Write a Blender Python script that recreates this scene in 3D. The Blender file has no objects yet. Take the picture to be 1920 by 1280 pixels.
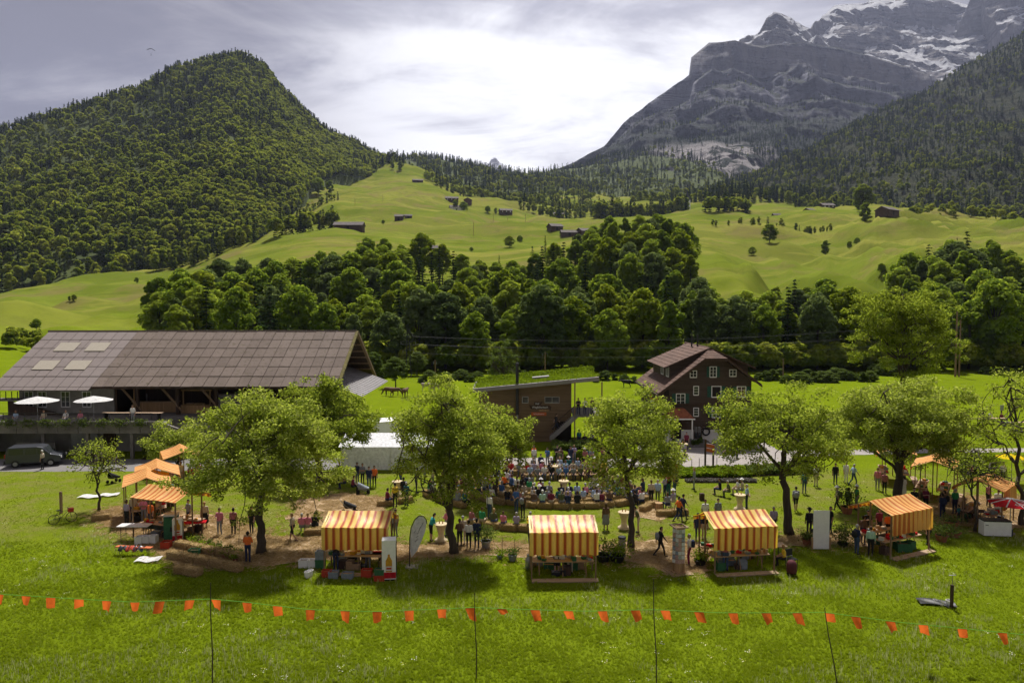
import bpy, math, random
import numpy as np
from mathutils import Vector, Matrix

# ------------------------------------------------------------------ camera, sky, sun, exposure
SC = bpy.context.scene
COL = SC.collection
F = 1333.0; CAMZ = 14.4; HOR = 574.0            # focal length in 1920-wide pixels, eye height, horizon row
PITCH = math.atan((640 - HOR) / F)
cam_d = bpy.data.cameras.new('camera'); cam = bpy.data.objects.new('camera', cam_d); COL.objects.link(cam)
cam.location = (0, 0, CAMZ); cam.rotation_euler = (math.pi / 2 - PITCH, 0, 0)
cam_d.sensor_width = 36; cam_d.lens = F / 1920 * 36; cam_d.clip_start = 0.5; cam_d.clip_end = 30000
SC.camera = cam

SUN_EL = math.radians(61); SUN_AZ = math.radians(6)
SUN = Vector((math.sin(SUN_AZ) * math.cos(SUN_EL), math.cos(SUN_AZ) * math.cos(SUN_EL), math.sin(SUN_EL)))
sl = bpy.data.lights.new('sun', 'SUN'); sl.energy = 4.3; sl.angle = math.radians(4.0); sl.color = (1.0, 0.965, 0.90)
so = bpy.data.objects.new('sun', sl); COL.objects.link(so); so.rotation_euler = (-SUN).to_track_quat('-Z', 'Y').to_euler()

W = bpy.data.worlds.new('World'); SC.world = W; W.use_nodes = True
def build_world():
    nt = W.node_tree; N = nt.nodes; L = nt.links; N.clear()
    def nd(t, **k):
        n = N.new(t)
        for a, b in k.items(): setattr(n, a, b)
        return n
    def math_(op, a, b=None, c=None, clamp=False):
        n = nd('ShaderNodeMath', operation=op, use_clamp=clamp)
        for i, v in enumerate((a, b, c)):
            if v is None: continue
            if hasattr(v, 'links'): L.new(v, n.inputs[i])
            else: n.inputs[i].default_value = v
        return n.outputs[0]
    def mixc(f, a, b):
        n = nd('ShaderNodeMix', data_type='RGBA')
        for i, v in ((0, f), (6, a), (7, b)):
            if hasattr(v, 'links'): L.new(v, n.inputs[i])
            else: n.inputs[i].default_value = v
        return n.outputs[2]
    tc = nd('ShaderNodeTexCoord'); d = tc.outputs['Generated']
    sx = nd('ShaderNodeSeparateXYZ'); L.new(d, sx.inputs[0])
    zz = math_('ADD', math_('MAXIMUM', sx.outputs[2], 0.0), 0.16)
    px = math_('DIVIDE', sx.outputs[0], zz); py = math_('DIVIDE', sx.outputs[1], zz)
    cb = nd('ShaderNodeCombineXYZ'); L.new(px, cb.inputs[0]); L.new(py, cb.inputs[1])
    def noise(scale, detail, rough, off, sxy=(1, 1), dist=0.0):
        mp = nd('ShaderNodeMapping'); mp.inputs['Location'].default_value = off; mp.inputs['Scale'].default_value = (sxy[0], sxy[1], 1)
        L.new(cb.outputs[0], mp.inputs[0])
        n = nd('ShaderNodeTexNoise'); n.inputs['Scale'].default_value = scale; n.inputs['Detail'].default_value = detail
        n.inputs['Roughness'].default_value = rough; n.inputs['Distortion'].default_value = dist
        L.new(mp.outputs[0], n.inputs['Vector']); return n.outputs[0]
    big = noise(0.55, 7, 0.55, (3.1, 7.7, 0), (1.0, 1.5), 0.4)
    fine = noise(1.9, 9, 0.62, (1.3, 2.2, 4), (0.8, 1.3), 0.5)
    # thin part of the cloud deck that the sun shines through: bright around this direction
    g = Vector(((1120 - 960) / F, 1.0, (HOR - 190) / F)).normalized()
    dot = nd('ShaderNodeVectorMath', operation='DOT_PRODUCT'); L.new(d, dot.inputs[0]); dot.inputs[1].default_value = g
    mr = nd('ShaderNodeMapRange', interpolation_type='SMOOTHERSTEP'); L.new(dot.outputs['Value'], mr.inputs[0])
    mr.inputs[1].default_value = 0.875; mr.inputs[2].default_value = 1.0
    thin = mr.outputs[0]
    dens = math_('ADD', math_('MULTIPLY', big, 0.62), math_('MULTIPLY', fine, 0.38))
    mr2 = nd('ShaderNodeMapRange', interpolation_type='SMOOTHSTEP'); L.new(dens, mr2.inputs[0])
    mr2.inputs[1].default_value = 0.42; mr2.inputs[2].default_value = 0.57
    dark = mr2.outputs[0]
    lightc = mixc(thin, (0.37, 0.345, 0.355, 1), (0.98, 0.965, 0.97, 1))
    darkc = mixc(thin, (0.14, 0.126, 0.142, 1), (0.40, 0.385, 0.43, 1))
    cloud = mixc(dark, lightc, darkc)
    sky = nd('ShaderNodeTexSky', sky_type='NISHITA'); sky.sun_disc = False
    sky.sun_elevation = SUN_EL; sky.sun_rotation = SUN_AZ; sky.altitude = 900
    ss = nd('ShaderNodeVectorMath', operation='SCALE'); L.new(sky.outputs[0], ss.inputs[0]); ss.inputs[3].default_value = 0.10
    col = mixc(0.95, ss.outputs[0], cloud)
    bg = nd('ShaderNodeBackground'); L.new(col, bg.inputs[0]); bg.inputs[1].default_value = 0.80
    out = nd('ShaderNodeOutputWorld'); L.new(bg.outputs[0], out.inputs[0])
build_world()
vs = SC.view_settings; vs.view_transform = 'Standard'; vs.look = 'None'; vs.gamma = 1; vs.exposure = 0.62; vs.use_curve_mapping = False
SC.cycles.use_denoising = True
SC.cycles.max_bounces = 6; SC.cycles.diffuse_bounces = 2; SC.cycles.glossy_bounces = 2
SC.cycles.transmission_bounces = 3; SC.cycles.transparent_max_bounces = 6; SC.cycles.volume_bounces = 0
SC.cycles.use_adaptive_sampling = True; SC.cycles.adaptive_threshold = 0.02
SC.cycles.sample_clamp_indirect = 4.0

# ------------------------------------------------------------------ helpers
def ray(px, py):
    u = (px - 960) / F; v = -(py - 640) / F
    return Vector((u, math.cos(PITCH) + v * math.sin(PITCH), -math.sin(PITCH) + v * math.cos(PITCH)))
def G(px, py, z=0.0):                       # ground point seen at a photo pixel
    r = ray(px, py); t = (z - CAMZ) / r.z
    return Vector((r.x * t, r.y * t, z))
def AT(px, py, Y):                          # point at depth Y seen at a photo pixel
    r = ray(px, py); t = Y / r.y
    return Vector((r.x * t, Y, CAMZ + r.z * t))
def lerp(a, b, t): return a + (b - a) * t

def _hash(ix, iy, iz, seed):
    n = (ix.astype(np.int64) * 374761393 + iy.astype(np.int64) * 668265263 + iz.astype(np.int64) * 2147483647 + seed * 974711) & 0xffffffff
    n = ((n ^ (n >> 13)) * 1274126177) & 0xffffffff
    n = ((n ^ (n >> 16)) * 2246822519) & 0xffffffff
    return ((n ^ (n >> 15)) & 0xffff) / 65535.0
def vnoise(x, y, z=0.0, seed=0):
    x = np.asarray(x, float); y = np.asarray(y, float); z = np.zeros_like(x) + z
    ix = np.floor(x); iy = np.floor(y); iz = np.floor(z)
    fx = x - ix; fy = y - iy; fz = z - iz
    fx = fx * fx * (3 - 2 * fx); fy = fy * fy * (3 - 2 * fy); fz = fz * fz * (3 - 2 * fz)
    r = 0
    for dx in (0, 1):
        for dy in (0, 1):
            for dz in (0, 1):
                w = (fx if dx else 1 - fx) * (fy if dy else 1 - fy) * (fz if dz else 1 - fz)
                r = r + w * _hash(ix + dx, iy + dy, iz + dz, seed)
    return r * 2 - 1
def fbm(x, y, z=0.0, oct=5, seed=0, gain=0.5, ridged=False):
    a = 1.0; s = 0; t = 0; f = 1.0
    for o in range(oct):
        n = vnoise(np.asarray(x) * f, np.asarray(y) * f, np.asarray(z) * f, seed + o * 17)
        if ridged: n = 1 - 2 * np.abs(n)
        s = s + a * n; t += a; a *= gain; f *= 2.03
    return s / t

def link(o): COL.objects.link(o); return o
def mesh_np(name, v, f, mats, smooth=False, mi=None):
    """numpy mesh: v (N,3), f (M,k) all faces of one size"""
    me = bpy.data.meshes.new(name); v = np.ascontiguousarray(v, np.float32); f = np.ascontiguousarray(f, np.int32)
    k = f.shape[1]; n = len(f)
    me.vertices.add(len(v)); me.vertices.foreach_set('co', v.ravel())
    me.loops.add(n * k); me.loops.foreach_set('vertex_index', f.ravel())
    me.polygons.add(n); me.polygons.foreach_set('loop_start', np.arange(0, n * k, k, dtype=np.int32))
    if mi is not None: me.polygons.foreach_set('material_index', np.ascontiguousarray(mi, np.int32))
    if smooth: me.polygons.foreach_set('use_smooth', np.ones(n, bool))
    for m in (mats if isinstance(mats, (list, tuple)) else [mats]): me.materials.append(m)
    me.update(calc_edges=True); return me
def add(name, me, parent=None, loc=None, rz=0.0):
    o = bpy.data.objects.new(name, me); link(o)
    if parent is not None: o.parent = parent
    if loc is not None: o.location = loc
    if rz: o.rotation_euler = (0, 0, rz)
    return o
def tag(o, label, cat, group=None):
    o['label'] = label; o['category'] = cat
    if group: o['group'] = group
    return o
def thing(name, label, cat, loc=(0, 0, 0), rz=0.0, group=None):
    o = bpy.data.objects.new(name, None); link(o); o.location = loc; o.rotation_euler = (0, 0, rz); o.empty_display_size = 0.2
    return tag(o, label, cat, group)
def structure(o): o['kind'] = 'structure'; return o
def stuff(o): o['kind'] = 'stuff'; return o

class MB:
    """collects simple solids into one mesh"""
    def __init__(s): s.v = []; s.f = []; s.mi = []
    def _add(s, v, f, m=0):
        b = len(s.v); s.v += [tuple(p) for p in v]; s.f += [tuple(i + b for i in q) for q in f]; s.mi += [m] * len(f); return s
    def box(s, x0, x1, y0, y1, z0, z1, m=0):
        return s._add([(x0, y0, z0), (x1, y0, z0), (x1, y1, z0), (x0, y1, z0), (x0, y0, z1), (x1, y0, z1), (x1, y1, z1), (x0, y1, z1)],
                      [(0, 3, 2, 1), (4, 5, 6, 7), (0, 1, 5, 4), (1, 2, 6, 5), (2, 3, 7, 6), (3, 0, 4, 7)], m)
    def hexa(s, b, t, m=0):                       # 4 bottom + 4 top points
        return s._add(list(b) + list(t), [(3, 2, 1, 0), (4, 5, 6, 7), (0, 1, 5, 4), (1, 2, 6, 5), (2, 3, 7, 6), (3, 0, 4, 7)], m)
    def slab(s, a, b, c, d, th, m=0):             # quad a,b,c,d thickened downwards along its normal
        a, b, c, d = map(Vector, (a, b, c, d)); n = (b - a).cross(d - a).normalized() * th
        return s.hexa([a - n, b - n, c - n, d - n], [a, b, c, d], m)
    def tube(s, pts, radii, n=6, m=0, caps=True):
        pts = [Vector(p) for p in pts]
        if not hasattr(radii, '__len__'): radii = [radii] * len(pts)
        V = []; Fc = []; ref = None
        for i, p in enumerate(pts):
            t = (pts[min(i + 1, len(pts) - 1)] - pts[max(i - 1, 0)])
            t = t.normalized() if t.length > 1e-9 else Vector((0, 0, 1))
            if ref is None: ref = Vector((1, 0, 0)) if abs(t.x) < 0.8 else Vector((0, 1, 0))
            a = (ref - t * ref.dot(t)).normalized(); b = t.cross(a); ref = a
            for k in range(n):
                w = 2 * math.pi * k / n; V.append(p + (a * math.cos(w) + b * math.sin(w)) * radii[i])
        for i in range(len(pts) - 1):
            for k in range(n):
                k2 = (k + 1) % n; Fc.append((i * n + k, i * n + k2, (i + 1) * n + k2, (i + 1) * n + k))
        if caps: Fc.append(tuple(range(n - 1, -1, -1))); Fc.append(tuple((len(pts) - 1) * n + k for k in range(n)))
        return s._add(V, Fc, m)
    def bar(s, a, b, r=0.05, n=4, m=0): return s.tube([a, b], r, n, m)
    def lathe(s, prof, n=16, c=(0, 0, 0), m=0, cap=True):  # prof [(r,z)]
        V = []; Fc = []
        for r, z in prof:
            for k in range(n):
                w = 2 * math.pi * k / n; V.append((c[0] + r * math.cos(w), c[1] + r * math.sin(w), c[2] + z))
        for i in range(len(prof) - 1):
            for k in range(n):
                k2 = (k + 1) % n; Fc.append((i * n + k, i * n + k2, (i + 1) * n + k2, (i + 1) * n + k))
        if cap: Fc.append(tuple(range(n - 1, -1, -1))); Fc.append(tuple((len(prof) - 1) * n + k for k in range(n)))
        return s._add(V, Fc, m)
    def prism(s, poly, d, m=0):                   # polygon (3d points) extruded by vector d
        n = len(poly); d = Vector(d); P = [Vector(p) for p in poly]
        return s._add(P + [p + d for p in P], [tuple(range(n - 1, -1, -1)), tuple(range(n, 2 * n))] + [(i, (i + 1) % n, n + (i + 1) % n, n + i) for i in range(n)], m)
    def mesh(s, name, mats, smooth=False):
        me = bpy.data.meshes.new(name); me.from_pydata(s.v, [], s.f)
        for m in (mats if isinstance(mats, (list, tuple)) else [mats]): me.materials.append(m)
        me.polygons.foreach_set('material_index', s.mi)
        if smooth: me.polygons.foreach_set('use_smooth', [True] * len(s.f))
        me.update(); return me
    def obj(s, name, mats, parent=None, loc=None, rz=0.0, smooth=False): return add(name, s.mesh(name, mats, smooth), parent, loc, rz)

def copy_tree(o, parent=None):
    c = o.copy(); link(c); c.parent = parent
    for ch in o.children: copy_tree(ch, c)
    return c
# ------------------------------------------------------------------ materials (all procedural)
class NT:
    def __init__(s, name):
        s.m = bpy.data.materials.new(name); s.m.use_nodes = True; s.nt = s.m.node_tree; s.nt.nodes.clear()
        s.out = s.nt.nodes.new('ShaderNodeOutputMaterial')
    def n(s, t, **k):
        n = s.nt.nodes.new(t)
        for a, b in k.items(): setattr(n, a, b)
        return n
    def put(s, sock, v):
        if hasattr(v, 'links'): s.nt.links.new(v, sock)
        else: sock.default_value = v
    def math(s, op, a, b=None, clamp=False):
        n = s.n('ShaderNodeMath', operation=op, use_clamp=clamp); s.put(n.inputs[0], a)
        if b is not None: s.put(n.inputs[1], b)
        return n.outputs[0]
    def mix(s, f, a, b, bt='MIX'):
        n = s.n('ShaderNodeMix', data_type='RGBA', blend_type=bt)
        s.put(n.inputs[0], f); s.put(n.inputs[6], c4(a)); s.put(n.inputs[7], c4(b)); return n.outputs[2]
    def coord(s, kind='Object', scale=(1, 1, 1), loc=(0, 0, 0)):
        if kind == 'World': o = s.n('ShaderNodeNewGeometry').outputs['Position']
        else: o = s.n('ShaderNodeTexCoord').outputs[kind]
        mp = s.n('ShaderNodeMapping'); mp.inputs['Scale'].default_value = scale; mp.inputs['Location'].default_value = loc
        s.nt.links.new(o, mp.inputs[0]); return mp.outputs[0]
    def noise(s, co, scale, detail=4, rough=0.55, dist=0.0):
        n = s.n('ShaderNodeTexNoise'); s.put(n.inputs['Vector'], co); n.inputs['Scale'].default_value = scale
        n.inputs['Detail'].default_value = detail; n.inputs['Roughness'].default_value = rough; n.inputs['Distortion'].default_value = dist
        return n.outputs[0]
    def range(s, v, a, b, c=0.0, d=1.0):
        n = s.n('ShaderNodeMapRange', interpolation_type='SMOOTHSTEP'); s.put(n.inputs[0], v)
        n.inputs[1].default_value = a; n.inputs[2].default_value = b; n.inputs[3].default_value = c; n.inputs[4].default_value = d; return n.outputs[0]
    def ramp(s, v, stops, interp='LINEAR'):
        n = s.n('ShaderNodeValToRGB'); n.color_ramp.interpolation = interp; e = n.color_ramp.elements
        while len(e) < len(stops): e.new(0.5)
        for i, (p, c) in enumerate(stops): e[i].position = p; e[i].color = c4(c)
        s.put(n.inputs[0], v); return n.outputs[0]
    def bump(s, h, strength=0.5, dist=0.1):
        n = s.n('ShaderNodeBump'); s.put(n.inputs['Height'], h); n.inputs['Strength'].default_value = strength; n.inputs['Distance'].default_value = dist
        return n.outputs[0]
    def principled(s, col, rough=0.8, normal=None, metal=0.0, spec=0.3):
        b = s.n('ShaderNodeBsdfPrincipled'); s.put(b.inputs['Base Color'], c4(col)); s.put(b.inputs['Roughness'], rough)
        b.inputs['Metallic'].default_value = metal; b.inputs['Specular IOR Level'].default_value = spec
        if normal is not None: s.put(b.inputs['Normal'], normal)
        return b.outputs[0]
    def surf(s, sh): s.nt.links.new(sh, s.out.inputs[0]); return s.m
def c4(c):
    if hasattr(c, 'links'): return c
    return tuple(c) + (1.0,) if len(c) == 3 else tuple(c)
def scl(c, k): return tuple(min(1.0, x * k) for x in c)

def plain(name, col, rough=0.7, var=0.18, scale=6.0, bump=0.0, metal=0.0, spec=0.3, kind='Object'):
    """painted / simple surface with uneven tone and fine relief"""
    t = NT(name); co = t.coord(kind)
    n = t.noise(co, scale, 5, 0.6); n2 = t.noise(co, scale * 7, 3)
    f = t.math('ADD', t.math('MULTIPLY', n, 0.7), t.math('MULTIPLY', n2, 0.3))
    c = t.mix(t.range(f, 0.3, 0.7), scl(col, 1 - var), scl(col, 1 + var))
    nm = t.bump(n2, bump, 0.03) if bump else None
    return t.surf(t.principled(c, rough, nm, metal, spec))
def wood(name, a, b, axis=0, board=0.16, rough=0.8, kind='Object', gaps=True):
    """boards running along one axis, courses along the other"""
    t = NT(name); sc = [14, 14, 14]; sc[axis] = 0.8
    co = t.coord(kind, sc); grain = t.noise(co, 1.0, 5, 0.65, 0.3)
    big = t.noise(t.coord(kind), 0.6, 4)
    c = t.mix(t.range(grain, 0.3, 0.7), a, b)
    c = t.mix(t.range(big, 0.35, 0.7, 0, 0.55), c, scl(b, 0.7))
    h = grain
    if gaps:
        sp = t.n('ShaderNodeSeparateXYZ'); t.put(sp.inputs[0], t.coord(kind))
        z = sp.outputs[2 if axis != 2 else 0]
        fr = t.math('FRACT', t.math('DIVIDE', z, board)); gap = t.math('LESS_THAN', fr, 0.10)
        cell = t.math('FLOOR', t.math('DIVIDE', z, board)); wn = t.n('ShaderNodeTexWhiteNoise', noise_dimensions='1D'); t.put(wn.inputs['W'], cell)
        c = t.mix(t.math('MULTIPLY', wn.outputs[0], 0.45), c, scl(a, 0.55))
        c = t.mix(t.math('MULTIPLY', gap, 0.75), c, scl(a, 0.2))
        h = t.math('SUBTRACT', h, t.math('MULTIPLY', gap, 2.0))
    return t.surf(t.principled(c, rough, t.bump(h, 0.4, 0.02)))
def leaf(name, cols, trans=0.35, tcol=None, islands=True, rnd=0.35, gloss=0.0):
    """leaves: tone varies leaf by leaf and tree by tree, light passes through"""
    t = NT(name)
    r = t.n('ShaderNodeNewGeometry').outputs['Random Per Island'] if islands else t.noise(t.coord('Object'), 1.2, 3)
    oi = t.n('ShaderNodeObjectInfo').outputs['Random']
    f = t.math('ADD', t.math('MULTIPLY', r, 1 - rnd), t.math('MULTIPLY', oi, rnd))
    n = len(cols); c = t.ramp(f, [(0.12 + 0.76 * i / max(1, n - 1), k) for i, k in enumerate(cols)])
    tc = t.mix(0.5, c, tcol or (cols[-1][0] * 1.8, cols[-1][1] * 1.8, cols[-1][2] * 0.8))
    d = t.n('ShaderNodeBsdfDiffuse'); t.put(d.inputs[0], c); tr = t.n('ShaderNodeBsdfTranslucent'); t.put(tr.inputs[0], tc)
    mx = t.n('ShaderNodeMixShader'); mx.inputs[0].default_value = trans
    t.nt.links.new(d.outputs[0], mx.inputs[1]); t.nt.links.new(tr.outputs[0], mx.inputs[2]); sh = mx.outputs[0]
    if gloss:
        g = t.n('ShaderNodeBsdfGlossy'); g.inputs['Roughness'].default_value = 0.45; g.inputs[0].default_value = (0.8, 0.85, 0.8, 1)
        fr = t.n('ShaderNodeFresnel'); fr.inputs[0].default_value = 1.35
        m2 = t.n('ShaderNodeMixShader'); t.put(m2.inputs[0], t.math('MULTIPLY', fr.outputs[0], gloss)); t.nt.links.new(sh, m2.inputs[1]); t.nt.links.new(g.outputs[0], m2.inputs[2]); sh = m2.outputs[0]
    return t.surf(sh)
def cloth_stripes(name, base, red, edge, tbase, tred, period=0.395):
    t = NT(name); sp = t.n('ShaderNodeSeparateXYZ'); t.put(sp.inputs[0], t.coord('Object'))
    fr = t.math('FRACT', t.math('DIVIDE', t.math('ADD', sp.outputs[0], 20.0), period))
    st = lambda b, r, e: t.ramp(fr, [(0.0, e), (0.06, b), (0.50, b), (0.56, e), (0.66, r), (0.86, r), (0.95, e)])
    wv = t.noise(t.coord('Object', (3, 1.2, 1.2)), 2.0, 4)
    d = t.n('ShaderNodeBsdfDiffuse'); t.put(d.inputs[0], t.mix(t.range(wv, 0.35, 0.7, 0, 0.2), st(base, red, edge), scl(red, 0.8)))
    tr = t.n('ShaderNodeBsdfTranslucent'); t.put(tr.inputs[0], st(tbase, tred, scl(tbase, 0.6)))
    mx = t.n('ShaderNodeMixShader'); mx.inputs[0].default_value = 0.36
    t.nt.links.new(d.outputs[0], mx.inputs[1]); t.nt.links.new(tr.outputs[0], mx.inputs[2])
    g = t.n('ShaderNodeBsdfGlossy'); g.inputs['Roughness'].default_value = 0.42; g.inputs[0].default_value = (1, 0.97, 0.92, 1); t.put(g.inputs['Normal'], t.bump(wv, 0.5, 0.05))
    m2 = t.n('ShaderNodeMixShader'); m2.inputs[0].default_value = 0.035; t.nt.links.new(mx.outputs[0], m2.inputs[1]); t.nt.links.new(g.outputs[0], m2.inputs[2]); return t.surf(m2.outputs[0])
def cloth(name, col, trans=0.3):
    t = NT(name); n = t.noise(t.coord('Object'), 5.0, 5)
    c = t.mix(t.range(n, 0.3, 0.7), scl(col, 0.82), scl(col, 1.1))
    d = t.n('ShaderNodeBsdfDiffuse'); t.put(d.inputs[0], c); tr = t.n('ShaderNodeBsdfTranslucent'); t.put(tr.inputs[0], c)
    mx = t.n('ShaderNodeMixShader'); mx.inputs[0].default_value = trans
    t.nt.links.new(d.outputs[0], mx.inputs[1]); t.nt.links.new(tr.outputs[0], mx.inputs[2]); return t.surf(mx.outputs[0])

# --- ground
def mat_grass():
    t = NT('grass_ground'); co = t.coord('World')
    a = t.noise(co, 0.05, 5, 0.6); b = t.noise(co, 0.45, 5, 0.65); c = t.noise(co, 5.0, 5, 0.7); e = t.noise(co, 24.0, 3, 0.7)
    col = t.mix(t.range(b, 0.32, 0.68), (0.128, 0.178, 0.006), (0.168, 0.222, 0.009))
    col = t.mix(t.range(a, 0.35, 0.65, 0, 0.45), col, (0.185, 0.245, 0.011))
    col = t.mix(t.range(c, 0.42, 0.72, 0, 0.3), col, (0.070, 0.105, 0.006))
    col = t.mix(t.range(e, 0.62, 0.78, 0, 0.5), col, (0.24, 0.30, 0.09))
    # trodden ground round the stalls and under the orchard trees
    spy = t.n('ShaderNodeSeparateXYZ'); t.put(spy.inputs[0], co); tro = t.math('MULTIPLY', t.range(spy.outputs[1], 41.0, 45.0), t.range(spy.outputs[1], 64.0, 60.0))
    col = t.mix(t.math('MULTIPLY', tro, t.range(t.noise(co, 0.5, 6, 0.7), 0.42, 0.62, 0.1, 0.75)), col, (0.200, 0.190, 0.055))
    # far pastures: paler, with browner grazed and mown strips
    sp = t.n('ShaderNodeSeparateXYZ'); t.put(sp.inputs[0], co)
    far = t.range(sp.outputs[1], 150.0, 330.0)
    st = t.noise(t.coord('World', (0.004, 0.012, 0.02)), 1.0, 6, 0.62, 0.9); st2 = t.noise(t.coord('World', (0.02, 0.03, 0.05)), 1.0, 6, 0.65, 0.6)
    pc = t.mix(t.range(st, 0.44, 0.56), (0.138, 0.172, 0.020), (0.200, 0.204, 0.038))
    pc = t.mix(t.range(t.noise(t.coord('World', (0.006, 0.022, 0.03), (5, 3, 0)), 1.0, 5, 0.55, 1.4), 0.50, 0.53, 0, 0.45), pc, (0.085, 0.115, 0.012))
    pc = t.mix(t.range(st2, 0.50, 0.66, 0, 0.85), pc, (0.175, 0.150, 0.050))
    pc = t.mix(t.range(t.noise(co, 0.12, 5, 0.7), 0.5, 0.75, 0, 0.5), pc, (0.070, 0.095, 0.012))
    col = t.mix(far, col, pc)
    return t.surf(t.principled(col, 0.9, t.bump(t.math('ADD', c, e), 0.8, 0.12), spec=0.0))
def mat_hill(name, a, b, c, scale):
    t = NT(name); co = t.coord('World'); n = t.noise(co, scale, 6, 0.65); n2 = t.noise(co, scale * 6, 5, 0.7)
    col = t.mix(t.range(n, 0.35, 0.65), a, b); col = t.mix(t.range(n2, 0.45, 0.75, 0, 0.7), col, c)
    return t.surf(t.principled(col, 0.95, t.bump(n2, 0.8, 2.0), spec=0.1))
def mat_rock(name, snow=None, green=0.0, gz=(0.35, 0.6), tone=1.0, rockslab=False):
    t = NT(name); co = t.coord('World'); geo = t.n('ShaderNodeNewGeometry')
    nz = t.n('ShaderNodeSeparateXYZ'); t.put(nz.inputs[0], geo.outputs['Normal']); up = nz.outputs[2]
    ps = t.n('ShaderNodeSeparateXYZ'); t.put(ps.inputs[0], co); z = ps.outputs[2]
    strata = t.noise(t.coord('World', (0.0018, 0.0018, 0.034)), 1.0, 9, 0.78, 0.8)
    crag = t.noise(t.coord('World', (0.022, 0.022, 0.005)), 1.0, 9, 0.78, 0.4); fine = t.noise(co, 0.05, 6, 0.7)
    r = t.mix(t.range(strata, 0.42, 0.58), scl((0.060, 0.060, 0.074), tone), scl((0.44, 0.41, 0.41), tone))
    r = t.mix(t.range(crag, 0.46, 0.62, 0, 0.85), r, scl((0.050, 0.050, 0.062), tone))
    if green:
        g = t.mix(t.range(fine, 0.35, 0.65), (0.035, 0.050, 0.016), (0.085, 0.090, 0.034))
        m = t.range(t.math('ADD', up, t.math('MULTIPLY', t.math('SUBTRACT', fine, 0.5), 0.7)), gz[0], gz[1], 0, green)
        r = t.mix(m, r, g)
    r = t.mix(t.range(t.math('ADD', up, t.math('MULTIPLY', t.math('SUBTRACT', crag, 0.5), 0.5)), 0.52, 0.30, 0, 0.55), r, scl((0.36, 0.335, 0.345), tone * 0.9))  # steep bare rock made paler: haze brightness put into its colour
    if rockslab:                                   # pale bare slabs low on the face
        r = t.mix(t.range(t.math('ADD', z, t.math('MULTIPLY', t.math('SUBTRACT', fine, 0.5), 500.0)), 760, 520, 0, 0.85), r, (0.036, 0.046, 0.026))
        r = t.mix(1.0, r, (0.90, 0.95, 1.12), 'MULTIPLY')
        wall = t.math('MULTIPLY', t.range(z, 905, 950), t.range(z, 1075, 1040))
        r = t.mix(t.math('MULTIPLY', wall, t.range(crag, 0.62, 0.40, 0.1, 0.75)), r, (0.40, 0.37, 0.375))
        s = t.noise(t.coord('World', (0.006, 0.006, 0.0025)), 1.0, 6, 0.65, 1.2)
        band = t.math('MULTIPLY', t.math('MULTIPLY', t.range(z, 200, 260), t.range(z, 520, 440)), t.math('MULTIPLY', t.range(ps.outputs[0], 360, 460), t.range(ps.outputs[0], 760, 640)))
        r = t.mix(t.math('MULTIPLY', t.range(s, 0.43, 0.50), band), r, (0.50, 0.46, 0.46))
    if snow:
        s = t.noise(t.coord('World', (0.0035, 0.0012, 0.0075), (3, 0, 1)), 1.0, 4, 0.5, 1.6)
        m = t.math('MULTIPLY', t.range(t.math('ADD', s, t.math('MULTIPLY', up, snow[2])), snow[3], snow[3] + 0.03), t.range(z, snow[0], snow[1]))
        r = t.mix(m, r, (0.86, 0.86, 0.90))
    return t.surf(t.principled(r, 0.95, t.bump(t.math('ADD', t.math('ADD', strata, crag), fine), 1.0, 45.0), spec=0.1))

M = {}
M['grass'] = mat_grass()
M['seed'] = leaf('seed_heads', [(0.22, 0.26, 0.08), (0.34, 0.36, 0.15), (0.50, 0.48, 0.26)], 0.4, (0.5, 0.55, 0.2), rnd=0.3)
M['petal'] = leaf('clover_flowers', [(0.6, 0.6, 0.5), (0.75, 0.74, 0.66), (0.75, 0.62, 0.1)], 0.3, rnd=0.3)
M['blade'] = leaf('grass_blades', [(0.118, 0.174, 0.006), (0.174, 0.241, 0.008), (0.224, 0.291, 0.013), (0.314, 0.358, 0.078)], 0.45, (0.448, 0.560, 0.013), rnd=0.5)
M['hillfloor'] = mat_hill('woodland_floor', (0.045, 0.062, 0.014), (0.075, 0.095, 0.022), (0.06, 0.062, 0.03), 0.02)
M['clearing'] = mat_hill('rough_hillside', (0.05, 0.075, 0.016), (0.10, 0.115, 0.03), (0.09, 0.075, 0.05), 0.02)
M['rock'] = mat_rock('limestone_cliffs', green=0.7, gz=(0.60, 0.82), rockslab=True, tone=1.2)
M['snowrock'] = mat_rock('snowy_rock', snow=(950, 1150, 0.55, 0.86), tone=1.1)
M['darkrock'] = mat_rock('dark_wooded_rock', green=0.95, gz=(0.2, 0.5), tone=0.8)
M['apple'] = leaf('apple_leaves', [(0.065, 0.112, 0.014), (0.130, 0.189, 0.021), (0.206, 0.254, 0.041), (0.401, 0.425, 0.153)], 0.55, (0.614, 0.708, 0.059), rnd=0.22)  # palest tone puts whitish leaf highlights into the colour
M['ash'] = leaf('tall_tree_leaves', [(0.055, 0.090, 0.010), (0.100, 0.145, 0.014), (0.150, 0.190, 0.022), (0.24, 0.26, 0.05)], 0.55, (0.52, 0.62, 0.05), rnd=0.2)
M['beech'] = leaf('beech_leaves', [(0.060, 0.105, 0.015), (0.117, 0.181, 0.021), (0.184, 0.251, 0.028), (0.268, 0.309, 0.043)], 0.5, (0.569, 0.704, 0.051), rnd=0.55)
M['hillbeech'] = leaf('hill_beech_leaves', [(0.051, 0.090, 0.014), (0.109, 0.160, 0.020), (0.181, 0.225, 0.029), (0.275, 0.290, 0.043)], 0.5, (0.638, 0.696, 0.058), rnd=0.75)
M['fir'] = leaf('fir_needles', [(0.019, 0.038, 0.014), (0.032, 0.057, 0.018), (0.054, 0.081, 0.024)], 0.2, rnd=0.5)
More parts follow.
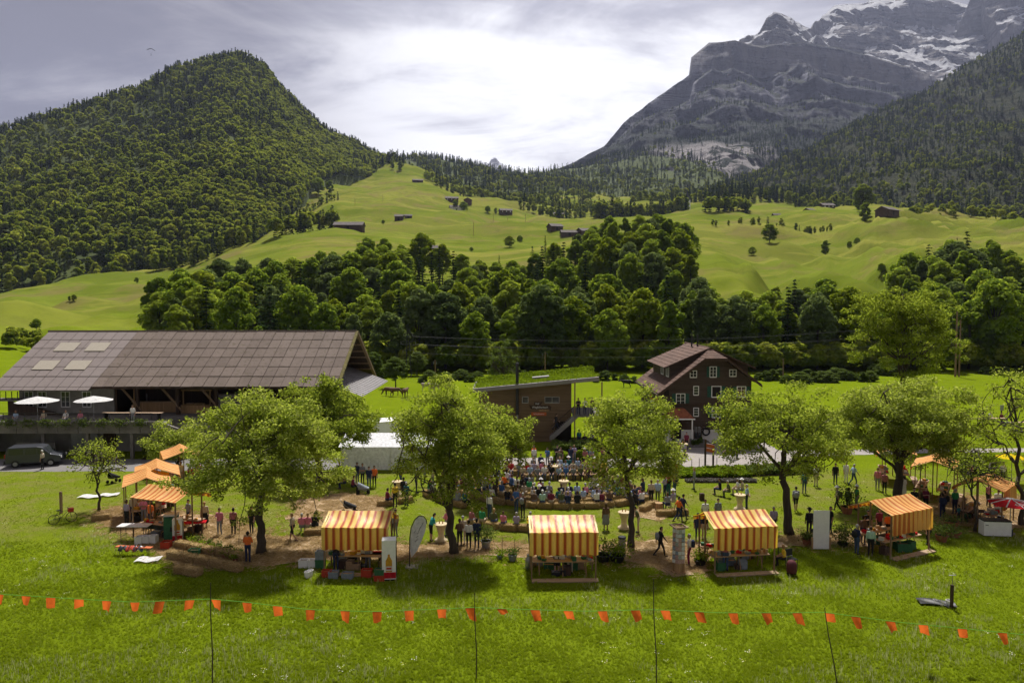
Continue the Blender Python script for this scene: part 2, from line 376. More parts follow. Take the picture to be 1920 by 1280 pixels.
M['shrub'] = leaf('shrub_leaves', [(0.060, 0.095, 0.020), (0.100, 0.145, 0.032), (0.16, 0.20, 0.06)], 0.38, (0.22, 0.28, 0.04), rnd=0.4)
M['lime'] = leaf('garden_leaves', [(0.10, 0.17, 0.010), (0.16, 0.25, 0.015), (0.24, 0.33, 0.03)], 0.42, (0.36, 0.45, 0.02), rnd=0.3)
M['bark'] = wood('bark', (0.045, 0.036, 0.028), (0.085, 0.068, 0.052), 2, gaps=False, rough=0.95)
M['asphalt'] = plain('asphalt', (0.17, 0.16, 0.158), 0.9, 0.12, 1.5, 0.5, kind='World')
M['gravel'] = plain('court_gravel', (0.29, 0.26, 0.24), 0.95, 0.15, 2.0, 0.6, kind='World')
M['straw'] = None
def mat_straw(name, a, b, c, kind='Object', sc=1.0):
    t = NT(name); co = t.coord(kind, (9 * sc, 30 * sc, 30 * sc)); n = t.noise(co, 1.0, 6, 0.72, 1.5); n2 = t.noise(t.coord(kind), 3.0 * sc, 5, 0.6)
    col = t.mix(t.range(n, 0.32, 0.7), a, b); col = t.mix(t.range(n2, 0.45, 0.7, 0, 0.6), col, c)
    return t.surf(t.principled(col, 0.95, t.bump(n, 0.9, 0.03), spec=0.1))
M['straw'] = mat_straw('straw', (0.16, 0.10, 0.045), (0.50, 0.36, 0.17), (0.30, 0.20, 0.09))
M['strawpath'] = mat_straw('strewn_straw', (0.29, 0.20, 0.12), (0.60, 0.45, 0.29), (0.42, 0.29, 0.175), 'World', 0.35)
M['chips'] = leaf('straw_stalks', [(0.18, 0.115, 0.055), (0.34, 0.235, 0.125), (0.50, 0.37, 0.20)], 0.2, rnd=0.2)
M['stripe'] = cloth_stripes('striped_awning', (0.95, 0.70, 0.20), (0.52, 0.09, 0.03), (0.86, 0.42, 0.10), (0.95, 0.62, 0.02), (0.30, 0.04, 0.008))
M['stripe_o'] = cloth_stripes('orange_striped_awning', (0.90, 0.54, 0.20), (0.64, 0.18, 0.05), (0.82, 0.36, 0.10), (0.78, 0.40, 0.02), (0.30, 0.05, 0.008))
M['timber'] = wood('dark_timber', (0.050, 0.030, 0.020), (0.100, 0.062, 0.042), 2, 0.18)
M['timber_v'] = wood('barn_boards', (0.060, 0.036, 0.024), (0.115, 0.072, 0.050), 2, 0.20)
M['planks'] = wood('larch_cladding', (0.15, 0.095, 0.052), (0.26, 0.175, 0.105), 0, 0.17)
M['shingle'] = wood('brown_shingle_wall', (0.058, 0.039, 0.029), (0.102, 0.071, 0.053), 0, 0.13)
M['newwood'] = wood('fresh_timber', (0.34, 0.20, 0.09), (0.50, 0.32, 0.16), 2, 0.14)
M['board'] = wood('floor_boards', (0.30, 0.20, 0.12), (0.46, 0.33, 0.22), 0, 0.16, gaps=False)
M['postwood'] = wood('post_wood', (0.16, 0.10, 0.06), (0.30, 0.20, 0.12), 2, gaps=False)
M['concrete'] = plain('stained_concrete', (0.17, 0.155, 0.14), 0.9, 0.35, 0.8, 0.4)
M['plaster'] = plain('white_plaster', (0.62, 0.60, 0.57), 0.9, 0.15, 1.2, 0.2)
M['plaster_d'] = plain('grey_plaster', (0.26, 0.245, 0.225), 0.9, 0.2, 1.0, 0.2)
M['white'] = plain('white_paint', (0.78, 0.77, 0.75), 0.55, 0.06, 3.0)
M['tent'] = cloth('white_tent_cloth', (0.80, 0.80, 0.82), 0.25)
M['parasol_w'] = cloth('white_parasol_cloth', (0.78, 0.77, 0.76), 0.3)
M['lycra'] = cloth('cream_table_cover', (0.80, 0.66, 0.44), 0.35)
M['green_shutter'] = plain('green_shutter', (0.016, 0.075, 0.052), 0.6, 0.2)
M['glass'] = NT('window_glass'); M['glass'] = M['glass'].surf(M['glass'].principled((0.035, 0.04, 0.042), 0.08, spec=0.6))
M['dark'] = plain('dark_interior', (0.020, 0.016, 0.013), 0.9, 0.3)
M['metal'] = plain('grey_metal', (0.30, 0.30, 0.31), 0.45, 0.15, 3.0, metal=0.6)
M['metal_d'] = plain('dark_metal', (0.035, 0.035, 0.038), 0.5, 0.2, 3.0, metal=0.3)
M['sheet'] = plain('corrugated_sheet', (0.24, 0.225, 0.225), 0.55, 0.15, 1.0, metal=0.2)
M['black'] = plain('black_plastic', (0.015, 0.015, 0.017), 0.5, 0.2)
M['tyre'] = plain('rubber', (0.018, 0.018, 0.018), 0.85, 0.2)
M['red'] = plain('red_paint', (0.42, 0.045, 0.02), 0.6, 0.15)
M['orange'] = plain('orange_sign', (0.50, 0.12, 0.035), 0.6, 0.12)
M['flag'] = cloth('orange_flag', (0.85, 0.17, 0.03), 0.4)
M['cord'] = plain('green_cord', (0.16, 0.42, 0.04), 0.6)
M['yellow'] = cloth('yellow_parasol', (0.78, 0.56, 0.02), 0.35)
M['redcloth'] = cloth('red_parasol', (0.62, 0.03, 0.04), 0.3)
M['whitecloth'] = cloth('white_print', (0.80, 0.78, 0.78), 0.3)
M['terracotta'] = plain('terracotta', (0.26, 0.10, 0.055), 0.85, 0.2)
M['green_box'] = plain('green_crate', (0.03, 0.12, 0.05), 0.6)
M['grey_box'] = plain('grey_crate', (0.20, 0.23, 0.26), 0.6)
M['cardboard'] = plain('cardboard', (0.30, 0.20, 0.11), 0.9)
M['amber'] = plain('bottle_print', (0.52, 0.26, 0.02), 0.5, 0.25)
M['car'] = plain('grey_car_paint', (0.060, 0.064, 0.078), 0.3, 0.06, metal=0.4, spec=0.5)
M['tail'] = plain('tail_lamp', (0.30, 0.015, 0.015), 0.3)
def mat_roofpanel(name, a, b, moss):
    t = NT(name); co = t.coord('World'); oi = t.n('ShaderNodeObjectInfo').outputs['Random']
    n = t.noise(co, 0.9, 6, 0.7); n2 = t.noise(co, 7.0, 5, 0.75); n3 = t.noise(co, 2.6, 4, 0.6)
    c = t.mix(oi, a, b); c = t.mix(t.range(n, 0.4, 0.7, 0, 0.5), c, scl(b, 1.15))
    c = t.mix(t.range(n2, 0.58, 0.66, 0, moss), c, (0.030, 0.024, 0.018)); c = t.mix(t.range(n3, 0.55, 0.68, 0, moss * 0.8), c, (0.075, 0.058, 0.030))
    sp = t.n('ShaderNodeSeparateXYZ'); t.put(sp.inputs[0], co); w = t.math('SINE', t.math('MULTIPLY', sp.outputs[0], 36.0))
    return t.surf(t.principled(c, 0.85, t.bump(t.math('ADD', t.math('MULTIPLY', w, 0.5), n2), 0.5, 0.03)))
M['roof_old'] = mat_roofpanel('weathered_roof_panel', (0.116, 0.086, 0.070), (0.155, 0.118, 0.098), 0.85)
M['roof_new'] = mat_roofpanel('plain_roof_panel', (0.190, 0.156, 0.146), (0.205, 0.170, 0.160), 0.15)
M['skylight'] = plain('translucent_roof_sheet', (0.34, 0.30, 0.24), 0.5, 0.1)
M['moss'] = plain('mossy_verge', (0.13, 0.11, 0.035), 0.95, 0.5, 3.0, 0.5)
def mat_tiles(name, a, b):
    t = NT(name); v = t.n('ShaderNodeTexVoronoi'); t.put(v.inputs['Vector'], t.coord('Object', (4.2, 4.2, 5.0))); v.inputs['Scale'].default_value = 1.0
    n = t.noise(t.coord('Object'), 0.8, 4); c = t.mix(v.outputs['Color'], a, b); c = t.mix(t.range(n, 0.4, 0.7, 0, 0.5), c, scl(a, 0.7))
    return t.surf(t.principled(c, 0.85, t.bump(v.outputs[0], 0.4, 0.03)))
M['tile'] = mat_tiles('brown_roof_tiles', (0.078, 0.042, 0.030), (0.150, 0.085, 0.060))
M['tile_red'] = mat_tiles('red_roof_tiles', (0.20, 0.060, 0.032), (0.36, 0.125, 0.06))
M['farroof'] = plain('old_barn_roof', (0.11, 0.092, 0.086), 0.9, 0.3, 0.5)
M['farwall'] = plain('old_barn_wall', (0.075, 0.048, 0.036), 0.9, 0.3, 0.7)
M['soil'] = plain('soil', (0.06, 0.045, 0.03), 0.95, 0.4, 2.0, 0.5)
# ------------------------------------------------------------------ terrain
TPX = np.array([-1100, -300, 0, 110, 320, 450, 600, 750, 900, 1050, 1200, 1350, 1500, 1650, 1800, 1950, 2300, 3000], float)
FL = 'f'
_rows = [  # distance, then the photo row at which that bare ground lies, column by column ('f' = level valley floor)
 (100, [720, 735, 752, 'f'] + ['f'] * 14),
 (125, [660, 690, 698, 716, 'f'] + ['f'] * 13),
 (150, [640, 650, 662, 676, 692] + ['f'] * 13),
 (180, [620, 632, 638, 648, 664, 672, 676, 676, 676, 674, 672, 674, 672, 668, 668, 668, 664, 660]),
 (220, [604, 612, 616, 618, 620, 618, 606, 606, 606, 596, 586, 615, 622, 616, 606, 606, 600, 596]),
 (260, [590, 598, 600, 594, 580, 560, 545, 545, 548, 530, 505, 560, 580, 566, 552, 548, 540, 535]),
 (320, [575, 582, 580, 566, 548, 515, 488, 490, 505, 485, 462, 508, 530, 508, 485, 480, 470, 465]),
 (400, [560, 566, 560, 546, 525, 490, 458, 462, 482, 462, 435, 460, 478, 458, 442, 440, 435, 430]),
 (520, [548, 552, 545, 532, 512, 468, 425, 432, 455, 440, 420, 420, 425, 414, 424, 432, 425, 420]),
 (700, [540, 545, 540, 525, 500, 452, 392, 392, 415, 424, 414, 396, 396, 402, 412, 424, 418, 412]),
 (900, [530, 535, 530, 515, 488, 432, 358, 352, 394, 404, 402, 382, 385, 394, 408, 422, 414, 408]),
 (1200, [520, 525, 520, 505, 470, 410, 336, 306, 378, 372, 382, 368, 380, 392, 406, 420, 412, 405]),
 (1700, [510, 515, 510, 495, 455, 395, 330, 312, 376, 362, 376, 364, 378, 390, 404, 418, 410, 400]),
]
_TY = np.array([r[0] for r in _rows], float)
_TP = np.array([[HOR + CAMZ * F / r[0] if v == FL else v for v in r[1]] for r in _rows], float)
def _interp_table(px, Y):
    lx = np.interp(px, TPX, np.arange(len(TPX))); ly = np.interp(np.log(Y), np.log(_TY), np.arange(len(_TY)))
    def cub(t): return t                                        # bilinear in log distance, smoothed afterwards
    ix = np.clip(np.floor(lx).astype(int), 0, len(TPX) - 2); iy = np.clip(np.floor(ly).astype(int), 0, len(_TY) - 2)
    fx = lx - ix; fy = ly - iy; fx = fx * fx * (3 - 2 * fx) * 0.6 + fx * 0.4
    T = _TP
    return (T[iy, ix] * (1 - fx) + T[iy, ix + 1] * fx) * (1 - fy) + (T[iy + 1, ix] * (1 - fx) + T[iy + 1, ix + 1] * fx) * fy
GPX = np.linspace(-1100, 3000, 330)
GY = np.concatenate([np.array([-60, -20, 5, 20]), np.linspace(28, 96, 35), np.geomspace(98, 1700, 190)])
def _build_ground():
    PX, YY = np.meshgrid(GPX, GY); Yc = np.maximum(YY, 98.0)
    py = _interp_table(PX, Yc); z = CAMZ - (py - HOR) / F * Yc
    X = (PX - 960) / F * np.maximum(YY, 90.0)
    # smooth the table joints
    zz = z.copy()
    for _ in range(4):
        p = np.pad(zz, 2, mode='edge'); zz = sum(p[2 + a:2 + a + zz.shape[0], 2 + b:2 + b + zz.shape[1]] for a in (-2, -1, 0, 1, 2) for b in (-2, -1, 0, 1, 2)) / 25
    k = np.clip((Yc - 108) / 60, 0, 1)
    z = z * (1 - k) + zz * k
    far = np.clip((YY - 240) / 260, 0, 1)
    z = z + far * (fbm(X / 95, YY / 120, 0, 4, 5) * 10.0 + fbm(X / 30, YY / 44, 0, 4, 9) * 3.6) * np.clip(YY / 520, 0.5, 1.6)
    z = z + np.clip((YY - 155) / 60, 0, 1) * fbm(X / 18, YY / 18, 0, 3, 3) * 0.5
    right = np.clip((PX - 1280) / 120, 0, 1) * np.clip((YY - 210) / 60, 0, 1) * np.clip((680 - YY) / 160, 0, 1)
    z = z + right * (np.sqrt(fbm(X / 42 + 2, YY / 60, 0, 4, 21) ** 2 + 0.015) * 24.0 - 6.5)
    left = np.clip((420 - PX) / 150, 0, 1) * np.clip((YY - 125) / 60, 0, 1) * np.clip((480 - YY) / 150, 0, 1)
    z = z + left * (np.sqrt(fbm(X / 38, YY / 44, 0, 3, 27) ** 2 + 0.015) * 11.0 - 3.2)
    z[(YY < 97) & (PX > 120)] = 0.0
    z = np.where((YY < 97), np.where(PX > 150, 0.0, z), z)
    near = YY < 90; z = np.where(near & (X > -62), 0.0, z)
    z = np.where(YY < 60, 0.0, z)
    return X, YY, z
GX_, GY_, GZ_ = _build_ground()
def ground_z(px, Y):
    fx = np.clip(np.interp(px, GPX, np.arange(len(GPX))), 0, len(GPX) - 1.001); fy = np.clip(np.interp(Y, GY, np.arange(len(GY))), 0, len(GY) - 1.001)
    ix = np.floor(fx).astype(int); iy = np.floor(fy).astype(int); fx = fx - ix; fy = fy - iy; T = GZ_
    return (T[iy, ix] * (1 - fx) + T[iy, ix + 1] * fx) * (1 - fy) + (T[iy + 1, ix] * (1 - fx) + T[iy + 1, ix + 1] * fx) * fy
def on_ground(px, Y):
    px = np.asarray(px, float); Y = np.asarray(Y, float)
    return np.stack([(px - 960) / F * Y, Y, ground_z(px, Y)], -1)
def ground_py(px, Y): return HOR - (float(ground_z(px, Y)) - CAMZ) / Y * F
def grid_faces(nr, nc):
    i = np.arange((nr - 1) * (nc - 1)); r = i // (nc - 1); c = i % (nc - 1); a = r * nc + c
    return np.stack([a, a + 1, a + nc + 1, a + nc], -1)
structure(add('ground', mesh_np('ground', np.stack([GX_, GY_, GZ_], -1).reshape(-1, 3), grid_faces(*GX_.shape), M['grass'], True)))

class Range:
    """a mountain or hill: foot line and ridge line (photo column, row, distance), filled with a relief and a back slope"""
    def __init__(s, name, foot, ridge, mat, nu=160, nv=90, prof=None, relief=None, back=0.5, smooth=True):
        s.foot = np.array(foot, float); s.ridge = np.array(ridge, float); s.prof = prof or [(0, 0), (1, 1)]; s.relief = relief
        s.nu, s.nv = nu, nv
        v = np.concatenate([np.linspace(0, 1, nv), 1 + np.linspace(0.02, 0.5, 12)]); u = np.linspace(0, 1, nu)
        U, V = np.meshgrid(u, v); s.P = s.point(U, V, back); sk = s.P[:1].copy(); sk[..., 2] -= 140; s.P = np.concatenate([sk, s.P]); U = s.P[..., 0]
        s.ob = structure(add(name, mesh_np(name, s.P.reshape(-1, 3), grid_faces(*U.shape), mat, smooth)))
    def _line(s, T, u):
        k = np.linspace(0, 1, len(T)); return [np.interp(u, k, T[:, j]) for j in range(3)]
    def point(s, U, V, back=0.5):
        fx, fy, fY = s._line(s.foot, U); rx, ry, rY = s._line(s.ridge, U); Vc = np.clip(V, 0, 1)
        p = np.array(s.prof); hf = np.interp(Vc, p[:, 0], p[:, 1])
        fz = CAMZ + (HOR - fy) / F * fY; rz = CAMZ + (HOR - ry) / F * rY
        Y = fY + (rY - fY) * Vc; px = fx + (rx - fx) * Vc
        X = (px - 960) / F * Y; Z = fz + (rz - fz) * hf
        if s.relief is not None:
            dz, dy = s.relief(X, Y, Z, U, Vc); e = np.clip(Vc * 6, 0, 1) * np.clip((1 - Vc) * 9, 0.12, 1)
            Z = Z + dz * e; Y2 = Y + dy * e; X = X * Y2 / Y; Y = Y2
        o = np.clip(V - 1, 0, 1); Y = Y + o * rY * back; Z = Z - o * 2 * (rz - np.minimum(fz, rz - 20)) * 0.9; X = X + 0 * o
        return np.stack([X, Y, Z], -1)

hill = Range('wooded_hill',
    [(-420, 575, 430), (-200, 565, 440), (0, 552, 470), (200, 533, 500), (320, 515, 520), (430, 478, 560), (490, 452, 620), (560, 398, 750), (590, 350, 900), (640, 330, 1000), (700, 338, 1100), (755, 348, 1200)],
    [(-420, 350, 1050), (-200, 305, 1100), (0, 262, 1150), (200, 198, 1200), (320, 158, 1250), (395, 132, 1280), (450, 121, 1300), (500, 140, 1300), (545, 192, 1300), (605, 246, 1320), (675, 292, 1350), (765, 335, 1400)],
    M['hillfloor'], 150, 80, [(0, 0), (0.25, 0.20), (0.6, 0.55), (0.85, 0.87), (1, 1)],
    lambda X, Y, Z, U, V: (fbm(X / 170, Y / 240, 0, 4, 31, ridged=True) * 24 + fbm(X / 60, Y / 60, 0, 3, 33) * 7, 0 * X))
saddle = Range('far_wooded_ridge',
    [(640, 345, 1250), (760, 340, 1250), (850, 385, 1150), (950, 392, 1150), (1050, 390, 1200), (1150, 385, 1300), (1300, 380, 1350), (1450, 380, 1350)],
    [(700, 318, 1850), (765, 306, 1850), (805, 300, 1880), (860, 312, 1900), (920, 322, 1900), (1000, 328, 1950), (1090, 318, 2000), (1200, 290, 2100)],
    M['hillfloor'], 90, 40, None,
    lambda X, Y, Z, U, V: (fbm(X / 140, Y / 200, 0, 4, 41, ridged=True) * 16, 0 * X))
def cliff_relief(X, Y, Z, U, V):
    r = fbm(X / 330, Z / 260, Y / 900, 6, 51, ridged=True); b = fbm(X / 110, Z / 420, 0, 5, 53, ridged=True); st = fbm(X / 900, Z / 46, 0, 3, 57)
    return fbm(X / 240, Y / 260, 0, 5, 55) * 34, -(r * 95 + b * 55 + st * 30)
massif = Range('cliff_mountain',
    [(900, 345, 1500), (1000, 352, 1480), (1100, 362, 1450), (1250, 372, 1450), (1400, 375, 1480), (1500, 372, 1550), (1600, 366, 1650), (1700, 350, 1800), (1800, 330, 2000)],
    [(1000, 335, 2300), (1075, 310, 2450), (1135, 280, 2600), (1170, 240, 2700), (1215, 203, 2800), (1262, 168, 2850), (1288, 150, 2880), (1290, 118, 2890), (1322, 92, 2900), (1365, 90, 2920), (1420, 97, 2950), (1490, 92, 3000), (1560, 100, 3050), (1620, 116, 3100), (1690, 135, 3150), (1780, 170, 3200)],
    M['rock'], 380, 260, [(0, 0), (0.22, 0.10), (0.45, 0.30), (0.62, 0.46), (0.66, 0.54), (0.76, 0.61), (0.785, 0.69), (0.87, 0.745), (0.89, 0.79), (0.94, 0.82), (0.962, 0.97), (1, 1)], cliff_relief, 0.3, False)
def peak_relief(X, Y, Z, U, V):
    r = fbm(X / 420, Z / 420, Y / 1400, 6, 61, ridged=True)
    return fbm(X / 300, Y / 300, 0, 5, 63, ridged=True) * 55, -r * 140
snowpk = Range('snowy_mountain',
    [(1330, 135, 3100), (1420, 150, 3150), (1520, 160, 3200), (1620, 175, 3300), (1720, 190, 3400), (1850, 200, 3400), (2000, 190, 3400), (2300, 180, 3400)],
    [(1385, 98, 3500), (1412, 80, 3600), (1432, 48, 3650), (1455, 40, 3700), (1480, 55, 3750), (1508, 68, 3900), (1535, 40, 4200), (1552, 25, 4300), (1605, 20, 4400), (1632, 8, 4450), (1660, 14, 4450), (1690, -4, 4500), (1715, 6, 4500), (1745, 12, 4500), (1775, 20, 4500), (1798, 24, 4400), (1806, 0, 4000), (1840, -25, 3900), (1900, -70, 3800), (2000, -130, 3800), (2300, -190, 3800)],
    M['snowrock'], 360, 190, [(0, 0), (0.3, 0.2), (0.55, 0.42), (0.62, 0.55), (0.8, 0.68), (0.86, 0.82), (1, 1)], peak_relief, 0.3, False)
flank = Range('dark_wooded_mountain',
    [(1180, 388, 1050), (1300, 392, 1000), (1450, 398, 950), (1600, 404, 900), (1750, 412, 880), (1900, 424, 860), (2100, 424, 850), (2500, 420, 850)],
    [(1300, 372, 1500), (1390, 350, 1600), (1460, 318, 1650), (1530, 280, 1700), (1600, 236, 1800), (1660, 205, 1850), (1720, 182, 1900), (1800, 132, 1950), (1860, 98, 2000), (1920, 60, 2000), (2100, -60, 2050), (2500, -200, 2100)],
    M['darkrock'], 200, 120, [(0, 0), (0.3, 0.2), (0.6, 0.5), (1, 1)],
    lambda X, Y, Z, U, V: (fbm(X / 260, Y / 420, 0, 5, 71, ridged=True) * 46, -fbm(X / 150, Z / 200, 0, 4, 73, ridged=True) * 45))
Range('distant_peak', [(880, 335, 6800), (930, 335, 6800), (980, 335, 6800)],
      [(885, 330, 7000), (905, 322, 7000), (916, 312, 7000), (922, 301, 7000), (929, 298, 7000), (935, 306, 7000), (944, 312, 7000), (960, 325, 7000), (975, 332, 7000)], M['snowrock'], 40, 16, None, None, 0.1)
Range('left_far_mountain', [(-500, 330, 3200), (0, 300, 3200), (120, 300, 3200)], [(-500, 150, 3600), (-60, 215, 3600), (20, 238, 3600), (60, 262, 3600), (120, 290, 3600)], M['darkrock'], 40, 20, None,
      lambda X, Y, Z, U, V: (fbm(X / 200, Y / 300, 0, 4, 81) * 20, 0 * X), 0.1)

# flat sheets of the farmyard, each a few millimetres above the lawn
def sheet(name, pts, mat, z, wob=0.0, seed=0, step=0.8):
    P = []
    n = len(pts)
    for i in range(n):
        a = Vector(pts[i]); b = Vector(pts[(i + 1) % n]); k = max(1, int((b - a).length / step))
        for j in range(k):
            p = a.lerp(b, j / k)
            if wob: p += Vector((float(fbm(np.array([p.x * 0.9]), np.array([p.y * 0.9]), 0, 3, seed)[0]), float(fbm(np.array([p.x * 0.9 + 40]), np.array([p.y * 0.9]), 0, 3, seed)[0]))) * wob
            P.append((p.x, p.y, z))
    me = bpy.data.meshes.new(name); me.from_pydata(P, [], [tuple(range(len(P)))]); me.materials.append(mat)
    return structure(add(name, me)), P
SHEETS = []
def xy(px, py): p = G(px, py); return (p.x, p.y)
o, P = sheet('road', [(-110, 61.2), (-40, 61.4), (-14, 62.0), (8, 63.0), (16, 63.2), (16, 66.5), (-8, 67.5), (-30, 66.6), (-110, 66.4)], M['asphalt'], 0.006, 0.15, 2); SHEETS.append(P)
o, P = sheet('courtyard', [(13.0, 62.2), (21, 62.0), (25.5, 63.5), (27, 68), (26.5, 76), (13.5, 76), (12.2, 68)], M['gravel'], 0.010, 0.2, 3); SHEETS.append(P)
o, P = sheet('garden_path', [(-9, 64.0), (12.6, 64.2), (12.6, 66.4), (-9, 67.2)], M['gravel'], 0.014, 0.2, 4); SHEETS.append(P)
o, P = sheet('lane', [(26.9, 67.5), (40, 69.2), (70, 70.5), (70, 72.3), (40, 71.2), (26.5, 70.5)], M['gravel'], 0.014, 0.2, 5); SHEETS.append(P)
strawpts = [[xy(*p) for p in q] for q in (
    [(170, 962), (215, 950), (300, 955), (420, 968), (520, 1008), (640, 1000), (760, 1022), (900, 1015), (1000, 1022), (1120, 1020), (1230, 1010), (1330, 1018), (1330, 1075), (1245, 1078), (1205, 1058), (1120, 1042), (1000, 1046), (880, 1040), (760, 1050), (640, 1052), (540, 1056), (440, 1062), (330, 1060), (250, 1010), (185, 975)],
    [(1460, 1010), (1530, 996), (1600, 1002), (1650, 985), (1740, 950), (1790, 930), (1850, 930), (1980, 935), (1980, 985), (1880, 990), (1800, 985), (1740, 985), (1620, 1022), (1520, 1022), (1460, 1026)],
    [(1175, 958), (1232, 950), (1260, 962), (1230, 975), (1190, 970)], [(560, 935), (640, 925), (720, 935), (720, 965), (600, 985), (540, 975)])]
for i, q in enumerate(strawpts):
    o, P = sheet('straw_path', q, M['strawpath'], 0.018 + 0.004 * i, 0.55, 10 + i, 0.5); SHEETS.append(P)
def inside(P, X, Y):
    x = np.array([p[0] for p in P]); y = np.array([p[1] for p in P]); n = len(x); r = np.zeros(len(X), bool); j = n - 1
    for i in range(n):
        c = ((y[i] > Y) != (y[j] > Y)) & (X < (x[j] - x[i]) * (Y - y[i]) / (y[j] - y[i] + 1e-12) + x[i]); r ^= c; j = i
    return r
# ------------------------------------------------------------------ trees
RNG = np.random.default_rng(11)
def leaf_quads(C, Nrm, size, rng, aspect=0.55):
    """one diamond leaf per point C, facing roughly Nrm"""
    n = len(C); Nrm = Nrm / (np.linalg.norm(Nrm, axis=1, keepdims=True) + 1e-9)
    r = rng.normal(size=(n, 3)); t = r - Nrm * np.sum(r * Nrm, 1, keepdims=True); t /= np.linalg.norm(t, axis=1, keepdims=True) + 1e-9
    b = np.cross(Nrm, t); s = (np.asarray(size) * rng.uniform(0.7, 1.3, n))[:, None]
    a = t * s; w = b * s * aspect; lift = Nrm * s * 0.18
    V = np.stack([C - a, C + w * 1.0 + lift, C + a, C - w + lift], 1).reshape(-1, 3)
    return V, np.arange(4 * n).reshape(n, 4)
def blob_noise(d, seed, k=2.2): return fbm(d[:, 0] * k + 7, d[:, 1] * k, d[:, 2] * k, 3, seed)

def hero_tree(seed, H, R, base=0.28, trunk_r=0.2, lean=(0, 0), clumps=230, per=150, size=0.085, flat=0.5, zc=0.62, rzk=0.42, forks=1, sparse=0.0, low=0.0):
    """trunk + limbs + twigs (one wood mesh) and a crown of small leaves; R=(rx,ry)"""
    rng = np.random.default_rng(seed); mb = MB(); V3 = lambda *a: np.array(a, float)
    hc = H * zc; rz = H * rzk; lean = V3(lean[0], lean[1], 0)
    def env(d):                                                   # crown radius in direction d
        nz = 1 + 0.55 * float(fbm(np.array([d[0] * 1.9 + seed]), np.array([d[1] * 1.9]), np.array([d[2] * 1.9]), 3, seed)[0]) + (low * max(0, -d[2]))
        return V3(d[0] * R[0], d[1] * R[1], d[2] * rz) * nz
    ctr = V3(0, 0, hc) + lean * 0.7
    def limb(p0, p1, r0, r1, n=6, sag=0.1, wob=0.05):
        L = np.linalg.norm(p1 - p0); up = V3(0, 0, 1) * L * sag; pts = []
        for i in range(n + 1):
            t = i / n; q = p0 + (p1 - p0) * t + up * math.sin(math.pi * t) + rng.normal(size=3) * L * wob * math.sin(math.pi * t); pts.append(q)
        mb.tube(pts, [lerp(r0, r1, (i / n) ** 0.8) for i in range(n + 1)], 6 if r0 > 0.03 else 4, caps=False); return pts
    hb = H * base; tops = []
    tr = []
    for i in range(7):
        t = i / 6; tr.append(V3(0, 0, 0) + lean * t * 0.3 + V3(rng.normal() * 0.05 * t * 3, rng.normal() * 0.05 * t * 3, hb * t))
    mb.tube(tr, [trunk_r * (1.35 if i == 0 else 1.08 - 0.05 * i) for i in range(7)], 9)
    fork = tr[-1]; anchors = []
    leaders = []
    for k in range(forks):
        a = 2 * math.pi * (k + rng.uniform(0, .5)) / max(1, forks); tip = ctr + V3(math.cos(a) * R[0] * 0.25, math.sin(a) * R[1] * 0.25, rz * 0.72)
        leaders.append(limb(fork, tip, trunk_r * (0.8 if forks > 1 else 0.9), 0.03, 9, 0.02, 0.03))
    nm = 9
    for k in range(nm):
        L = leaders[k % forks]; s = L[min(len(L) - 2, int(rng.uniform(0.02, 0.6) * len(L)))]
        a = 2 * math.pi * (k + rng.uniform(-.3, .3)) / nm * 2.0; el = rng.uniform(-0.35, 0.55)
        d = V3(math.cos(a) * math.cos(el), math.sin(a) * math.cos(el), math.sin(el)); e = ctr + env(d) * 0.82
        pts = limb(s, e, trunk_r * rng.uniform(0.38, 0.55), 0.02, 7, 0.08, 0.04)
        L2 = [pts]
        for j in range(6):
            s2 = pts[int(rng.uniform(2, len(pts)))% len(pts)]; d2 = d + rng.normal(size=3) * 0.6; d2 /= np.linalg.norm(d2)
            e2 = ctr + env(d2) * rng.uniform(0.75, 1.0); v = e2 - s2; l = np.linalg.norm(v)
            if l > R[0] * 0.9: e2 = s2 + v / l * R[0] * 0.9
            L2.append(limb(s2, e2, 0.045, 0.012, 4, 0.05, 0.06))
        anchors += [(p, 0.5) for q in L2 for p in q[2:]]
    for L in leaders:
        for p in L[4:]:
            for j in range(3):
                d = rng.normal(size=3); d[2] *= 0.6; d /= np.linalg.norm(d); e = ctr + env(d) * rng.uniform(0.6, 0.95)
                v = e - p; l = np.linalg.norm(v)
                if l > R[0] * 0.8: e = p + v / l * R[0] * 0.8
                anchors += [(q, 0.5) for q in limb(p, e, 0.05, 0.012, 4, 0.05, 0.05)[1:]]
    A = np.array([a[0] for a in anchors]); idx = rng.permutation(len(A))[:clumps]
    A = A[idx]
    # fill-in clumps near the envelope
    extra = int(clumps * 0.55); D = rng.normal(size=(extra, 3)); D /= np.linalg.norm(D, axis=1, keepdims=True); D[:, 2] = np.where(D[:, 2] < -0.45, -D[:, 2], D[:, 2])
    E = np.array([ctr + env(d) * rng.uniform(0.62, 1.0) for d in D]); A = np.concatenate([A, E])
    if sparse: A = A[rng.uniform(size=len(A)) > sparse]
    gap = fbm(A[:, 0] * 0.9 + seed, A[:, 1] * 0.9, A[:, 2] * 0.9, 2, seed + 5); A = A[gap > -0.14]
    cr = rng.uniform(0.22, 0.48, len(A)) * (R[0] / 3.2) ** 0.5
    cnt = np.maximum(10, (per * (cr / 0.42) ** 2).astype(int)); rep = np.repeat(np.arange(len(A)), cnt)
    off = rng.normal(size=(len(rep), 3)); off /= np.linalg.norm(off, axis=1, keepdims=True); off *= rng.uniform(0.25, 1.0, (len(rep), 1)) ** 0.5
    off[:, 2] *= flat; C = A[rep] + off * cr[rep][:, None] * 1.35 + rng.normal(size=(len(rep), 3)) * 0.09
    Nn = off * 0.7 + rng.normal(size=(len(rep), 3)) * 0.55 + np.array([0, 0, 0.55])
    V, Fq = leaf_quads(C, Nn, size, rng)
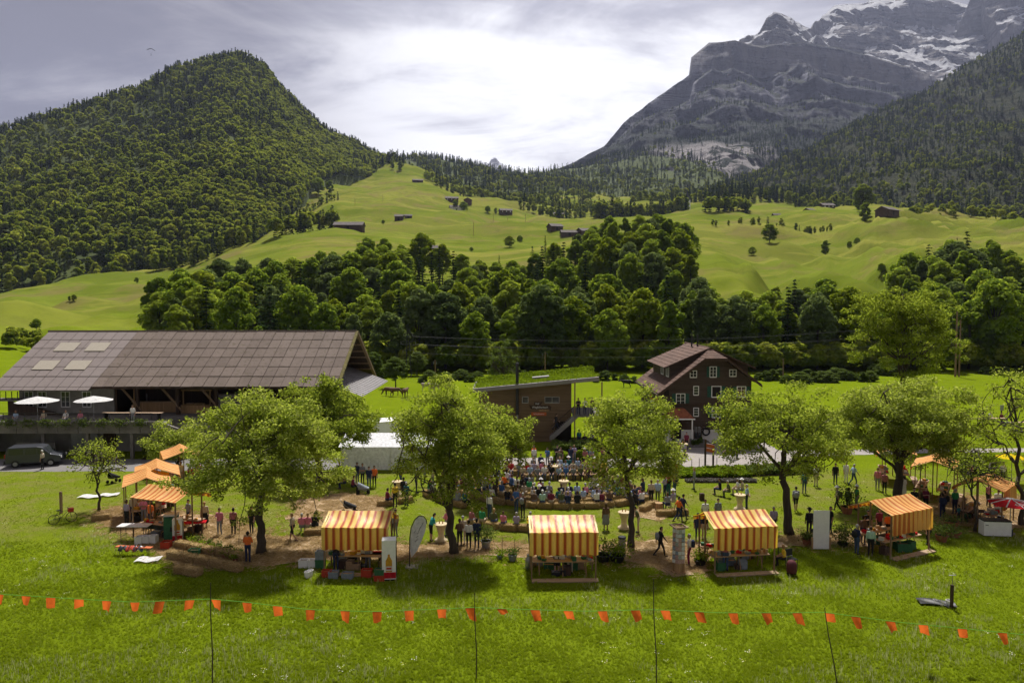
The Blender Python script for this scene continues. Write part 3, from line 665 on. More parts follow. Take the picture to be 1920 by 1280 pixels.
    return mb, V, Fq
def plant_hero(name, label, cat, loc, mat='apple', group=None, rz=0.0, **k):
    mb, V, Fq = hero_tree(**k); t = thing(name, label, cat, loc, rz, group)
    mb.obj('trunk', M['bark'], t, smooth=True); add('crown', mesh_np('crown', V, Fq, M[mat]), t); return t

# wood proto types: (trunk mesh, crown mesh) of unit trees in real metres
def broadleaf(seed, H, R, n=11000, size=0.33, mat='beech', lobes=26, base=0.16, squash=0.62, trunk_r=0.26, thick=0.42):
    rng = np.random.default_rng(seed); ctr = np.array([0, 0, H * 0.56]); rz = H * 0.44
    D = rng.normal(size=(lobes, 3)); D /= np.linalg.norm(D, axis=1, keepdims=True); D[:, 2] = np.where((D[:, 2] < -0.6) & (rng.uniform(size=lobes) < .4), -D[:, 2], D[:, 2])
    prof = 1 - 0.35 * np.clip(D[:, 2], 0, 1) ** 2
    Lc = ctr + D * np.stack([R * prof, R * prof, np.full(lobes, rz)], -1) * rng.uniform(0.45, 0.86, (lobes, 1)); Lr = R * rng.uniform(thick * 0.6, thick, lobes)
    Lc = np.concatenate([Lc, [ctr + np.array([0, 0, rz * 0.72])]]); Lr = np.append(Lr, R * 0.36)
    pick = rng.choice(len(Lc), n, p=Lr ** 2 / np.sum(Lr ** 2)); d = rng.normal(size=(n, 3)); d /= np.linalg.norm(d, axis=1, keepdims=True)
    d[:, 2] = np.where((d[:, 2] < -0.3) & (rng.uniform(size=n) < 0.6), -d[:, 2], d[:, 2])
    rr = Lr[pick] * rng.uniform(0.72, 1.08, n) * (1 + 0.22 * blob_noise(d * 1.6 + Lc[pick] * 0.7, seed)); C = Lc[pick] + d * rr[:, None] * np.array([1, 1, squash + 0.2])
    V, Fq = leaf_quads(C, d + rng.normal(size=(n, 3)) * 0.38 + np.array([0, 0, 0.25]), size, rng, 0.7)
    crown = mesh_np('crown', V, Fq, M[mat])
    mb = MB(); mb.tube([(0, 0, -1.0), (0.05, 0, H * base), (0.1, 0.1, H * 0.45), (0, 0.1, H * 0.75)], [trunk_r * 1.2, trunk_r, trunk_r * 0.7, 0.06], 7)
    for i in range(7):
        k = rng.integers(len(Lc)); mb.tube([(0.05, 0.05, H * rng.uniform(0.28, 0.5)), tuple(Lc[k] * 0.55 + np.array([0, 0, H * 0.22])), tuple(Lc[k])], [trunk_r * 0.45, trunk_r * 0.28, 0.03], 5)
    return mb.mesh('trunk', M['bark'], True), crown
def conifer(seed, H, R, whorls=22, per=9, cards=14, size=0.5, mat='fir', base=0.06):
    rng = np.random.default_rng(seed); C = []; Nn = []; S = []
    for w in range(whorls):
        t = w / (whorls - 1); z = H * (base + (1 - base) * t ** 0.92); r = R * (1 - t) ** 0.85 + 0.25
        for b in range(max(4, int(per * (1 - 0.4 * t)))):
            a = rng.uniform(0, 6.283); l = r * rng.uniform(0.7, 1.12); k = max(3, int(cards * (l / R) ** 0.7))
            s = (np.arange(k) + rng.uniform(0, 1, k)) / k; droop = -0.30 * l * s + 0.10 * l * s ** 2
            x = np.cos(a) * l * s; y = np.sin(a) * l * s; j = rng.normal(size=(k, 3)) * np.array([.22, .22, .12]) * (0.4 + s[:, None])
            C.append(np.stack([x, y, z + droop], -1) + j); Nn.append(np.stack([np.cos(a) * 0.35 + 0 * s, np.sin(a) * 0.35 + 0 * s, 0.9 + 0 * s], -1) + rng.normal(size=(k, 3)) * 0.3); S.append(np.full(k, size) * (1.05 - 0.35 * s))
    C = np.concatenate(C); Nn = np.concatenate(Nn); V, Fq = leaf_quads(C, Nn, np.concatenate(S), rng, 0.6)
    mb = MB(); mb.tube([(0, 0, -1), (0, 0, H * 0.5), (0, 0, H * 0.99)], [0.24, 0.15, 0.02], 6)
    return mb.mesh('trunk', M['bark'], True), mesh_np('crown', V, Fq, M[mat])
BROAD = [broadleaf(100 + i, 20, [5.2, 6.0, 4.4, 5.6, 3.6, 6.4][i], lobes=[80, 105, 60, 120, 50, 90][i], thick=[.29, .25, .31, .23, .34, .27][i], squash=.6) for i in range(6)]
CONE = [conifer(200 + i, 22, [3.6, 3.0, 4.2][i]) for i in range(3)]
def plant(name, label, cat, loc, proto, s, rz, group=None, sx=1.0, mat=None):
    t = thing(name, label, cat, loc, rz, group); t.scale = (s * sx, s * sx, s)
    a = add('trunk', proto[0], t); b = add('crown', proto[1], t)
    if mat:
        for o in (b,): o.material_slots[0].link = 'OBJECT'; o.material_slots[0].material = M[mat]
    return t
def nth(n):
    return f"{n}{'th' if 10 <= n % 100 <= 20 else {1: 'st', 2: 'nd', 3: 'rd'}.get(n % 10, 'th')}"

def scatter(name, pts, sc, rz, proto, mat=None, tilt=None):
    """uncountable far growth: one object that repeats a mesh on many points"""
    me = bpy.data.meshes.new(name); me.from_pydata([tuple(p) for p in pts], [], [])
    a = me.attributes.new('sc', 'FLOAT', 'POINT'); a.data.foreach_set('value', np.asarray(sc, np.float32))
    r = np.zeros((len(pts), 3), np.float32); r[:, 2] = rz
    if tilt is not None: r[:, :2] = tilt
    a = me.attributes.new('ro', 'FLOAT_VECTOR', 'POINT'); a.data.foreach_set('vector', r.ravel())
    po = bpy.data.objects.new(name + '_source', proto)
    ng = bpy.data.node_groups.new(name, 'GeometryNodeTree'); N = ng.nodes; L = ng.links
    ng.interface.new_socket('Geometry', in_out='INPUT', socket_type='NodeSocketGeometry'); ng.interface.new_socket('Geometry', in_out='OUTPUT', socket_type='NodeSocketGeometry')
    gi = N.new('NodeGroupInput'); go = N.new('NodeGroupOutput'); ip = N.new('GeometryNodeInstanceOnPoints'); oi = N.new('GeometryNodeObjectInfo'); oi.inputs['Object'].default_value = po
    n1 = N.new('GeometryNodeInputNamedAttribute'); n1.data_type = 'FLOAT'; n1.inputs[0].default_value = 'sc'
    n2 = N.new('GeometryNodeInputNamedAttribute'); n2.data_type = 'FLOAT_VECTOR'; n2.inputs[0].default_value = 'ro'
    L.new(gi.outputs[0], ip.inputs['Points']); L.new(oi.outputs['Geometry'], ip.inputs['Instance']); L.new(n1.outputs[0], ip.inputs['Scale']); L.new(n2.outputs[0], ip.inputs['Rotation']); L.new(ip.outputs[0], go.inputs[0])
    o = stuff(add(name, me)); md = o.modifiers.new('scatter', 'NODES'); md.node_group = ng; return o
HILLB = [broadleaf(300 + i, 17, [5.0, 5.8, 4.4][i], n=620, size=1.15, mat='hillbeech', lobes=[9, 12, 8][i], thick=0.5)[1] for i in range(3)]
HILLC = [conifer(320 + i, 21, [3.4, 2.8][i], whorls=13, per=6, cards=6, size=1.3)[1] for i in range(2)]

def forest_on(rg, name, n, vr=(0, 1), ur=(0, 1), cfrac=lambda U, V, X, Y, Z: 0.3, keep=None, sc=(0.75, 1.25), seed=1, csc=1.0):
    rng = np.random.default_rng(seed); U = rng.uniform(*ur, n); V = rng.uniform(*vr, n)
    P = rg.point(U, V); X, Y, Z = P.T; k = np.ones(n, bool) if keep is None else (rng.uniform(size=n) < keep(U, V, X, Y, Z))
    P = P[k]; U = U[k]; V = V[k]; cf = rng.uniform(size=len(P)) < cfrac(U, V, *P.T)
    s = rng.uniform(*sc, len(P)); rz = rng.uniform(0, 6.28, len(P)); P[:, 2] -= 0.8
    kind = rng.integers(0, 6, len(P))
    for i, h in enumerate(HILLB):
        m = (~cf) & (kind % 3 == i)
        if m.any(): scatter('broadleaf_wood_' + name, P[m], s[m], rz[m], h)
    for i, h in enumerate(HILLC):
        m = cf & (kind % 2 == i)
        if m.any(): scatter('conifer_wood_' + name, P[m], s[m] * csc, rz[m], h)
forest_on(hill, 'hill', 13500, (0.0, 1.0), (0.02, 1.0), lambda U, V, X, Y, Z: np.clip(0.05 + 0.6 * np.clip((V - 0.74) / 0.2, 0, 1) + 0.3 * (fbm(X / 120, Y / 120, 0, 2, 5) > 0.3), 0, 1),
          lambda U, V, X, Y, Z: np.where((fbm(X / 70, Y / 90, 0, 3, 8) > 0.42) & (V < 0.6) & (V > .1), 0.12, 1.0), (0.42, 0.92), 4)
forest_on(hill, 'hill_crest', 700, (0.965, 1.0), (0.02, 1.0), lambda U, V, X, Y, Z: 0.7 + 0 * X, None, (0.45, 0.85), 5)
forest_on(saddle, 'saddle', 2400, (0.0, 1.0), (0.08, 1.0), lambda U, V, X, Y, Z: 0.45 + 0.4 * V, lambda U, V, X, Y, Z: np.where((U < 0.2) & (V < 0.75), 0.15, 1.0), (0.6, 1.0), 6)
forest_on(massif, 'massif', 15000, (0.0, 0.88), (0.0, 1.0), lambda U, V, X, Y, Z: np.clip(0.35 + 1.6 * V, 0, 0.95),
          lambda U, V, X, Y, Z: np.clip(1.3 - V * 1.1 + 0.9 * fbm(X / 200, Z / 160, Y / 200, 3, 12), 0, 1) * np.where((X > 380) & (X < 740) & (Z > 220) & (Z < 500) & (fbm(X / 90, Z / 200, 0, 3, 14) > -0.15), 0.1, 1) * np.where(V > 0.72, 0.4, 1.0) * np.where(((V > .615) & (V < .665)) | ((V > .755) & (V < .79)) | (V > .865), 0.06, 1.0), (0.4, 0.85), 7, 0.95)
forest_on(flank, 'flank', 13000, (0.0, 1.0), (0.0, 1.0), lambda U, V, X, Y, Z: np.clip(0.45 + 0.4 * V, 0, 1), lambda U, V, X, Y, Z: np.clip(0.85 + 0.9 * fbm(X / 140, Y / 160, 0, 3, 15), 0.15, 1), (0.4, 0.8), 8)
# ------------------------------------------------------------------ orchard trees round the market (nearest, leaf by leaf)
def hero(px, py, name, label, cat='tree', **k):
    p = G(px, py); return plant_hero(name, label, cat, p, **k)
OG = 'orchard trees round the market'
hero(490, 1036, 'apple_tree', 'broad leafy apple tree behind the left straw bales, widest crown on the left', seed=1, H=9.8, R=(4.7, 4.2), base=0.2, trunk_r=0.26, clumps=420, per=124, size=0.082, zc=0.56, rzk=0.45, low=0.3, group=OG)
hero(598, 902, 'apple_tree', 'taller dark green fruit tree behind the broad apple tree, reaching the barn eave', seed=2, H=7.9, R=(4.3, 3.8), base=0.2, trunk_r=0.28, clumps=380, per=106, size=0.101, zc=0.60, rzk=0.42, group=OG)
hero(851, 1037, 'apple_tree', 'forked apple tree beside the white drop shaped banner', seed=3, H=10.0, R=(3.3, 3.2), base=0.26, trunk_r=0.24, clumps=400, per=115, size=0.078, forks=2, lean=(-.7, 0), zc=0.58, rzk=0.44, low=0.3, group=OG)
hero(930, 935, 'apple_tree', 'lower fruit tree in front of the green roofed building, left of the audience', seed=4, H=6.4, R=(2.9, 2.8), base=0.22, trunk_r=0.2, clumps=280, per=99, size=0.094, zc=0.62, rzk=0.40, group=OG)
hero(1183, 1026, 'apple_tree', 'slim trunked apple tree at the right edge of the audience, beside the grey bin', seed=5, H=9.8, R=(3.2, 3.1), base=0.33, trunk_r=0.19, clumps=300, per=106, size=0.078, zc=0.62, rzk=0.38, low=0.1, group=OG)
hero(1480, 1001, 'apple_tree', 'spreading apple tree behind the third striped stall, with a leaning dark trunk', seed=6, H=9.6, R=(4.1, 3.8), base=0.36, trunk_r=0.26, lean=(-1.2, 0), clumps=320, per=103, size=0.078, zc=0.64, rzk=0.33, low=0.1, group=OG)
hero(1683, 950, 'apple_tree', 'wide old fruit tree with a double trunk above the right striped stall', seed=7, H=9.4, R=(5.3, 4.6), base=0.22, trunk_r=0.34, forks=2, clumps=430, per=106, size=0.090, zc=0.62, rzk=0.36, group=OG)
hero(1690, 828, 'ash_tree', 'tall open tree with two dark stems rising above the orchard on the right', mat='ash', seed=8, H=17.4, R=(5.4, 4.8), base=0.3, trunk_r=0.3, forks=2, clumps=430, per=63, size=0.109, zc=0.64, rzk=0.36, flat=0.4)
hero(1915, 985, 'apple_tree', 'thin branched fruit tree cut off by the right edge of the picture', seed=9, H=10.8, R=(4.2, 4.0), base=0.3, trunk_r=0.16, clumps=170, per=57, size=0.086, sparse=0.25, zc=0.64, rzk=0.36, group=OG)
hero(186, 958, 'young_tree', 'young thin tree standing on the lawn left of the orange roofed stalls', seed=10, H=5.2, R=(2.0, 1.8), base=0.34, trunk_r=0.09, clumps=75, per=57, size=0.070, sparse=0.15, zc=0.66, rzk=0.32)
hero(1828, 996, 'young_tree', 'young tree with a thin straight trunk beside the chest freezer', seed=12, H=5.6, R=(2.1, 1.9), base=0.42, trunk_r=0.08, clumps=80, per=57, size=0.070, sparse=0.15, zc=0.72, rzk=0.28)
hero(944, 752, 'birch_tree', 'pale young birch behind the grass roofed building', mat='shrub', seed=13, H=9.5, R=(2.6, 2.4), base=0.12, trunk_r=0.12, clumps=130, per=65, size=0.125, zc=0.5, rzk=0.48)
hero(330, 885, 'fruit_bush', 'bushy young tree growing against the end of the terrace wall', seed=14, H=4.6, R=(2.9, 2.0), base=0.06, trunk_r=0.14, clumps=230, per=73, size=0.094, zc=0.5, rzk=0.45)

# ------------------------------------------------------------------ the wooded bank behind the farm: every tree an object
SKY_T = np.array([(290, 515), (330, 492), (400, 480), (470, 472), (560, 468), (620, 472), (650, 455), (690, 432), (740, 448), (790, 432), (830, 452), (870, 472), (930, 482), (980, 470), (1000, 458), (1060, 442), (1080, 430), (1120, 412), (1160, 398), (1230, 392), (1290, 400), (1312, 440), (1322, 540), (1400, 548), (1470, 535), (1520, 518), (1560, 502), (1590, 535), (1612, 590), (1632, 650), (1650, 540), (1680, 490), (1720, 455), (1760, 432), (1800, 412), (1850, 430), (1890, 468), (1930, 500), (2060, 480)], float)
YM_T = np.array([(290, 215), (500, 235), (700, 285), (900, 262), (1050, 290), (1200, 315), (1295, 300), (1312, 230), (1330, 190), (1600, 192), (1640, 180), (1660, 200), (1760, 262), (1900, 262), (2060, 262)], float)
def bank():
    rng = np.random.default_rng(77); rows = [159, 168, 180, 194, 210, 228, 248, 270, 295]; rec = []
    for ri, Yr in enumerate(rows):
        px = 300 if ri > 1 else 330
        while px < 1975:
            Y = Yr + rng.uniform(-4, 4); ym = np.interp(px, YM_T[:, 0], YM_T[:, 1]); step = rng.uniform(5.4, 8.2) * F / Y
            if Y <= ym + 4 and not (1615 < px < 1648):
                sk = np.interp(px, SKY_T[:, 0], SKY_T[:, 1]); t = np.clip((Y - 158) / max(8, ym - 158), 0, 1)
                gp = ground_py(px, Y); top = lerp(gp - rng.uniform(13, 21) * F / Y, sk + rng.uniform(-4, 16), t ** 1.3)
                h = (gp - top) * Y / F; h = float(np.clip(h, 8.5, 27))
                htop = gp - h * F / Y
                if htop < sk - 8: h = max(6.0, (gp - sk) * Y / F)
                rec.append((px, Y, h, ri))
            px += step
    names = {0: 'front', 1: 'front', 2: 'second', 3: 'second', 4: 'middle', 5: 'middle', 6: 'upper', 7: 'top', 8: 'top'}
    rec.sort(key=lambda r: (names[r[3]], r[0])); cnt = {}
    for (px, Y, h, ri) in rec:
        con = (rng.uniform() < 0.13) or any(abs(px - c) < 16 and ri >= 4 for c in (775, 812)); k = names[ri]
        kind = 'dark conifer' if con else 'broadleaf tree'; cnt[(k, kind)] = cnt.get((k, kind), 0) + 1
        lab = f"{kind} of the wooded bank, {nth(cnt[(k, kind)])} from the left in the {k} rank"
        pr = CONE[rng.integers(3)] if con else BROAD[rng.integers(6)]; p = on_ground(px, Y); p[2] -= 0.3
        mat = None if con else rng.choice(['beech', 'beech', 'beech', 'beech2', 'beech3'])
        plant('conifer_tree' if con else 'broadleaf_tree', lab, 'tree', p, pr, h / (22 if con else 20), rng.uniform(0, 6.28), 'trees of the wooded bank', sx=rng.uniform(0.85, 1.2) if not con else rng.uniform(.9, 1.2), mat=mat if mat != 'beech' else None)
M['lav'] = leaf('lavender_leaves', [(0.08, 0.085, 0.07), (0.13, 0.13, 0.11), (0.17, 0.15, 0.16)], 0.2)
M['beech2'] = leaf('maple_leaves', [(0.056, 0.100, 0.010), (0.106, 0.163, 0.013), (0.163, 0.219, 0.018), (0.237, 0.263, 0.031)], 0.52, (0.550, 0.625, 0.037), rnd=0.4)
M['beech3'] = leaf('willow_leaves', [(0.050, 0.083, 0.025), (0.090, 0.131, 0.040), (0.138, 0.181, 0.062)], 0.45, (0.375, 0.450, 0.100), rnd=0.4)
bank()
def bank_floor():                                                # dark undergrowth below the bank trees
    rng = np.random.default_rng(5); n = 1700; px = rng.uniform(300, 1980, n); ym = np.interp(px, YM_T[:, 0], YM_T[:, 1]); Y = 154 + rng.uniform(0, 1, n) ** 2 * (ym - 158)
    P = on_ground(px, Y); P[:, 2] -= 0.4; scatter('undergrowth', P, rng.uniform(0.2, 0.42, n), rng.uniform(0, 6.3, n), HILLB[1])
bank_floor()
# shrubs along the stream at the far side of the field
def shrubs():
    rng = np.random.default_rng(9); i = 0
    spots = [(x, rng.uniform(133, 140), rng.uniform(1.8, 3.8)) for x in list(np.arange(1425, 1640, 13)) + list(np.arange(790, 905, 15)) + list(np.arange(1118, 1200, 18))] + [(705, 143, 5), (722, 146, 4), (1850, 150, 2.6), (1868, 150, 2.2), (1886, 151, 2.4), (1640, 150, 3.5), (1660, 148, 4), (1682, 148, 3.6)]
    for px, Y, h in sorted(spots):
        i += 1; p = on_ground(px, Y); p[2] -= h * .42
        plant('stream_shrub', f'low bushy shrub at the far edge of the field, {nth(i)} from the left', 'shrub', p, BROAD[rng.integers(6)], h / 20 * 1.1, rng.uniform(0, 6.28), 'shrubs along the stream', sx=rng.uniform(1.5, 2.3), mat='shrub')
    for px, py, h, l in [(742, 727, 5.6, 'small round fruit tree alone on the pasture behind the barn gable'), (782, 704, 5.2, 'rounded fruit tree beside the lattice pylon'), (700, 716, 6.0, 'bushy tree just right of the barn gable')]:
        p = G(px, py); plant('pasture_tree', l, 'tree', p, BROAD[rng.integers(6)], h / 20, rng.uniform(0, 6.28), sx=1.5, mat='shrub')
shrubs()
# ------------------------------------------------------------------ single trees on the far pastures
def pasture_trees():
    rng = np.random.default_rng(19)
    T = [(1022, 540, 41, 'c', 'tall dark spruce standing alone at the crest of the wooded bank', 330), (936, 0, 34, 'c', 'dark pointed spruce left of the tall crest spruce', 300),
         (884, 0, 11, 'b', 'small round bush on the open pasture below the farmhouses', 470), (1440, 0, 42, 'w', 'loose pale tree on the right hand pasture', 430), (1408, 0, 20, 'b', 'small dark tree on the right hand pasture', 400),
         (1545, 0, 34, 'b', 'dark round tree in the middle of the right hand pasture', 420), (1590, 0, 18, 'b', 'left one of two small bushes beside a pasture fence', 420), (1603, 0, 16, 'b', 'right one of two small bushes beside a pasture fence', 420),
         (1617, 0, 46, 'w', 'large pale tree beside the lone barn on the right', 500), (1612, 0, 62, 'w', 'tall pale tree behind the large tree beside the lone barn', 640), (1454, 0, 58, 'w', 'round yellowish tree at the upper edge of the right hand wood', 262), (1512, 0, 52, 'w', 'second round yellowish tree at the upper edge of the right hand wood', 268),
         (1650, 0, 22, 'b', 'low dark bush at the foot of the right hand slope', 300), (720, 0, 10, 'b', 'small roadside bush near the long barn', 620), (855, 0, 24, 'w', 'tree beside the farmhouse with the dark roof', 800), (870, 0, 26, 'b', 'dark tree right of the farmhouse with the dark roof', 800),
         (915, 0, 16, 'b', 'round tree left of the roadside chalet', 830), (930, 0, 14, 'b', 'second round tree left of the roadside chalet', 830), (975, 0, 18, 'b', 'small tree on the middle pasture', 520), (955, 0, 26, 'w', 'thin pale tree on the middle pasture', 470),
         (1105, 0, 24, 'c', 'dark spruce beside the hidden farm roof', 480), (1092, 0, 18, 'c', 'smaller spruce left of the dark spruce at the hidden farm roof', 480), (600, 0, 36, 'b', 'left tree of the pair at the hill wood edge', 880), (622, 0, 30, 'b', 'right tree of the pair at the hill wood edge', 900),
         (1790, 0, 42, 'c', 'dark spruce rising above the right hand wood', 330), (1765, 0, 30, 'b', 'dark bush like tree left of the spruce above the right hand wood', 330), (68, 0, 26, 'b', 'small dark tree on the left knoll above the barn', 235), (140, 0, 16, 'b', 'low bush on the left meadow', 300), (132, 0, 12, 'b', 'smaller bush on the left meadow', 300), (258, 0, 14, 'b', 'small bush at the meadow edge below the hill', 360)]
    for px, _, hp, k, lab, Y in T:
        p = on_ground(px, Y); h = hp * Y / F; p[2] -= 0 if k == 'c' else h * .12; pr = CONE[rng.integers(3)] if k == 'c' else BROAD[rng.integers(6)]
        plant('spruce_tree' if k == 'c' else 'pasture_tree', lab, 'tree' if hp > 18 else 'bush', p, pr, h / (22 if k == 'c' else 20), rng.uniform(0, 6.28), 'single trees on the pastures', sx=(1.0 if k == 'c' else 1.45), mat=None if k != 'w' else 'beech2')
pasture_trees()
def copse(name, n, poly, cf, sc, seed):
    """far groups of trees that read as one mass: columns px0..px1, distance band"""
    rng = np.random.default_rng(seed); px = rng.uniform(poly[0], poly[1], n); t = rng.uniform(0, 1, n); Y = poly[2] + t * (poly[3] - poly[2])
    if len(poly) > 4: Y = Y + (px - poly[0]) / (poly[1] - poly[0]) * poly[4]
    P = on_ground(px, Y); P[:, 2] -= 0.5; c = rng.uniform(size=n) < cf; s = rng.uniform(*sc, n); rz = rng.uniform(0, 6.3, n)
    if (~c).any(): scatter('broadleaf_copse_' + name, P[~c], s[~c], rz[~c], HILLB[seed % 3])
    if c.any(): scatter('conifer_copse_' + name, P[c], s[c], rz[c], HILLC[seed % 2])
copse('meadow_corner', 46, (515, 628, 470, 500, 60), 0.4, (0.55, 0.95), 1)
copse('centre', 230, (1112, 1288, 760, 860), 0.45, (0.75, 1.1), 2)
copse('church', 170, (1284, 1570, 900, 960), 0.85, (0.7, 1.0), 3)
copse('right', 46, (1312, 1400, 640, 690, 20), 0.5, (0.6, 0.9), 4)
copse('village', 90, (975, 1110, 850, 1000), 0.4, (0.5, 0.95), 6)
copse('saddle_left', 70, (800, 930, 1000, 1120), 0.5, (0.6, 0.95), 7)
copse('behind_church', 260, (1180, 1480, 1000, 1150), 0.3, (0.7, 1.1), 8)
copse('valley', 260, (850, 1110, 1010, 1260), 0.5, (0.55, 0.95), 13)
copse('meadow_line', 40, (500, 640, 640, 660, 120), 0.2, (0.3, 0.55), 14)
copse('right_hedge', 30, (1330, 1560, 520, 530, -30), 0.1, (0.15, 0.4), 15)
copse('right_edge', 40, (1700, 1900, 560, 590), 0.3, (0.25, 0.6), 16)
copse('hill_corner', 60, (660, 760, 1130, 1230), 0.6, (0.7, 1.1), 9)
copse('left_bank', 30, (0, 110, 150, 175), 0.1, (0.18, 0.35), 10)
copse('foot', 220, (1480, 1990, 840, 900), 0.5, (0.6, 1.0), 11)
copse('hill_foot', 160, (280, 480, 480, 560), 0.3, (0.5, 0.9), 12)

# ------------------------------------------------------------------ long grass of the lawn
def lawn():
    rng = np.random.default_rng(3); bl = 12; V = []; Fq = []
    for i in range(bl):
        a = rng.uniform(0, 6.28); r = rng.uniform(0, 0.10); x, y = r * math.cos(a), r * math.sin(a); h = rng.uniform(0.08, 0.20); w = 0.011; b = rng.uniform(0, 6.28); l = rng.uniform(0.02, 0.09)
        dx, dy = math.cos(b) * w, math.sin(b) * w; lx, ly = math.cos(b + 1.57) * l, math.sin(b + 1.57) * l; k = len(V)
        V += [(x - dx, y - dy, 0), (x + dx, y + dy, 0), (x + dx * .7 + lx * .4, y + dy * .7 + ly * .4, h * .6), (x + lx, y + ly, h)]; Fq.append((k, k + 1, k + 2, k + 3))
    tuft = mesh_np('grass_tuft', np.array(V), np.array(Fq), M['blade'])
    n = 185000; t = rng.uniform(0, 1, n); Y = 24 / (1 - t * (1 - 24 / 62)); px = rng.uniform(-330, 2250, n); X = (px - 960) / F * Y
    ok = np.ones(n, bool)
    for P in SHEETS: ok &= ~inside(P, X, Y)
    cl = fbm(X / 1.6, Y / 1.6, 0, 4, 88); cl2 = fbm(X / 7, Y / 7, 0, 3, 90); ok &= rng.uniform(size=n) < np.clip(0.85 + 0.4 * cl, 0.4, 1)
    ok &= ~((Y > 43) & (rng.uniform(size=n) < 0.55))
    X, Y, cl, cl2 = X[ok], Y[ok], cl[ok], cl2[ok]; s = np.clip(0.85 + 0.35 * cl + 0.2 * cl2, 0.5, 1.5) * rng.uniform(0.6, 1.4, len(X)) * np.where(Y > 43, 0.5, .72)
    ns = 11000; ys = rng.uniform(25, 44, ns); xs = (rng.uniform(-330, 2250, ns) - 960) / F * ys; k = (fbm(xs / 4.5, ys / 3.0, 0, 3, 95) > 0.12) & (rng.uniform(size=ns) < 0.8)
    for P in SHEETS: k &= ~inside(P, xs, ys)
    sv = []; sf = []
    for i in range(7):
        x, y = rng.normal(size=2) * 0.10; h = rng.uniform(.16, .30); l = rng.normal(size=2) * .05; b = len(sv)
        sv += [(x - .006, y, 0), (x + .006, y, 0), (x + l[0] * .7 + .012, y + l[1] * .7, h * .75), (x + l[0], y + l[1], h)]; sf.append((b, b + 1, b + 2, b + 3))
    scatter('seeding_grass', np.stack([xs[k], ys[k], 0 * xs[k]], -1), rng.uniform(.6, 1.2, k.sum()), rng.uniform(0, 6.28, k.sum()), mesh_np('seed_tuft', np.array(sv), np.array(sf), M['seed']))
    nf = 1100; ys = rng.uniform(25, 58, nf); xs = (rng.uniform(-330, 2250, nf) - 960) / F * ys; k = (fbm(xs / 6, ys / 6, 0, 3, 99) > 0.0)
    for P in SHEETS: k &= ~inside(P, xs, ys)
    fv, ff = leaf_quads(rng.normal(size=(5, 3)) * np.array([.12, .12, .01]) + np.array([0, 0, .12]), np.tile(np.array([[0, -.2, 1.0]]), (5, 1)), .022, rng, .9)
    scatter('clover_flowers', np.stack([xs[k], ys[k], 0 * xs[k]], -1), rng.uniform(.7, 1.2, k.sum()), rng.uniform(0, 6.28, k.sum()), mesh_np('clover', fv, ff, M['petal']))
    scatter('long_grass', np.stack([X, Y, 0 * X - 0.01], -1), s, rng.uniform(0, 6.28, len(X)), tuft)
    V = []; Fq = []
    for i in range(10):
        a = rng.uniform(0, 6.28); x, y = rng.normal(size=2) * 0.12; l = rng.uniform(.05, .14); dx, dy = math.cos(a) * l, math.sin(a) * l; nx, ny = -math.sin(a) * .006, math.cos(a) * .006; k = len(V); z = rng.uniform(0.005, 0.05)
        V += [(x - dx - nx, y - dy - ny, z), (x + dx - nx, y + dy - ny, z + .01), (x + dx + nx, y + dy + ny, z + .02), (x - dx + nx, y - dy + ny, z + .01)]; Fq.append((k, k + 1, k + 2, k + 3))
    wisp = mesh_np('straw_wisp', np.array(V), np.array(Fq), M['chips']); n = 26000
    pts = []
    for P in SHEETS[4:]:
        a = np.array(P); m = max(200, int(14000 * (np.ptp(a[:, 0]) * np.ptp(a[:, 1])) / 330)); x = rng.uniform(a[:, 0].min() - 1, a[:, 0].max() + 1, m); y = rng.uniform(a[:, 1].min() - 1, a[:, 1].max() + 1, m)
        w = inside(P, x, y) | inside(P, x + rng.normal(size=m) * .7, y + rng.normal(size=m) * .7); pts.append(np.stack([x[w], y[w], 0 * x[w] + 0.03], -1))
    pts = np.concatenate(pts); scatter('scattered_straw', pts, rng.uniform(0.7, 1.4, len(pts)), rng.uniform(0, 6.28, len(pts)), wisp)
lawn()
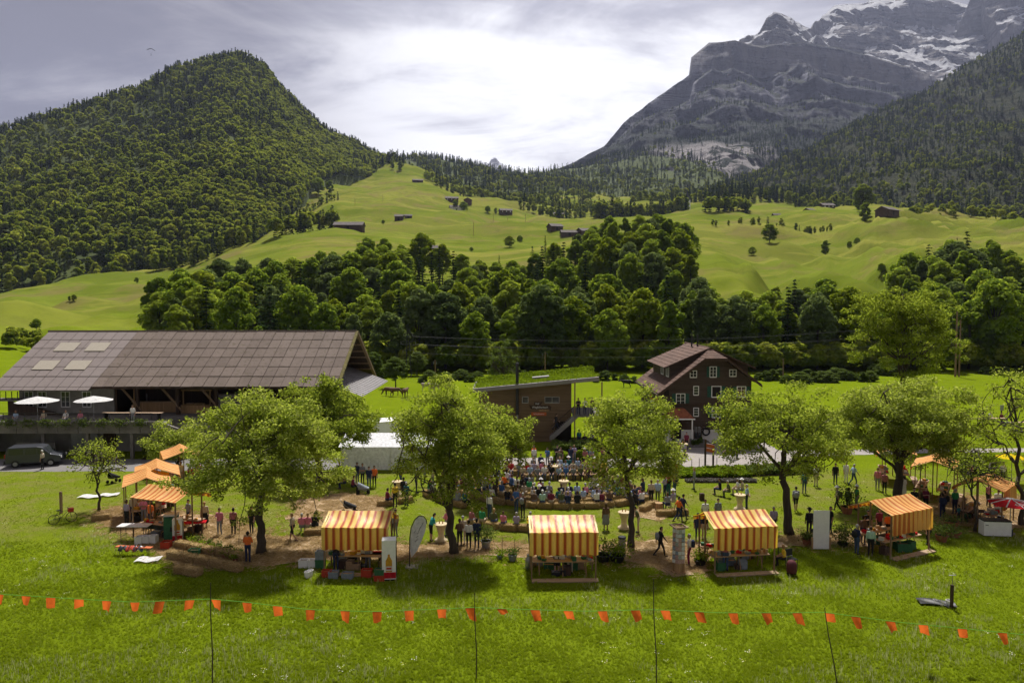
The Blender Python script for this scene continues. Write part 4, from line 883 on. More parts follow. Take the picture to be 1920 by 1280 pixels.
# ------------------------------------------------------------------ long barn with the terrace (left)
def quadgrid(mb, a, b, c, d, m=0): return mb._add([a, b, c, d], [(0, 1, 2, 3)], m)
def window(parent, x, y, z, w, h, mat='white', cols=2, rows=3, shutters=None, nx=0, depth=0.06, openleaf=False, name='window'):
    """window on a wall facing -Y (nx=0) or -X (nx=-1); x,y,z centre of the opening on the wall face"""
    fr = 0.07
    def B(mb, u0, u1, d0, d1, z0, z1):
        if nx == 0: mb.box(x + u0, x + u1, y - d1, y - d0, z + z0, z + z1)
        else: mb.box(x - d1, x - d0, y + u0, y + u1, z + z0, z + z1)
    f = MB(); hw, hh = w / 2, h / 2
    for u0, u1, z0, z1 in ((-hw - fr, -hw, -hh - fr, hh + fr), (hw, hw + fr, -hh - fr, hh + fr), (-hw, hw, hh, hh + fr), (-hw - 0.04, hw + 0.04, -hh - fr - 0.03, -hh)): B(f, u0, u1, -0.02, depth, z0, z1)
    if not openleaf:
        for i in range(1, cols): u = -hw + w * i / cols; B(f, u - 0.025, u + 0.025, -0.01, depth * 0.7, -hh, hh)
        for i in range(1, rows): v = -hh + h * i / rows; B(f, -hw, hw, -0.01, depth * 0.55, v - 0.014, v + 0.014)
    wo = f.obj(name, M[mat], parent)
    g = MB(); B(g, -hw, hw, -0.015, 0.012, -hh, hh); g.obj('pane', M['glass'] if not openleaf else M['dark'], wo)
    if shutters:
        for sgn in (-1, 1):
            s = MB(); a = sgn * (hw + fr + 0.02); b = a + sgn * w * 0.46; u0, u1 = min(a, b), max(a, b); B(s, u0, u1, -0.01, 0.045, -hh - 0.05, hh + 0.05)
            for i in range(1, 5): v = -hh + h * i / 5; B(s, u0 + 0.05, u1 - 0.05, 0.045, 0.06, v - 0.05, v + 0.02)
            s.obj('shutter', M[shutters], parent)
    return wo

def barn():
    b = thing('barn', 'long brown barn with a weathered panel roof and raised terrace on the left', 'barn')
    X0, X1, XS = -52.2, -17.6, -41.8; YE, YR, YB = 71.0, 80.2, 91.5; ZE, ZR, ZB = 6.3, 11.5, 4.9; ZL = 5.98
    roof = MB(); roof.slab((X0, YE, ZE - .09), (X1, YE, ZE - .09), (X1, YR, ZR - .09), (X0, YR, ZR - .09), 0.12); roof.slab((X0, YR, ZR - .05), (X1, YR, ZR - .05), (X1, YB, ZB), (X0, YB, ZB), 0.16)
    ro = roof.obj('roof', M['timber'], b)
    # single roof sheets in rows, each lapping the one below
    rng = random.Random(4); nrow = 6; d = Vector((0, YR - YE, ZR - ZE)); L = d.length; u = d.normalized(); nrm = Vector((0, -u.z, u.y))
    def panelmesh(w, l, mat, th=0.035):
        m = MB(); V = []; Fc = []
        m.box(0.022, w - 0.022, 0, l - 0.01, 0, th); return m.mesh('roof_panel', mat)
    ang = math.atan2(d.z, d.y)
    colw = 1.115; pl = L / nrow; old = panelmesh(colw, pl * .975, M['roof_old'], .05); new = panelmesh(colw, pl * .98, M['roof_new'], .05); skm = panelmesh(colw * 2, pl * 0.96, M['skylight'], 0.05)
    ncol = int((X1 - X0) / colw)
    for c in range(ncol + 1):
        x = X0 + c * colw
        if x + colw > X1 + 0.3: break
        isn = x + colw / 2 < XS
        for r in range(nrow):
            p = Vector((x, YE, ZE)) + u * (pl * r - (0.05 if r == 0 else 0)) + nrm * (0.055 + (0.0 if isn else rng.uniform(0, 0.03)))
            o = add('roof_panel', new if isn else old, ro, p); o.rotation_euler = (ang - 0.035 / pl * 0.9, 0, 0)
        if isn:
            p = Vector((x, YE, ZE)) - u * 0.62 + nrm * 0.03; o = add('roof_panel', new, ro, p); o.rotation_euler = (ang, 0, 0); o.scale = (1, 0.40, 1)
    for i, (c, r) in enumerate(((2, 2), (5, 2), (2, 4), (5, 4))):
        p = Vector((X0 + colw * (c + 0.1 + (r == 4) * 0.3), YE, ZE)) + u * (pl * (r - 0.35)) + nrm * 0.11; o = add('roof_light', skm, ro, p); o.rotation_euler = (ang, 0, 0)
    MB().tube([(X0 - .1, YR, ZR + .07), (X1 + .1, YR, ZR + .07)], 0.14, 6).obj('ridge_cap', M['roof_old'], b)
    v = MB(); v.slab((X1 - .02, YE - .1, ZE + .13), (X1 + .28, YE - .1, ZE + .13), (X1 + .28, YR, ZR + .14), (X1 - .02, YR, ZR + .14), 0.22); v.obj('verge_board', M['moss'], b)
    v = MB(); v.slab((X1 - .02, YR, ZR + .14), (X1 + .28, YR, ZR + .14), (X1 + .28, YB, ZB + .14), (X1 - .02, YB, ZB + .14), 0.3); v.obj('verge_board', M['postwood'], b)
    # purlins under the gable overhang
    for i in range(8):
        t = (i + 0.5) / 8; y = lerp(YR, YB, t); z = lerp(ZR, ZB, t) - 0.30; MB().box(X1 - 2.6, X1 + 0.05, y - .1, y + .1, z - .12, z + .06).obj('purlin', M['postwood'], b)
    # walls (upper floor at 3.3 m) : gable wall, back wall, partition, floor
    zf = 3.3; gx = X1 - 2.6
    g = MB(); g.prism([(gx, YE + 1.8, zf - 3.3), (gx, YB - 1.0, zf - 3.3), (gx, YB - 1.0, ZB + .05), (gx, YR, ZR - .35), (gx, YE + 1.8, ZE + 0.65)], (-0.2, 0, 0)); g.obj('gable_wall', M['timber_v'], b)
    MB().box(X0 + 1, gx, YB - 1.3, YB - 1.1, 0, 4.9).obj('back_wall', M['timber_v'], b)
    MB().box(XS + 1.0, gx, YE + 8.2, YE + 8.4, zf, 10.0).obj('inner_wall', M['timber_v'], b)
    MB().box(X0 + 0.5, gx, YE - 0.2, YB - 1, zf - 0.35, zf).obj('upper_floor', M['concrete'], b)
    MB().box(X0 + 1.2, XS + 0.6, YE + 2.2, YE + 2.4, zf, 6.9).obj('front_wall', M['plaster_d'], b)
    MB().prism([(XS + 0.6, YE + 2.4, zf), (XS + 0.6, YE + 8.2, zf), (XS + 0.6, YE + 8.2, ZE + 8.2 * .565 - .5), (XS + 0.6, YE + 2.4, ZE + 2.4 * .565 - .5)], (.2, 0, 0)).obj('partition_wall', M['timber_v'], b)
    for x in (-50.0, -48.6, -46.2, -44.0): window(b, x, YE + 2.2, zf + 1.5, 0.8, 1.5)
    for x in (-38.5, -34.4, -30.4, -26.4, -22.4):
        MB().box(x - .14, x + .14, YE + 1.6, YE + 1.9, zf, ZE + 0.9).obj('post', M['timber'], b)
        MB().bar((x - 1.6, YE + 1.2, ZE + 0.1), (x + 0.4, YE + 1.8, zf + 0.3), 0.13).obj('brace', M['postwood'], b)
    MB().box(XS, gx, YE + 1.6, YE + 1.85, ZE + 0.4, ZE + 0.75).obj('beam', M['timber'], b)
    # sheet metal canopy below the gable
    c = MB(); P = lambda t, s: Vector((lerp(gx, X1 + 2.2, t), lerp(YE + 2.0, YB - 3.5, s), lerp(6.9, 5.1, t)))
    n = 14
    for i in range(n):
        s0, s1 = i / n, (i + 1) / n; c.slab(P(0, s0), P(1, s0), P(1, s0 + .62 / n), P(0, s0 + .62 / n), 0.03)
        c.slab(P(0, s0 + .62 / n) + Vector((0, 0, .06)), P(1, s0 + .62 / n) + Vector((0, 0, .06)), P(1, s1) + Vector((0, 0, .06)), P(0, s1) + Vector((0, 0, .06)), 0.08)
    c.obj('canopy', M['sheet'], b)
    # lower storey under the terrace
    yt = 66.6
    MB().box(X0 - 8, -33.4, yt, YE + 2.2, zf - .45, zf - 0.12).obj('terrace_slab', M['concrete'], b)
    w = MB()
    x = X0 - 8
    while x < -33.6: w.box(x, x + 1.9, yt - 0.18, yt - 0.02, zf - 0.85, zf + 0.28); x += 1.94
    w.obj('terrace_parapet', M['concrete'], b)
    MB().prism([(-33.4, yt - .1, zf - 0.85), (-30.2, yt - .1, zf - 0.85), (-33.4, yt - .1, zf + 0.28)], (0, 0.3, 0)).obj('ramp_wall', M['concrete'], b)
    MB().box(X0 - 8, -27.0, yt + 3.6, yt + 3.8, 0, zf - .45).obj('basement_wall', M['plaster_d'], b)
    MB().box(X0 - 8, -50.6, yt + 1.2, yt + 1.4, 0, zf - .5).obj('basement_wall', M['plaster'], b)
    window(b, -53.6, yt + 1.2, 1.9, 1.0, 0.9); window(b, -51.6, yt + 1.2, 1.9, 0.9, 0.9)
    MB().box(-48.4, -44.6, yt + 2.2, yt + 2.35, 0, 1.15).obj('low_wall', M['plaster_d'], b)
    for x in (-50.4, -44.4, -40.2, -36.0): MB().box(x - .14, x + .14, yt + .1, yt + .4, 0, zf - .45).obj('column', M['concrete'], b)
    MB().box(-43.8, -41.2, yt + 3.48, yt + 3.6, 0, 2.3).obj('door', M['metal'], b)
    MB().box(-40.6, -39.4, yt + 3.48, yt + 3.6, 0, 2.2).obj('door', M['timber'], b)
    # stair ramp and balcony at the left end
    MB().prism([(-51.5, YE + 1.2, zf), (-45.8, YE + 1.2, zf), (-51.5, YE + 1.2, zf + 1.5)], (0, .2, 0)).obj('stair_wall', M['timber'], b)
    MB().box(-53.2, -48.8, YE + .6, YE + 2.2, zf + 1.5, zf + 1.65).obj('balcony', M['concrete'], b)
    for i in range(8): MB().box(-53.1 + i * .6, -53.04 + i * .6, YE + .62, YE + .68, zf + 1.65, zf + 2.5).obj('baluster', M['metal_d'], b)
    return zf, yt
ZF, YT = barn()
# terrace rail, flower boxes, parasols, bar
def terrace():
    r = thing('terrace_railing', 'thin dark railing along the edge of the barn terrace', 'railing', (0, YT - .02, ZF + .28))
    for i in range(14): MB().box(-60 + i * 2, -59.95 + i * 2, 0, .05, 0, .75).obj('baluster', M['metal_d'], r)
    MB().box(-60, -33.9, 0, .05, .72, .78).obj('handrail', M['metal_d'], r)
    rng = np.random.default_rng(4)
    for i in range(15):
        x = -59.4 + i * 1.75; t = thing('flower_box', f'flower box with trailing leaves on the terrace parapet, {nth(i + 1)} from the left', 'planter', (x, YT - .34, ZF + .06), 0, 'flower boxes on the terrace')
        MB().box(-.6, .6, -.13, .13, 0, .22).obj('box', M['concrete'], t)
        n = 260; C = rng.normal(size=(n, 3)) * np.array([.36, .12, .12]) + np.array([0, -.05, .26]); C[: n // 3, 2] -= .3; C[:n // 3, 1] -= .12
        V, Fq = leaf_quads(C, rng.normal(size=(n, 3)) + np.array([0, -.4, .6]), .09, rng); add('leaves', mesh_np('leaves', V, Fq, M['shrub']), t)
    for x, y, w, lab in ((-45.8, 68.2, 1.9, 'left white parasol on the barn terrace'), (-40.6, 68.6, 1.75, 'right white parasol on the barn terrace')):
        parasol(x, y, ZF - .12, w, 2.55, M['parasol_w'], lab)
    s = thing('timber_bar', 'fresh timber bar counter with a pole frame inside the open barn', 'bar', (-37.2, 74.2, ZF))
    MB().box(-2.6, 2.0, 0, .6, 0, 1.05).obj('counter', M['newwood'], s); MB().box(-2.7, 2.1, -.08, .68, 1.05, 1.11).obj('counter_top', M['board'], s)
    for x in (-2.6, 2.0):
        MB().box(x - .05, x + .05, .25, .35, 1.11, 2.75).obj('post', M['newwood'], s)
    MB().box(-2.8, 2.2, .24, .36, 2.75, 2.86).obj('rail', M['newwood'], s)
    s = thing('bread_stand', 'small timber stand with round loaves beside the bar', 'stand', (-32.9, 73.4, ZF))
    MB().box(-1.5, 1.5, 0, .8, 0, .85).obj('counter', M['newwood'], s)
    for x in (-1.4, 1.4): MB().box(x - .05, x + .05, .35, .45, .85, 2.3).obj('post', M['newwood'], s)
    MB().box(-1.6, 1.6, .34, .46, 2.3, 2.4).obj('rail', M['newwood'], s)
    for i in range(9):
        MB().lathe([(.02, 0), (.16, .02), (.19, .09), (.12, .17), (.01, .19)], 8).obj('bread_loaf', M['cardboard'], s, (-.9 + .42 * (i % 5), .25 + .3 * (i // 5), .85), smooth=True)
    t = thing('beer_table', 'long pale folding table on the terrace in front of the bar', 'table', (-36.9, 69.4, ZF - .12)); MB().box(-3.4, 2.6, -.35, .35, .76, .8).obj('table_top', M['board'], t)
    for x in (-3.0, -.4, 2.2): MB().box(x - .04, x + .04, -.3, .3, 0, .76).obj('leg', M['metal_d'], t)
    t = thing('water_tank', 'grey round slatted tank standing in the open barn', 'tank', (-29.6, 75.0, ZF))
    MB().lathe([(1.5, 0), (1.55, .1), (1.55, 1.9), (1.45, 2.0), (.1, 2.05)], 24).obj('shell', M['sheet'], t, smooth=False)
    for z in (.5, 1.5): MB().lathe([(1.57, 0), (1.58, .04), (1.57, .08)], 24, cap=False).obj('hoop', M['metal_d'], t, (0, 0, z))
def parasol(x, y, z, w, h, mat, lab, ribs=8, tilt=(0, 0), white=None, cat='parasol', base=True):
    t = thing('parasol', lab, cat, (x, y, z)); t.rotation_euler = (tilt[0], tilt[1], 0)
    m = MB(); n = ribs * 2; V = [(0, 0, h)]
    for r, zz in ((.5, h - .22 * w * .5), (1.0, h - .22 * w * 1.15)):
        for k in range(n):
            a = 2 * math.pi * k / n; q = r * w * (1 if k % 2 == 0 else .955); V.append((q * math.cos(a), q * math.sin(a), zz + (0 if k % 2 == 0 else -.0) - (0.0 if k % 2 == 0 else .03)))
    Fc = [(0, 1 + k, 1 + (k + 1) % n) for k in range(n)] + [(1 + k, 1 + n + k, 1 + n + (k + 1) % n, 1 + (k + 1) % n) for k in range(n)]
    Fm = []
    for k in range(n): Fm.append((k // 2) % 2)
    me = bpy.data.meshes.new('canopy'); me.from_pydata(V, [], Fc); me.materials.append(mat)
    add('canopy', me, t)
    if white:
        for k in range(0, n, 2):
            a = 2 * math.pi * k / n; c, s = math.cos(a), math.sin(a)
            MB().bar((0, 0, h + .02), (w * c * .5, w * s * .5, h - .11 * w + .025), .035).obj('stripe', white, t)
            MB().bar((w * c * .5, w * s * .5, h - .11 * w + .025), (w * c, w * s, h - .253 * w + .025), .035).obj('stripe', white, t)
    MB().tube([(0, 0, 0), (0, 0, h + .06)], .03, 6).obj('pole', M['metal'], t)
    for k in range(0, n, 2):
        a = 2 * math.pi * k / n; MB().bar((0, 0, h - .3 * w), (.55 * w * math.cos(a), .55 * w * math.sin(a), h - .16 * w), .012).obj('rib', M['metal_d'], t)
    if base: MB().lathe([(.3, 0), (.3, .06), (.06, .1), (.05, .3)], 10).obj('base', M['concrete'], t)
    return t
terrace()

# ------------------------------------------------------------------ timber building with the grass roof
def text_mesh(txt, size, mat, depth=0.008, name='lettering'):
    cu = bpy.data.curves.new(name, 'FONT'); cu.body = txt; cu.size = size; cu.extrude = depth; cu.align_x = 'CENTER'; cu.align_y = 'CENTER'; cu.resolution_u = 3
    o = bpy.data.objects.new(name, cu); link(o); dg = bpy.context.evaluated_depsgraph_get(); me = bpy.data.meshes.new_from_object(o.evaluated_get(dg))
    bpy.data.objects.remove(o); me.materials.clear(); me.materials.append(mat); me.name = name; return me
def put_text(txt, size, mat, parent, loc, rx=math.pi / 2, rz=0, name='lettering'):
    o = add(name, text_mesh(txt, size, mat), parent, loc); o.rotation_euler = (rx, 0, rz); return o
def grass_house():
    b = thing('farm_shop', 'timber clad building with a sloping grass roof and outside stair', 'building')
    Y0, Y1 = 75.0, 80.6; xl, xr = -3.5, 6.3
    zt = lambda x: 5.75 + (x + 3.7) * 0.094
    m = MB(); m.hexa([(xl, Y0, 0), (xr, Y0, 0), (xr, Y1, 0), (xl, Y1, 0)], [(xl, Y0, zt(xl) - .25), (xr, Y0, zt(xr) - .25), (xr, Y1, zt(xr) - .1), (xl, Y1, zt(xl) - .1)]); m.obj('wall', M['planks'], b)
    A = lambda x, y, dz=0: (x, y, zt(x) + (y - 74) * 0.012 + dz)
    m = MB(); m.hexa([A(-4.0, 73.8, -.30), A(9.0, 73.8, -.30), A(9.0, 81.4, -.30), A(-4.0, 81.4, -.30)], [A(-4.0, 73.8), A(9.0, 73.8), A(9.0, 81.4), A(-4.0, 81.4)]); m.obj('roof', M['postwood'], b)
    m = MB(); m.slab(A(-4.05, 73.72, .10), A(9.05, 73.72, .10), A(9.05, 73.9, .12), A(-4.05, 73.9, .12), .4); m.obj('fascia', M['sheet'], b)
    m = MB(); m.slab(A(-4.12, 73.7, .1), A(-3.95, 73.7, .1), A(-3.95, 81.4, .1), A(-4.12, 81.4, .1), .4); m.obj('fascia', M['sheet'], b)
    rng = np.random.default_rng(6); X, Y = np.meshgrid(np.linspace(-3.85, 8.9, 60), np.linspace(73.95, 81.3, 34))
    Z = np.vectorize(zt)(X) + (Y - 74) * .012 + .10 + fbm(X / 2.2, Y / 2.2, 0, 4, 6) * .12 + .22 * np.exp(-((Y - 78.4 - X * .12) / 1.0) ** 2) + 0.05
    V = np.stack([X, Y, Z], -1).reshape(-1, 3); turf = add('turf', mesh_np('turf', V, grid_faces(*X.shape), M['grass'], True), b)
    n = 9000; i = rng.integers(0, len(V), n); C = V[i] + rng.normal(size=(n, 3)) * np.array([.15, .15, .03]) + np.array([0, 0, .06]); tall = np.exp(-((C[:, 1] - 78.4 - C[:, 0] * .12) / .9) ** 2)
    q, fq = leaf_quads(C + np.array([0, 0, 1]) * (tall * .25)[:, None], rng.normal(size=(n, 3)) * np.array([1, 1, .25]) + np.array([0, -.3, .25]), .10 + .1 * tall, rng, .35); stuff(add('roof_grass', mesh_np('roof_grass', q, fq, M['lime']), b))
    MB().tube([(.55, 74.4, 3.0), (.55, 74.4, 8.4)], .16, 10).tube([(.55, 74.4, 8.4), (.55, 74.4, 8.5)], [.19, .1], 10).obj('flue', M['metal_d'], b, smooth=False)
    MB().tube([(.55, 74.9, 0), (.55, 74.9, 6.0)], .10, 8).obj('downpipe', M['metal'], b)
    m = MB(); m.hexa([A(2.2, 76.3, .1), A(4.0, 76.3, .1), A(4.0, 77.2, .1), A(2.2, 77.2, .1)], [A(2.2, 76.3, .4), A(4.0, 76.3, .4), A(4.0, 77.2, .4), A(2.2, 77.2, .4)]); m.obj('roof_hatch', M['sheet'], b)
    window(b, 1.4, Y0, 4.5, .55, .55, 'metal', 1, 1); window(b, 4.25, Y0, 4.5, 1.45, .55, 'metal', 2, 1)
    # hanging name boards
    s = MB(); s.prism([(-1.0, 0, -.2), (.95, 0, -.2), (1.12, 0, -.36), (1.18, 0, .05), (.95, 0, .22), (-.98, 0, .2), (-1.16, 0, .28)], (0, .06, 0)); o = s.obj('name_board', M['timber'], b, (2.98, Y0 - .12, 3.72)); put_text('Wegfallenbach', .29, M['white'], o, (0, -.012, .0))
    s = MB(); s.prism([(-.42, 0, -.14), (.3, 0, -.14), (.5, 0, .24), (.28, 0, .16), (-.42, 0, .16)], (0, .06, 0)); o = s.obj('name_board', M['timber'], b, (2.75, Y0 - .12, 4.10)); put_text('Hof', .26, M['white'], o, (-.08, -.012, .0))
    s = MB().box(-.8, .8, 0, .05, -.18, .18); o = s.obj('sign_board', M['orange'], b, (2.85, Y0 - .10, 3.0)); put_text('Schaukäserei', .22, M['whitecloth'], o, (0, -.012, 0))
    MB().box(-.5, .55, 0, .04, -.08, .09).obj('sign_board', M['newwood'], b, (3.35, Y0 - .08, 3.38))
    # outside stair and deck
    st = MB(); 
    for i in range(15): t = i / 14; x = lerp(4.0, 6.5, t); z = lerp(.9, 3.1, t); st.box(x, x + .24, 73.2, 74.6, z - .05, z)
    st.prism([(3.9, 73.15, .55), (4.2, 73.15, .55), (6.8, 73.15, 2.85), (6.8, 73.15, 3.2), (6.5, 73.15, 3.2), (3.9, 73.15, .9)], (0, .08, 0)); st.obj('stair', M['sheet'], b)
    MB().bar((4.0, 73.2, 1.9), (6.5, 73.2, 4.1), .05).obj('handrail', M['timber'], b)
    MB().box(6.4, 9.4, 73.0, 79, 2.95, 3.12).obj('deck', M['concrete'], b)
    for x in (6.5, 9.3): MB().tube([(x, 73.2, 0), (x, 73.2, 6.6)], .07, 6).obj('post', M['postwood'], b)
    for i in range(7): MB().box(6.6 + i * .42, 6.64 + i * .42, 73.05, 73.1, 3.12, 4.05).obj('baluster', M['metal_d'], b)
    MB().box(6.5, 9.4, 73.03, 73.12, 4.02, 4.1).obj('handrail', M['timber'], b)
    MB().box(4.6, 6.3, 74.85, 75.02, 0, 2.2).obj('doorway', M['dark'], b)
grass_house()

# ------------------------------------------------------------------ brown farmhouse
def tile_slope(a, b, c, d, rows, th=.05):
    """roof plane a,b (eave) d,c (top) laid in stepped courses"""
    m = MB(); a, b, c, d = map(Vector, (a, b, c, d)); n = (b - a).cross(d - a).normalized()
    for i in range(rows):
        t0, t1 = i / rows, min(1.0, (i + 1.12) / rows); m.slab(a.lerp(d, t0) + n * th, b.lerp(c, t0) + n * th, b.lerp(c, t1) + n * th * .2, a.lerp(d, t1) + n * th * .2, th * .8)
    return m
def farmhouse():
    b = thing('farmhouse', 'brown shingled farmhouse with green shutters and half hipped tile roof', 'house')
    Y0, Y1 = 74.5, 86.0; xl, xr = 15.7, 25.2; OH = 1.1; yf, yb = Y0 - OH, Y1 + .6
    L = [(15.2, 5.35), (20.0, 9.0)]; R = [(25.9, 6.3), (22.3, 9.0)]; hipY = 76.2; ridge = (21.1, 9.9)
    zl = lambda x: 5.35 + (x - 15.2) * .76; zr = lambda x: 6.3 + (25.9 - x) * .75
    w = MB(); w.prism([(xl, Y0, 1.4), (xr, Y0, 1.4), (xr, Y0, zr(xr) - .2), (22.2, Y0, 8.85), (20.1, Y0, 8.85), (xl, Y0, zl(xl) - .2)], (0, Y1 - Y0, 0)); w.obj('wall', M['shingle'], b)
    MB().box(xl - .03, xr + .03, Y0 - .03, Y1 + .03, 0, 1.4).obj('plinth', M['plaster'], b)
    MB().box(xl - .06, xr + .06, Y0 - .10, Y0 - .002, 4.0, 4.18).obj('storey_beam', M['timber'], b)
    # roof planes
    tile_slope((L[0][0], yb, L[0][1]), (L[0][0], yf, L[0][1]), (20.0, yf, 9.0), (20.0, yb, 9.0), 12).obj('roof', M['tile'], b)
    m = MB(); m.prism([(20.0, yf, 8.9), (20.0, yf, 9.0), (21.1, hipY, 9.9), (21.1, hipY, 9.8)], (0, 0, .03))
    tile_slope((20.0, yb, 9.0), (20.0, yf, 9.0), (21.1, hipY, 9.92), (21.1, yb, 9.92), 4).obj('roof', M['tile'], b)
    tile_slope((R[0][0], yf, R[0][1]), (R[0][0], yb, R[0][1]), (22.3, yb, 9.0), (22.3, yf, 9.0), 9).obj('roof', M['tile'], b)
    tile_slope((22.3, yf, 9.0), (22.3, yb, 9.0), (21.1, yb, 9.92), (21.1, hipY, 9.92), 4).obj('roof', M['tile'], b)
    tile_slope((20.0, yf - .05, 8.98), (22.3, yf - .05, 8.98), (21.12, hipY, 9.95), (21.08, hipY, 9.95), 6).obj('half_hip', M['tile'], b)
    MB().tube([(21.1, hipY - .05, 9.97), (21.1, yb, 9.97)], .1, 6).obj('ridge_cap', M['tile'], b)
    for (x0, z0, x1, z1) in ((15.15, 5.25, 20.0, 8.95), (25.95, 6.2, 22.3, 8.95)):
        v = MB(); v.prism([(x0, yf - .06, z0 - .22), (x1, yf - .06, z1 - .22), (x1, yf - .06, z1 + .03), (x0, yf - .06, z0 + .03)], (0, .06, 0)); v.obj('verge_board', M['timber'], b)
    MB().box(20.0, 22.3, yf - .1, yf - .02, 8.72, 8.95).obj('verge_board', M['timber'], b)
    MB().box(15.02, 15.18, yf, yb, 5.08, 5.26).obj('gutter', M['timber'], b)
    # shed dormers left and right
    for sg, xe, xw, ze in ((-1, 16.2, 16.9, 7.85), (1, 26.0, 25.3, 7.85)):
        xm = 21.1; y0, y1 = 75.6, 85.2
        if sg < 0: tile_slope((xe, y1, ze), (xe, y0, ze), (xm, y0, 9.98), (xm, y1, 9.98), 9).obj('dormer_roof', M['tile'], b)
        else: tile_slope((xe, y0, ze), (xe, y1, ze), (xm, y1, 9.98), (xm, y0, 9.98), 9).obj('dormer_roof', M['tile'], b)
        zb = (zl(xw) if sg < 0 else zr(xw)); zt_ = ze + abs(xw - xe) * .43 - .08
        c = MB(); c.prism([(xw, y0 + .4, zb - .3), (xm, y0 + .4, 9.5), (xm, y0 + .4, 9.85), (xw, y0 + .4, zt_)], (0, y1 - y0 - .8, 0)); do = c.obj('dormer', M['shingle'], b)
        v = MB(); v.prism([(xe, y0 - .05, ze - .16), (xm, y0 - .05, 9.82), (xm, y0 - .05, 9.97), (xe, y0 - .05, ze)], (0, .05, 0)); v.obj('verge_board', M['timber'], b)
        if sg < 0:
            for y in (76.9, 79.6): window(b, xw, y, zb + .72, 1.15, 1.0, 'white', 2, 1, nx=-1)
    # windows of the front: centre px, py and size in photo pixels -> metres on the wall plane
    def fw(px, py, wp, hp, sh=None, op=False, cols=2, rows=3):
        p = AT(px, py, Y0); return window(b, p.x, Y0, p.z, (wp - 3) / 17.9, (hp - 4) / 17.9, 'white', cols, rows, sh, openleaf=op)
    fw(1300, 701, 14, 15, rows=2); fw(1337, 697, 14, 22, 'green_shutter'); fw(1374, 699, 14, 15, rows=2)
    fw(1276, 748, 18, 23, 'green_shutter'); fw(1305, 732, 11, 19, cols=1); fw(1343, 734, 19, 23, 'green_shutter', True); fw(1390, 734, 18, 22, 'green_shutter')
    fw(1305, 772, 11, 18, cols=1); fw(1343, 773, 18, 21, 'green_shutter'); fw(1390, 773, 18, 21, 'green_shutter')
    p = AT(1250, 735, Y0); MB().prism([(p.x - .25, Y0 - .02, p.z - .35), (p.x + .25, Y0 - .02, p.z - .35), (p.x + .25, Y0 - .02, p.z + .2), (p.x, Y0 - .02, p.z + .42), (p.x - .25, Y0 - .02, p.z + .2)], (0, .1, 0)).obj('vent_opening', M['dark'], b)
    # door, porch, steps
    MB().box(16.75, 17.85, Y0 - .05, Y0 + .02, .45, 2.5).obj('door', M['dark'], b)
    o = MB(); o._add([(15.9, 72.7, 2.85), (18.8, 72.7, 2.85), (18.8, 74.5, 3.0), (15.9, 74.5, 3.0), (16.7, 73.5, 3.75), (18.0, 73.5, 3.75), (18.0, 74.5, 3.75), (16.7, 74.5, 3.75)], [(0, 1, 5, 4), (1, 2, 6, 5), (3, 0, 4, 7), (4, 5, 6, 7), (3, 2, 1, 0)]); po = o.obj('porch_roof', M['tile_red'], b)
    MB().box(15.85, 18.85, 72.62, 72.72, 2.74, 2.86).obj('gutter', M['white'], po)
    for x in (16.1, 18.6): MB().box(x - .06, x + .06, 72.8, 72.92, 0, 2.8).obj('post', M['white'], b)
    for i in range(4): MB().box(18.0 - .1 * i, 20.4 + .12 * i, 72.9 - .32 * i, 74.4, .45 - .12 * i - .118, .45 - .12 * i).obj('step', M['concrete'], b)
    window(b, 19.6, Y0 - .03, 1.15, .7, 1.2, 'timber', 2, 1); window(b, 22.6, Y0 - .03, 1.1, .6, .7, 'timber', 1, 1)
    # painted advert on the side wall under the eave
    s = MB(); s.box(xl - .05, xl - .004, 76.0, 80.4, 3.9, 4.75); s.obj('painted_sign', M['orange'], b); MB().box(xl - .06, xl - .052, 76.2, 80.1, 3.55, 3.95).obj('painted_sign', M['whitecloth'], b); MB().box(xl - .062, xl - .051, 77.0, 79.4, 4.2, 4.75).obj('painted_sign', M['shingle'], b)
    MB().tube([(20.9, 80, 9.8), (20.9, 80, 11.2)], .09, 8).obj('flue', M['metal_d'], b); MB().tube([(20.5, 81, 9.8), (20.5, 81, 11.3)], .09, 8).obj('flue', M['metal_d'], b)
    # old wheel on the wall
    t = thing('wagon_wheel', 'dark round wheel hung on the white base of the farmhouse', 'wheel', (AT(1324, 809, Y0 - .12)))
    m = MB(); pts = [(0.36 * math.cos(a * math.pi / 8), 0, .36 * math.sin(a * math.pi / 8)) for a in range(17)]; m.tube(pts, .085, 6, caps=False); m.obj('rim', M['tyre'], t)
farmhouse()

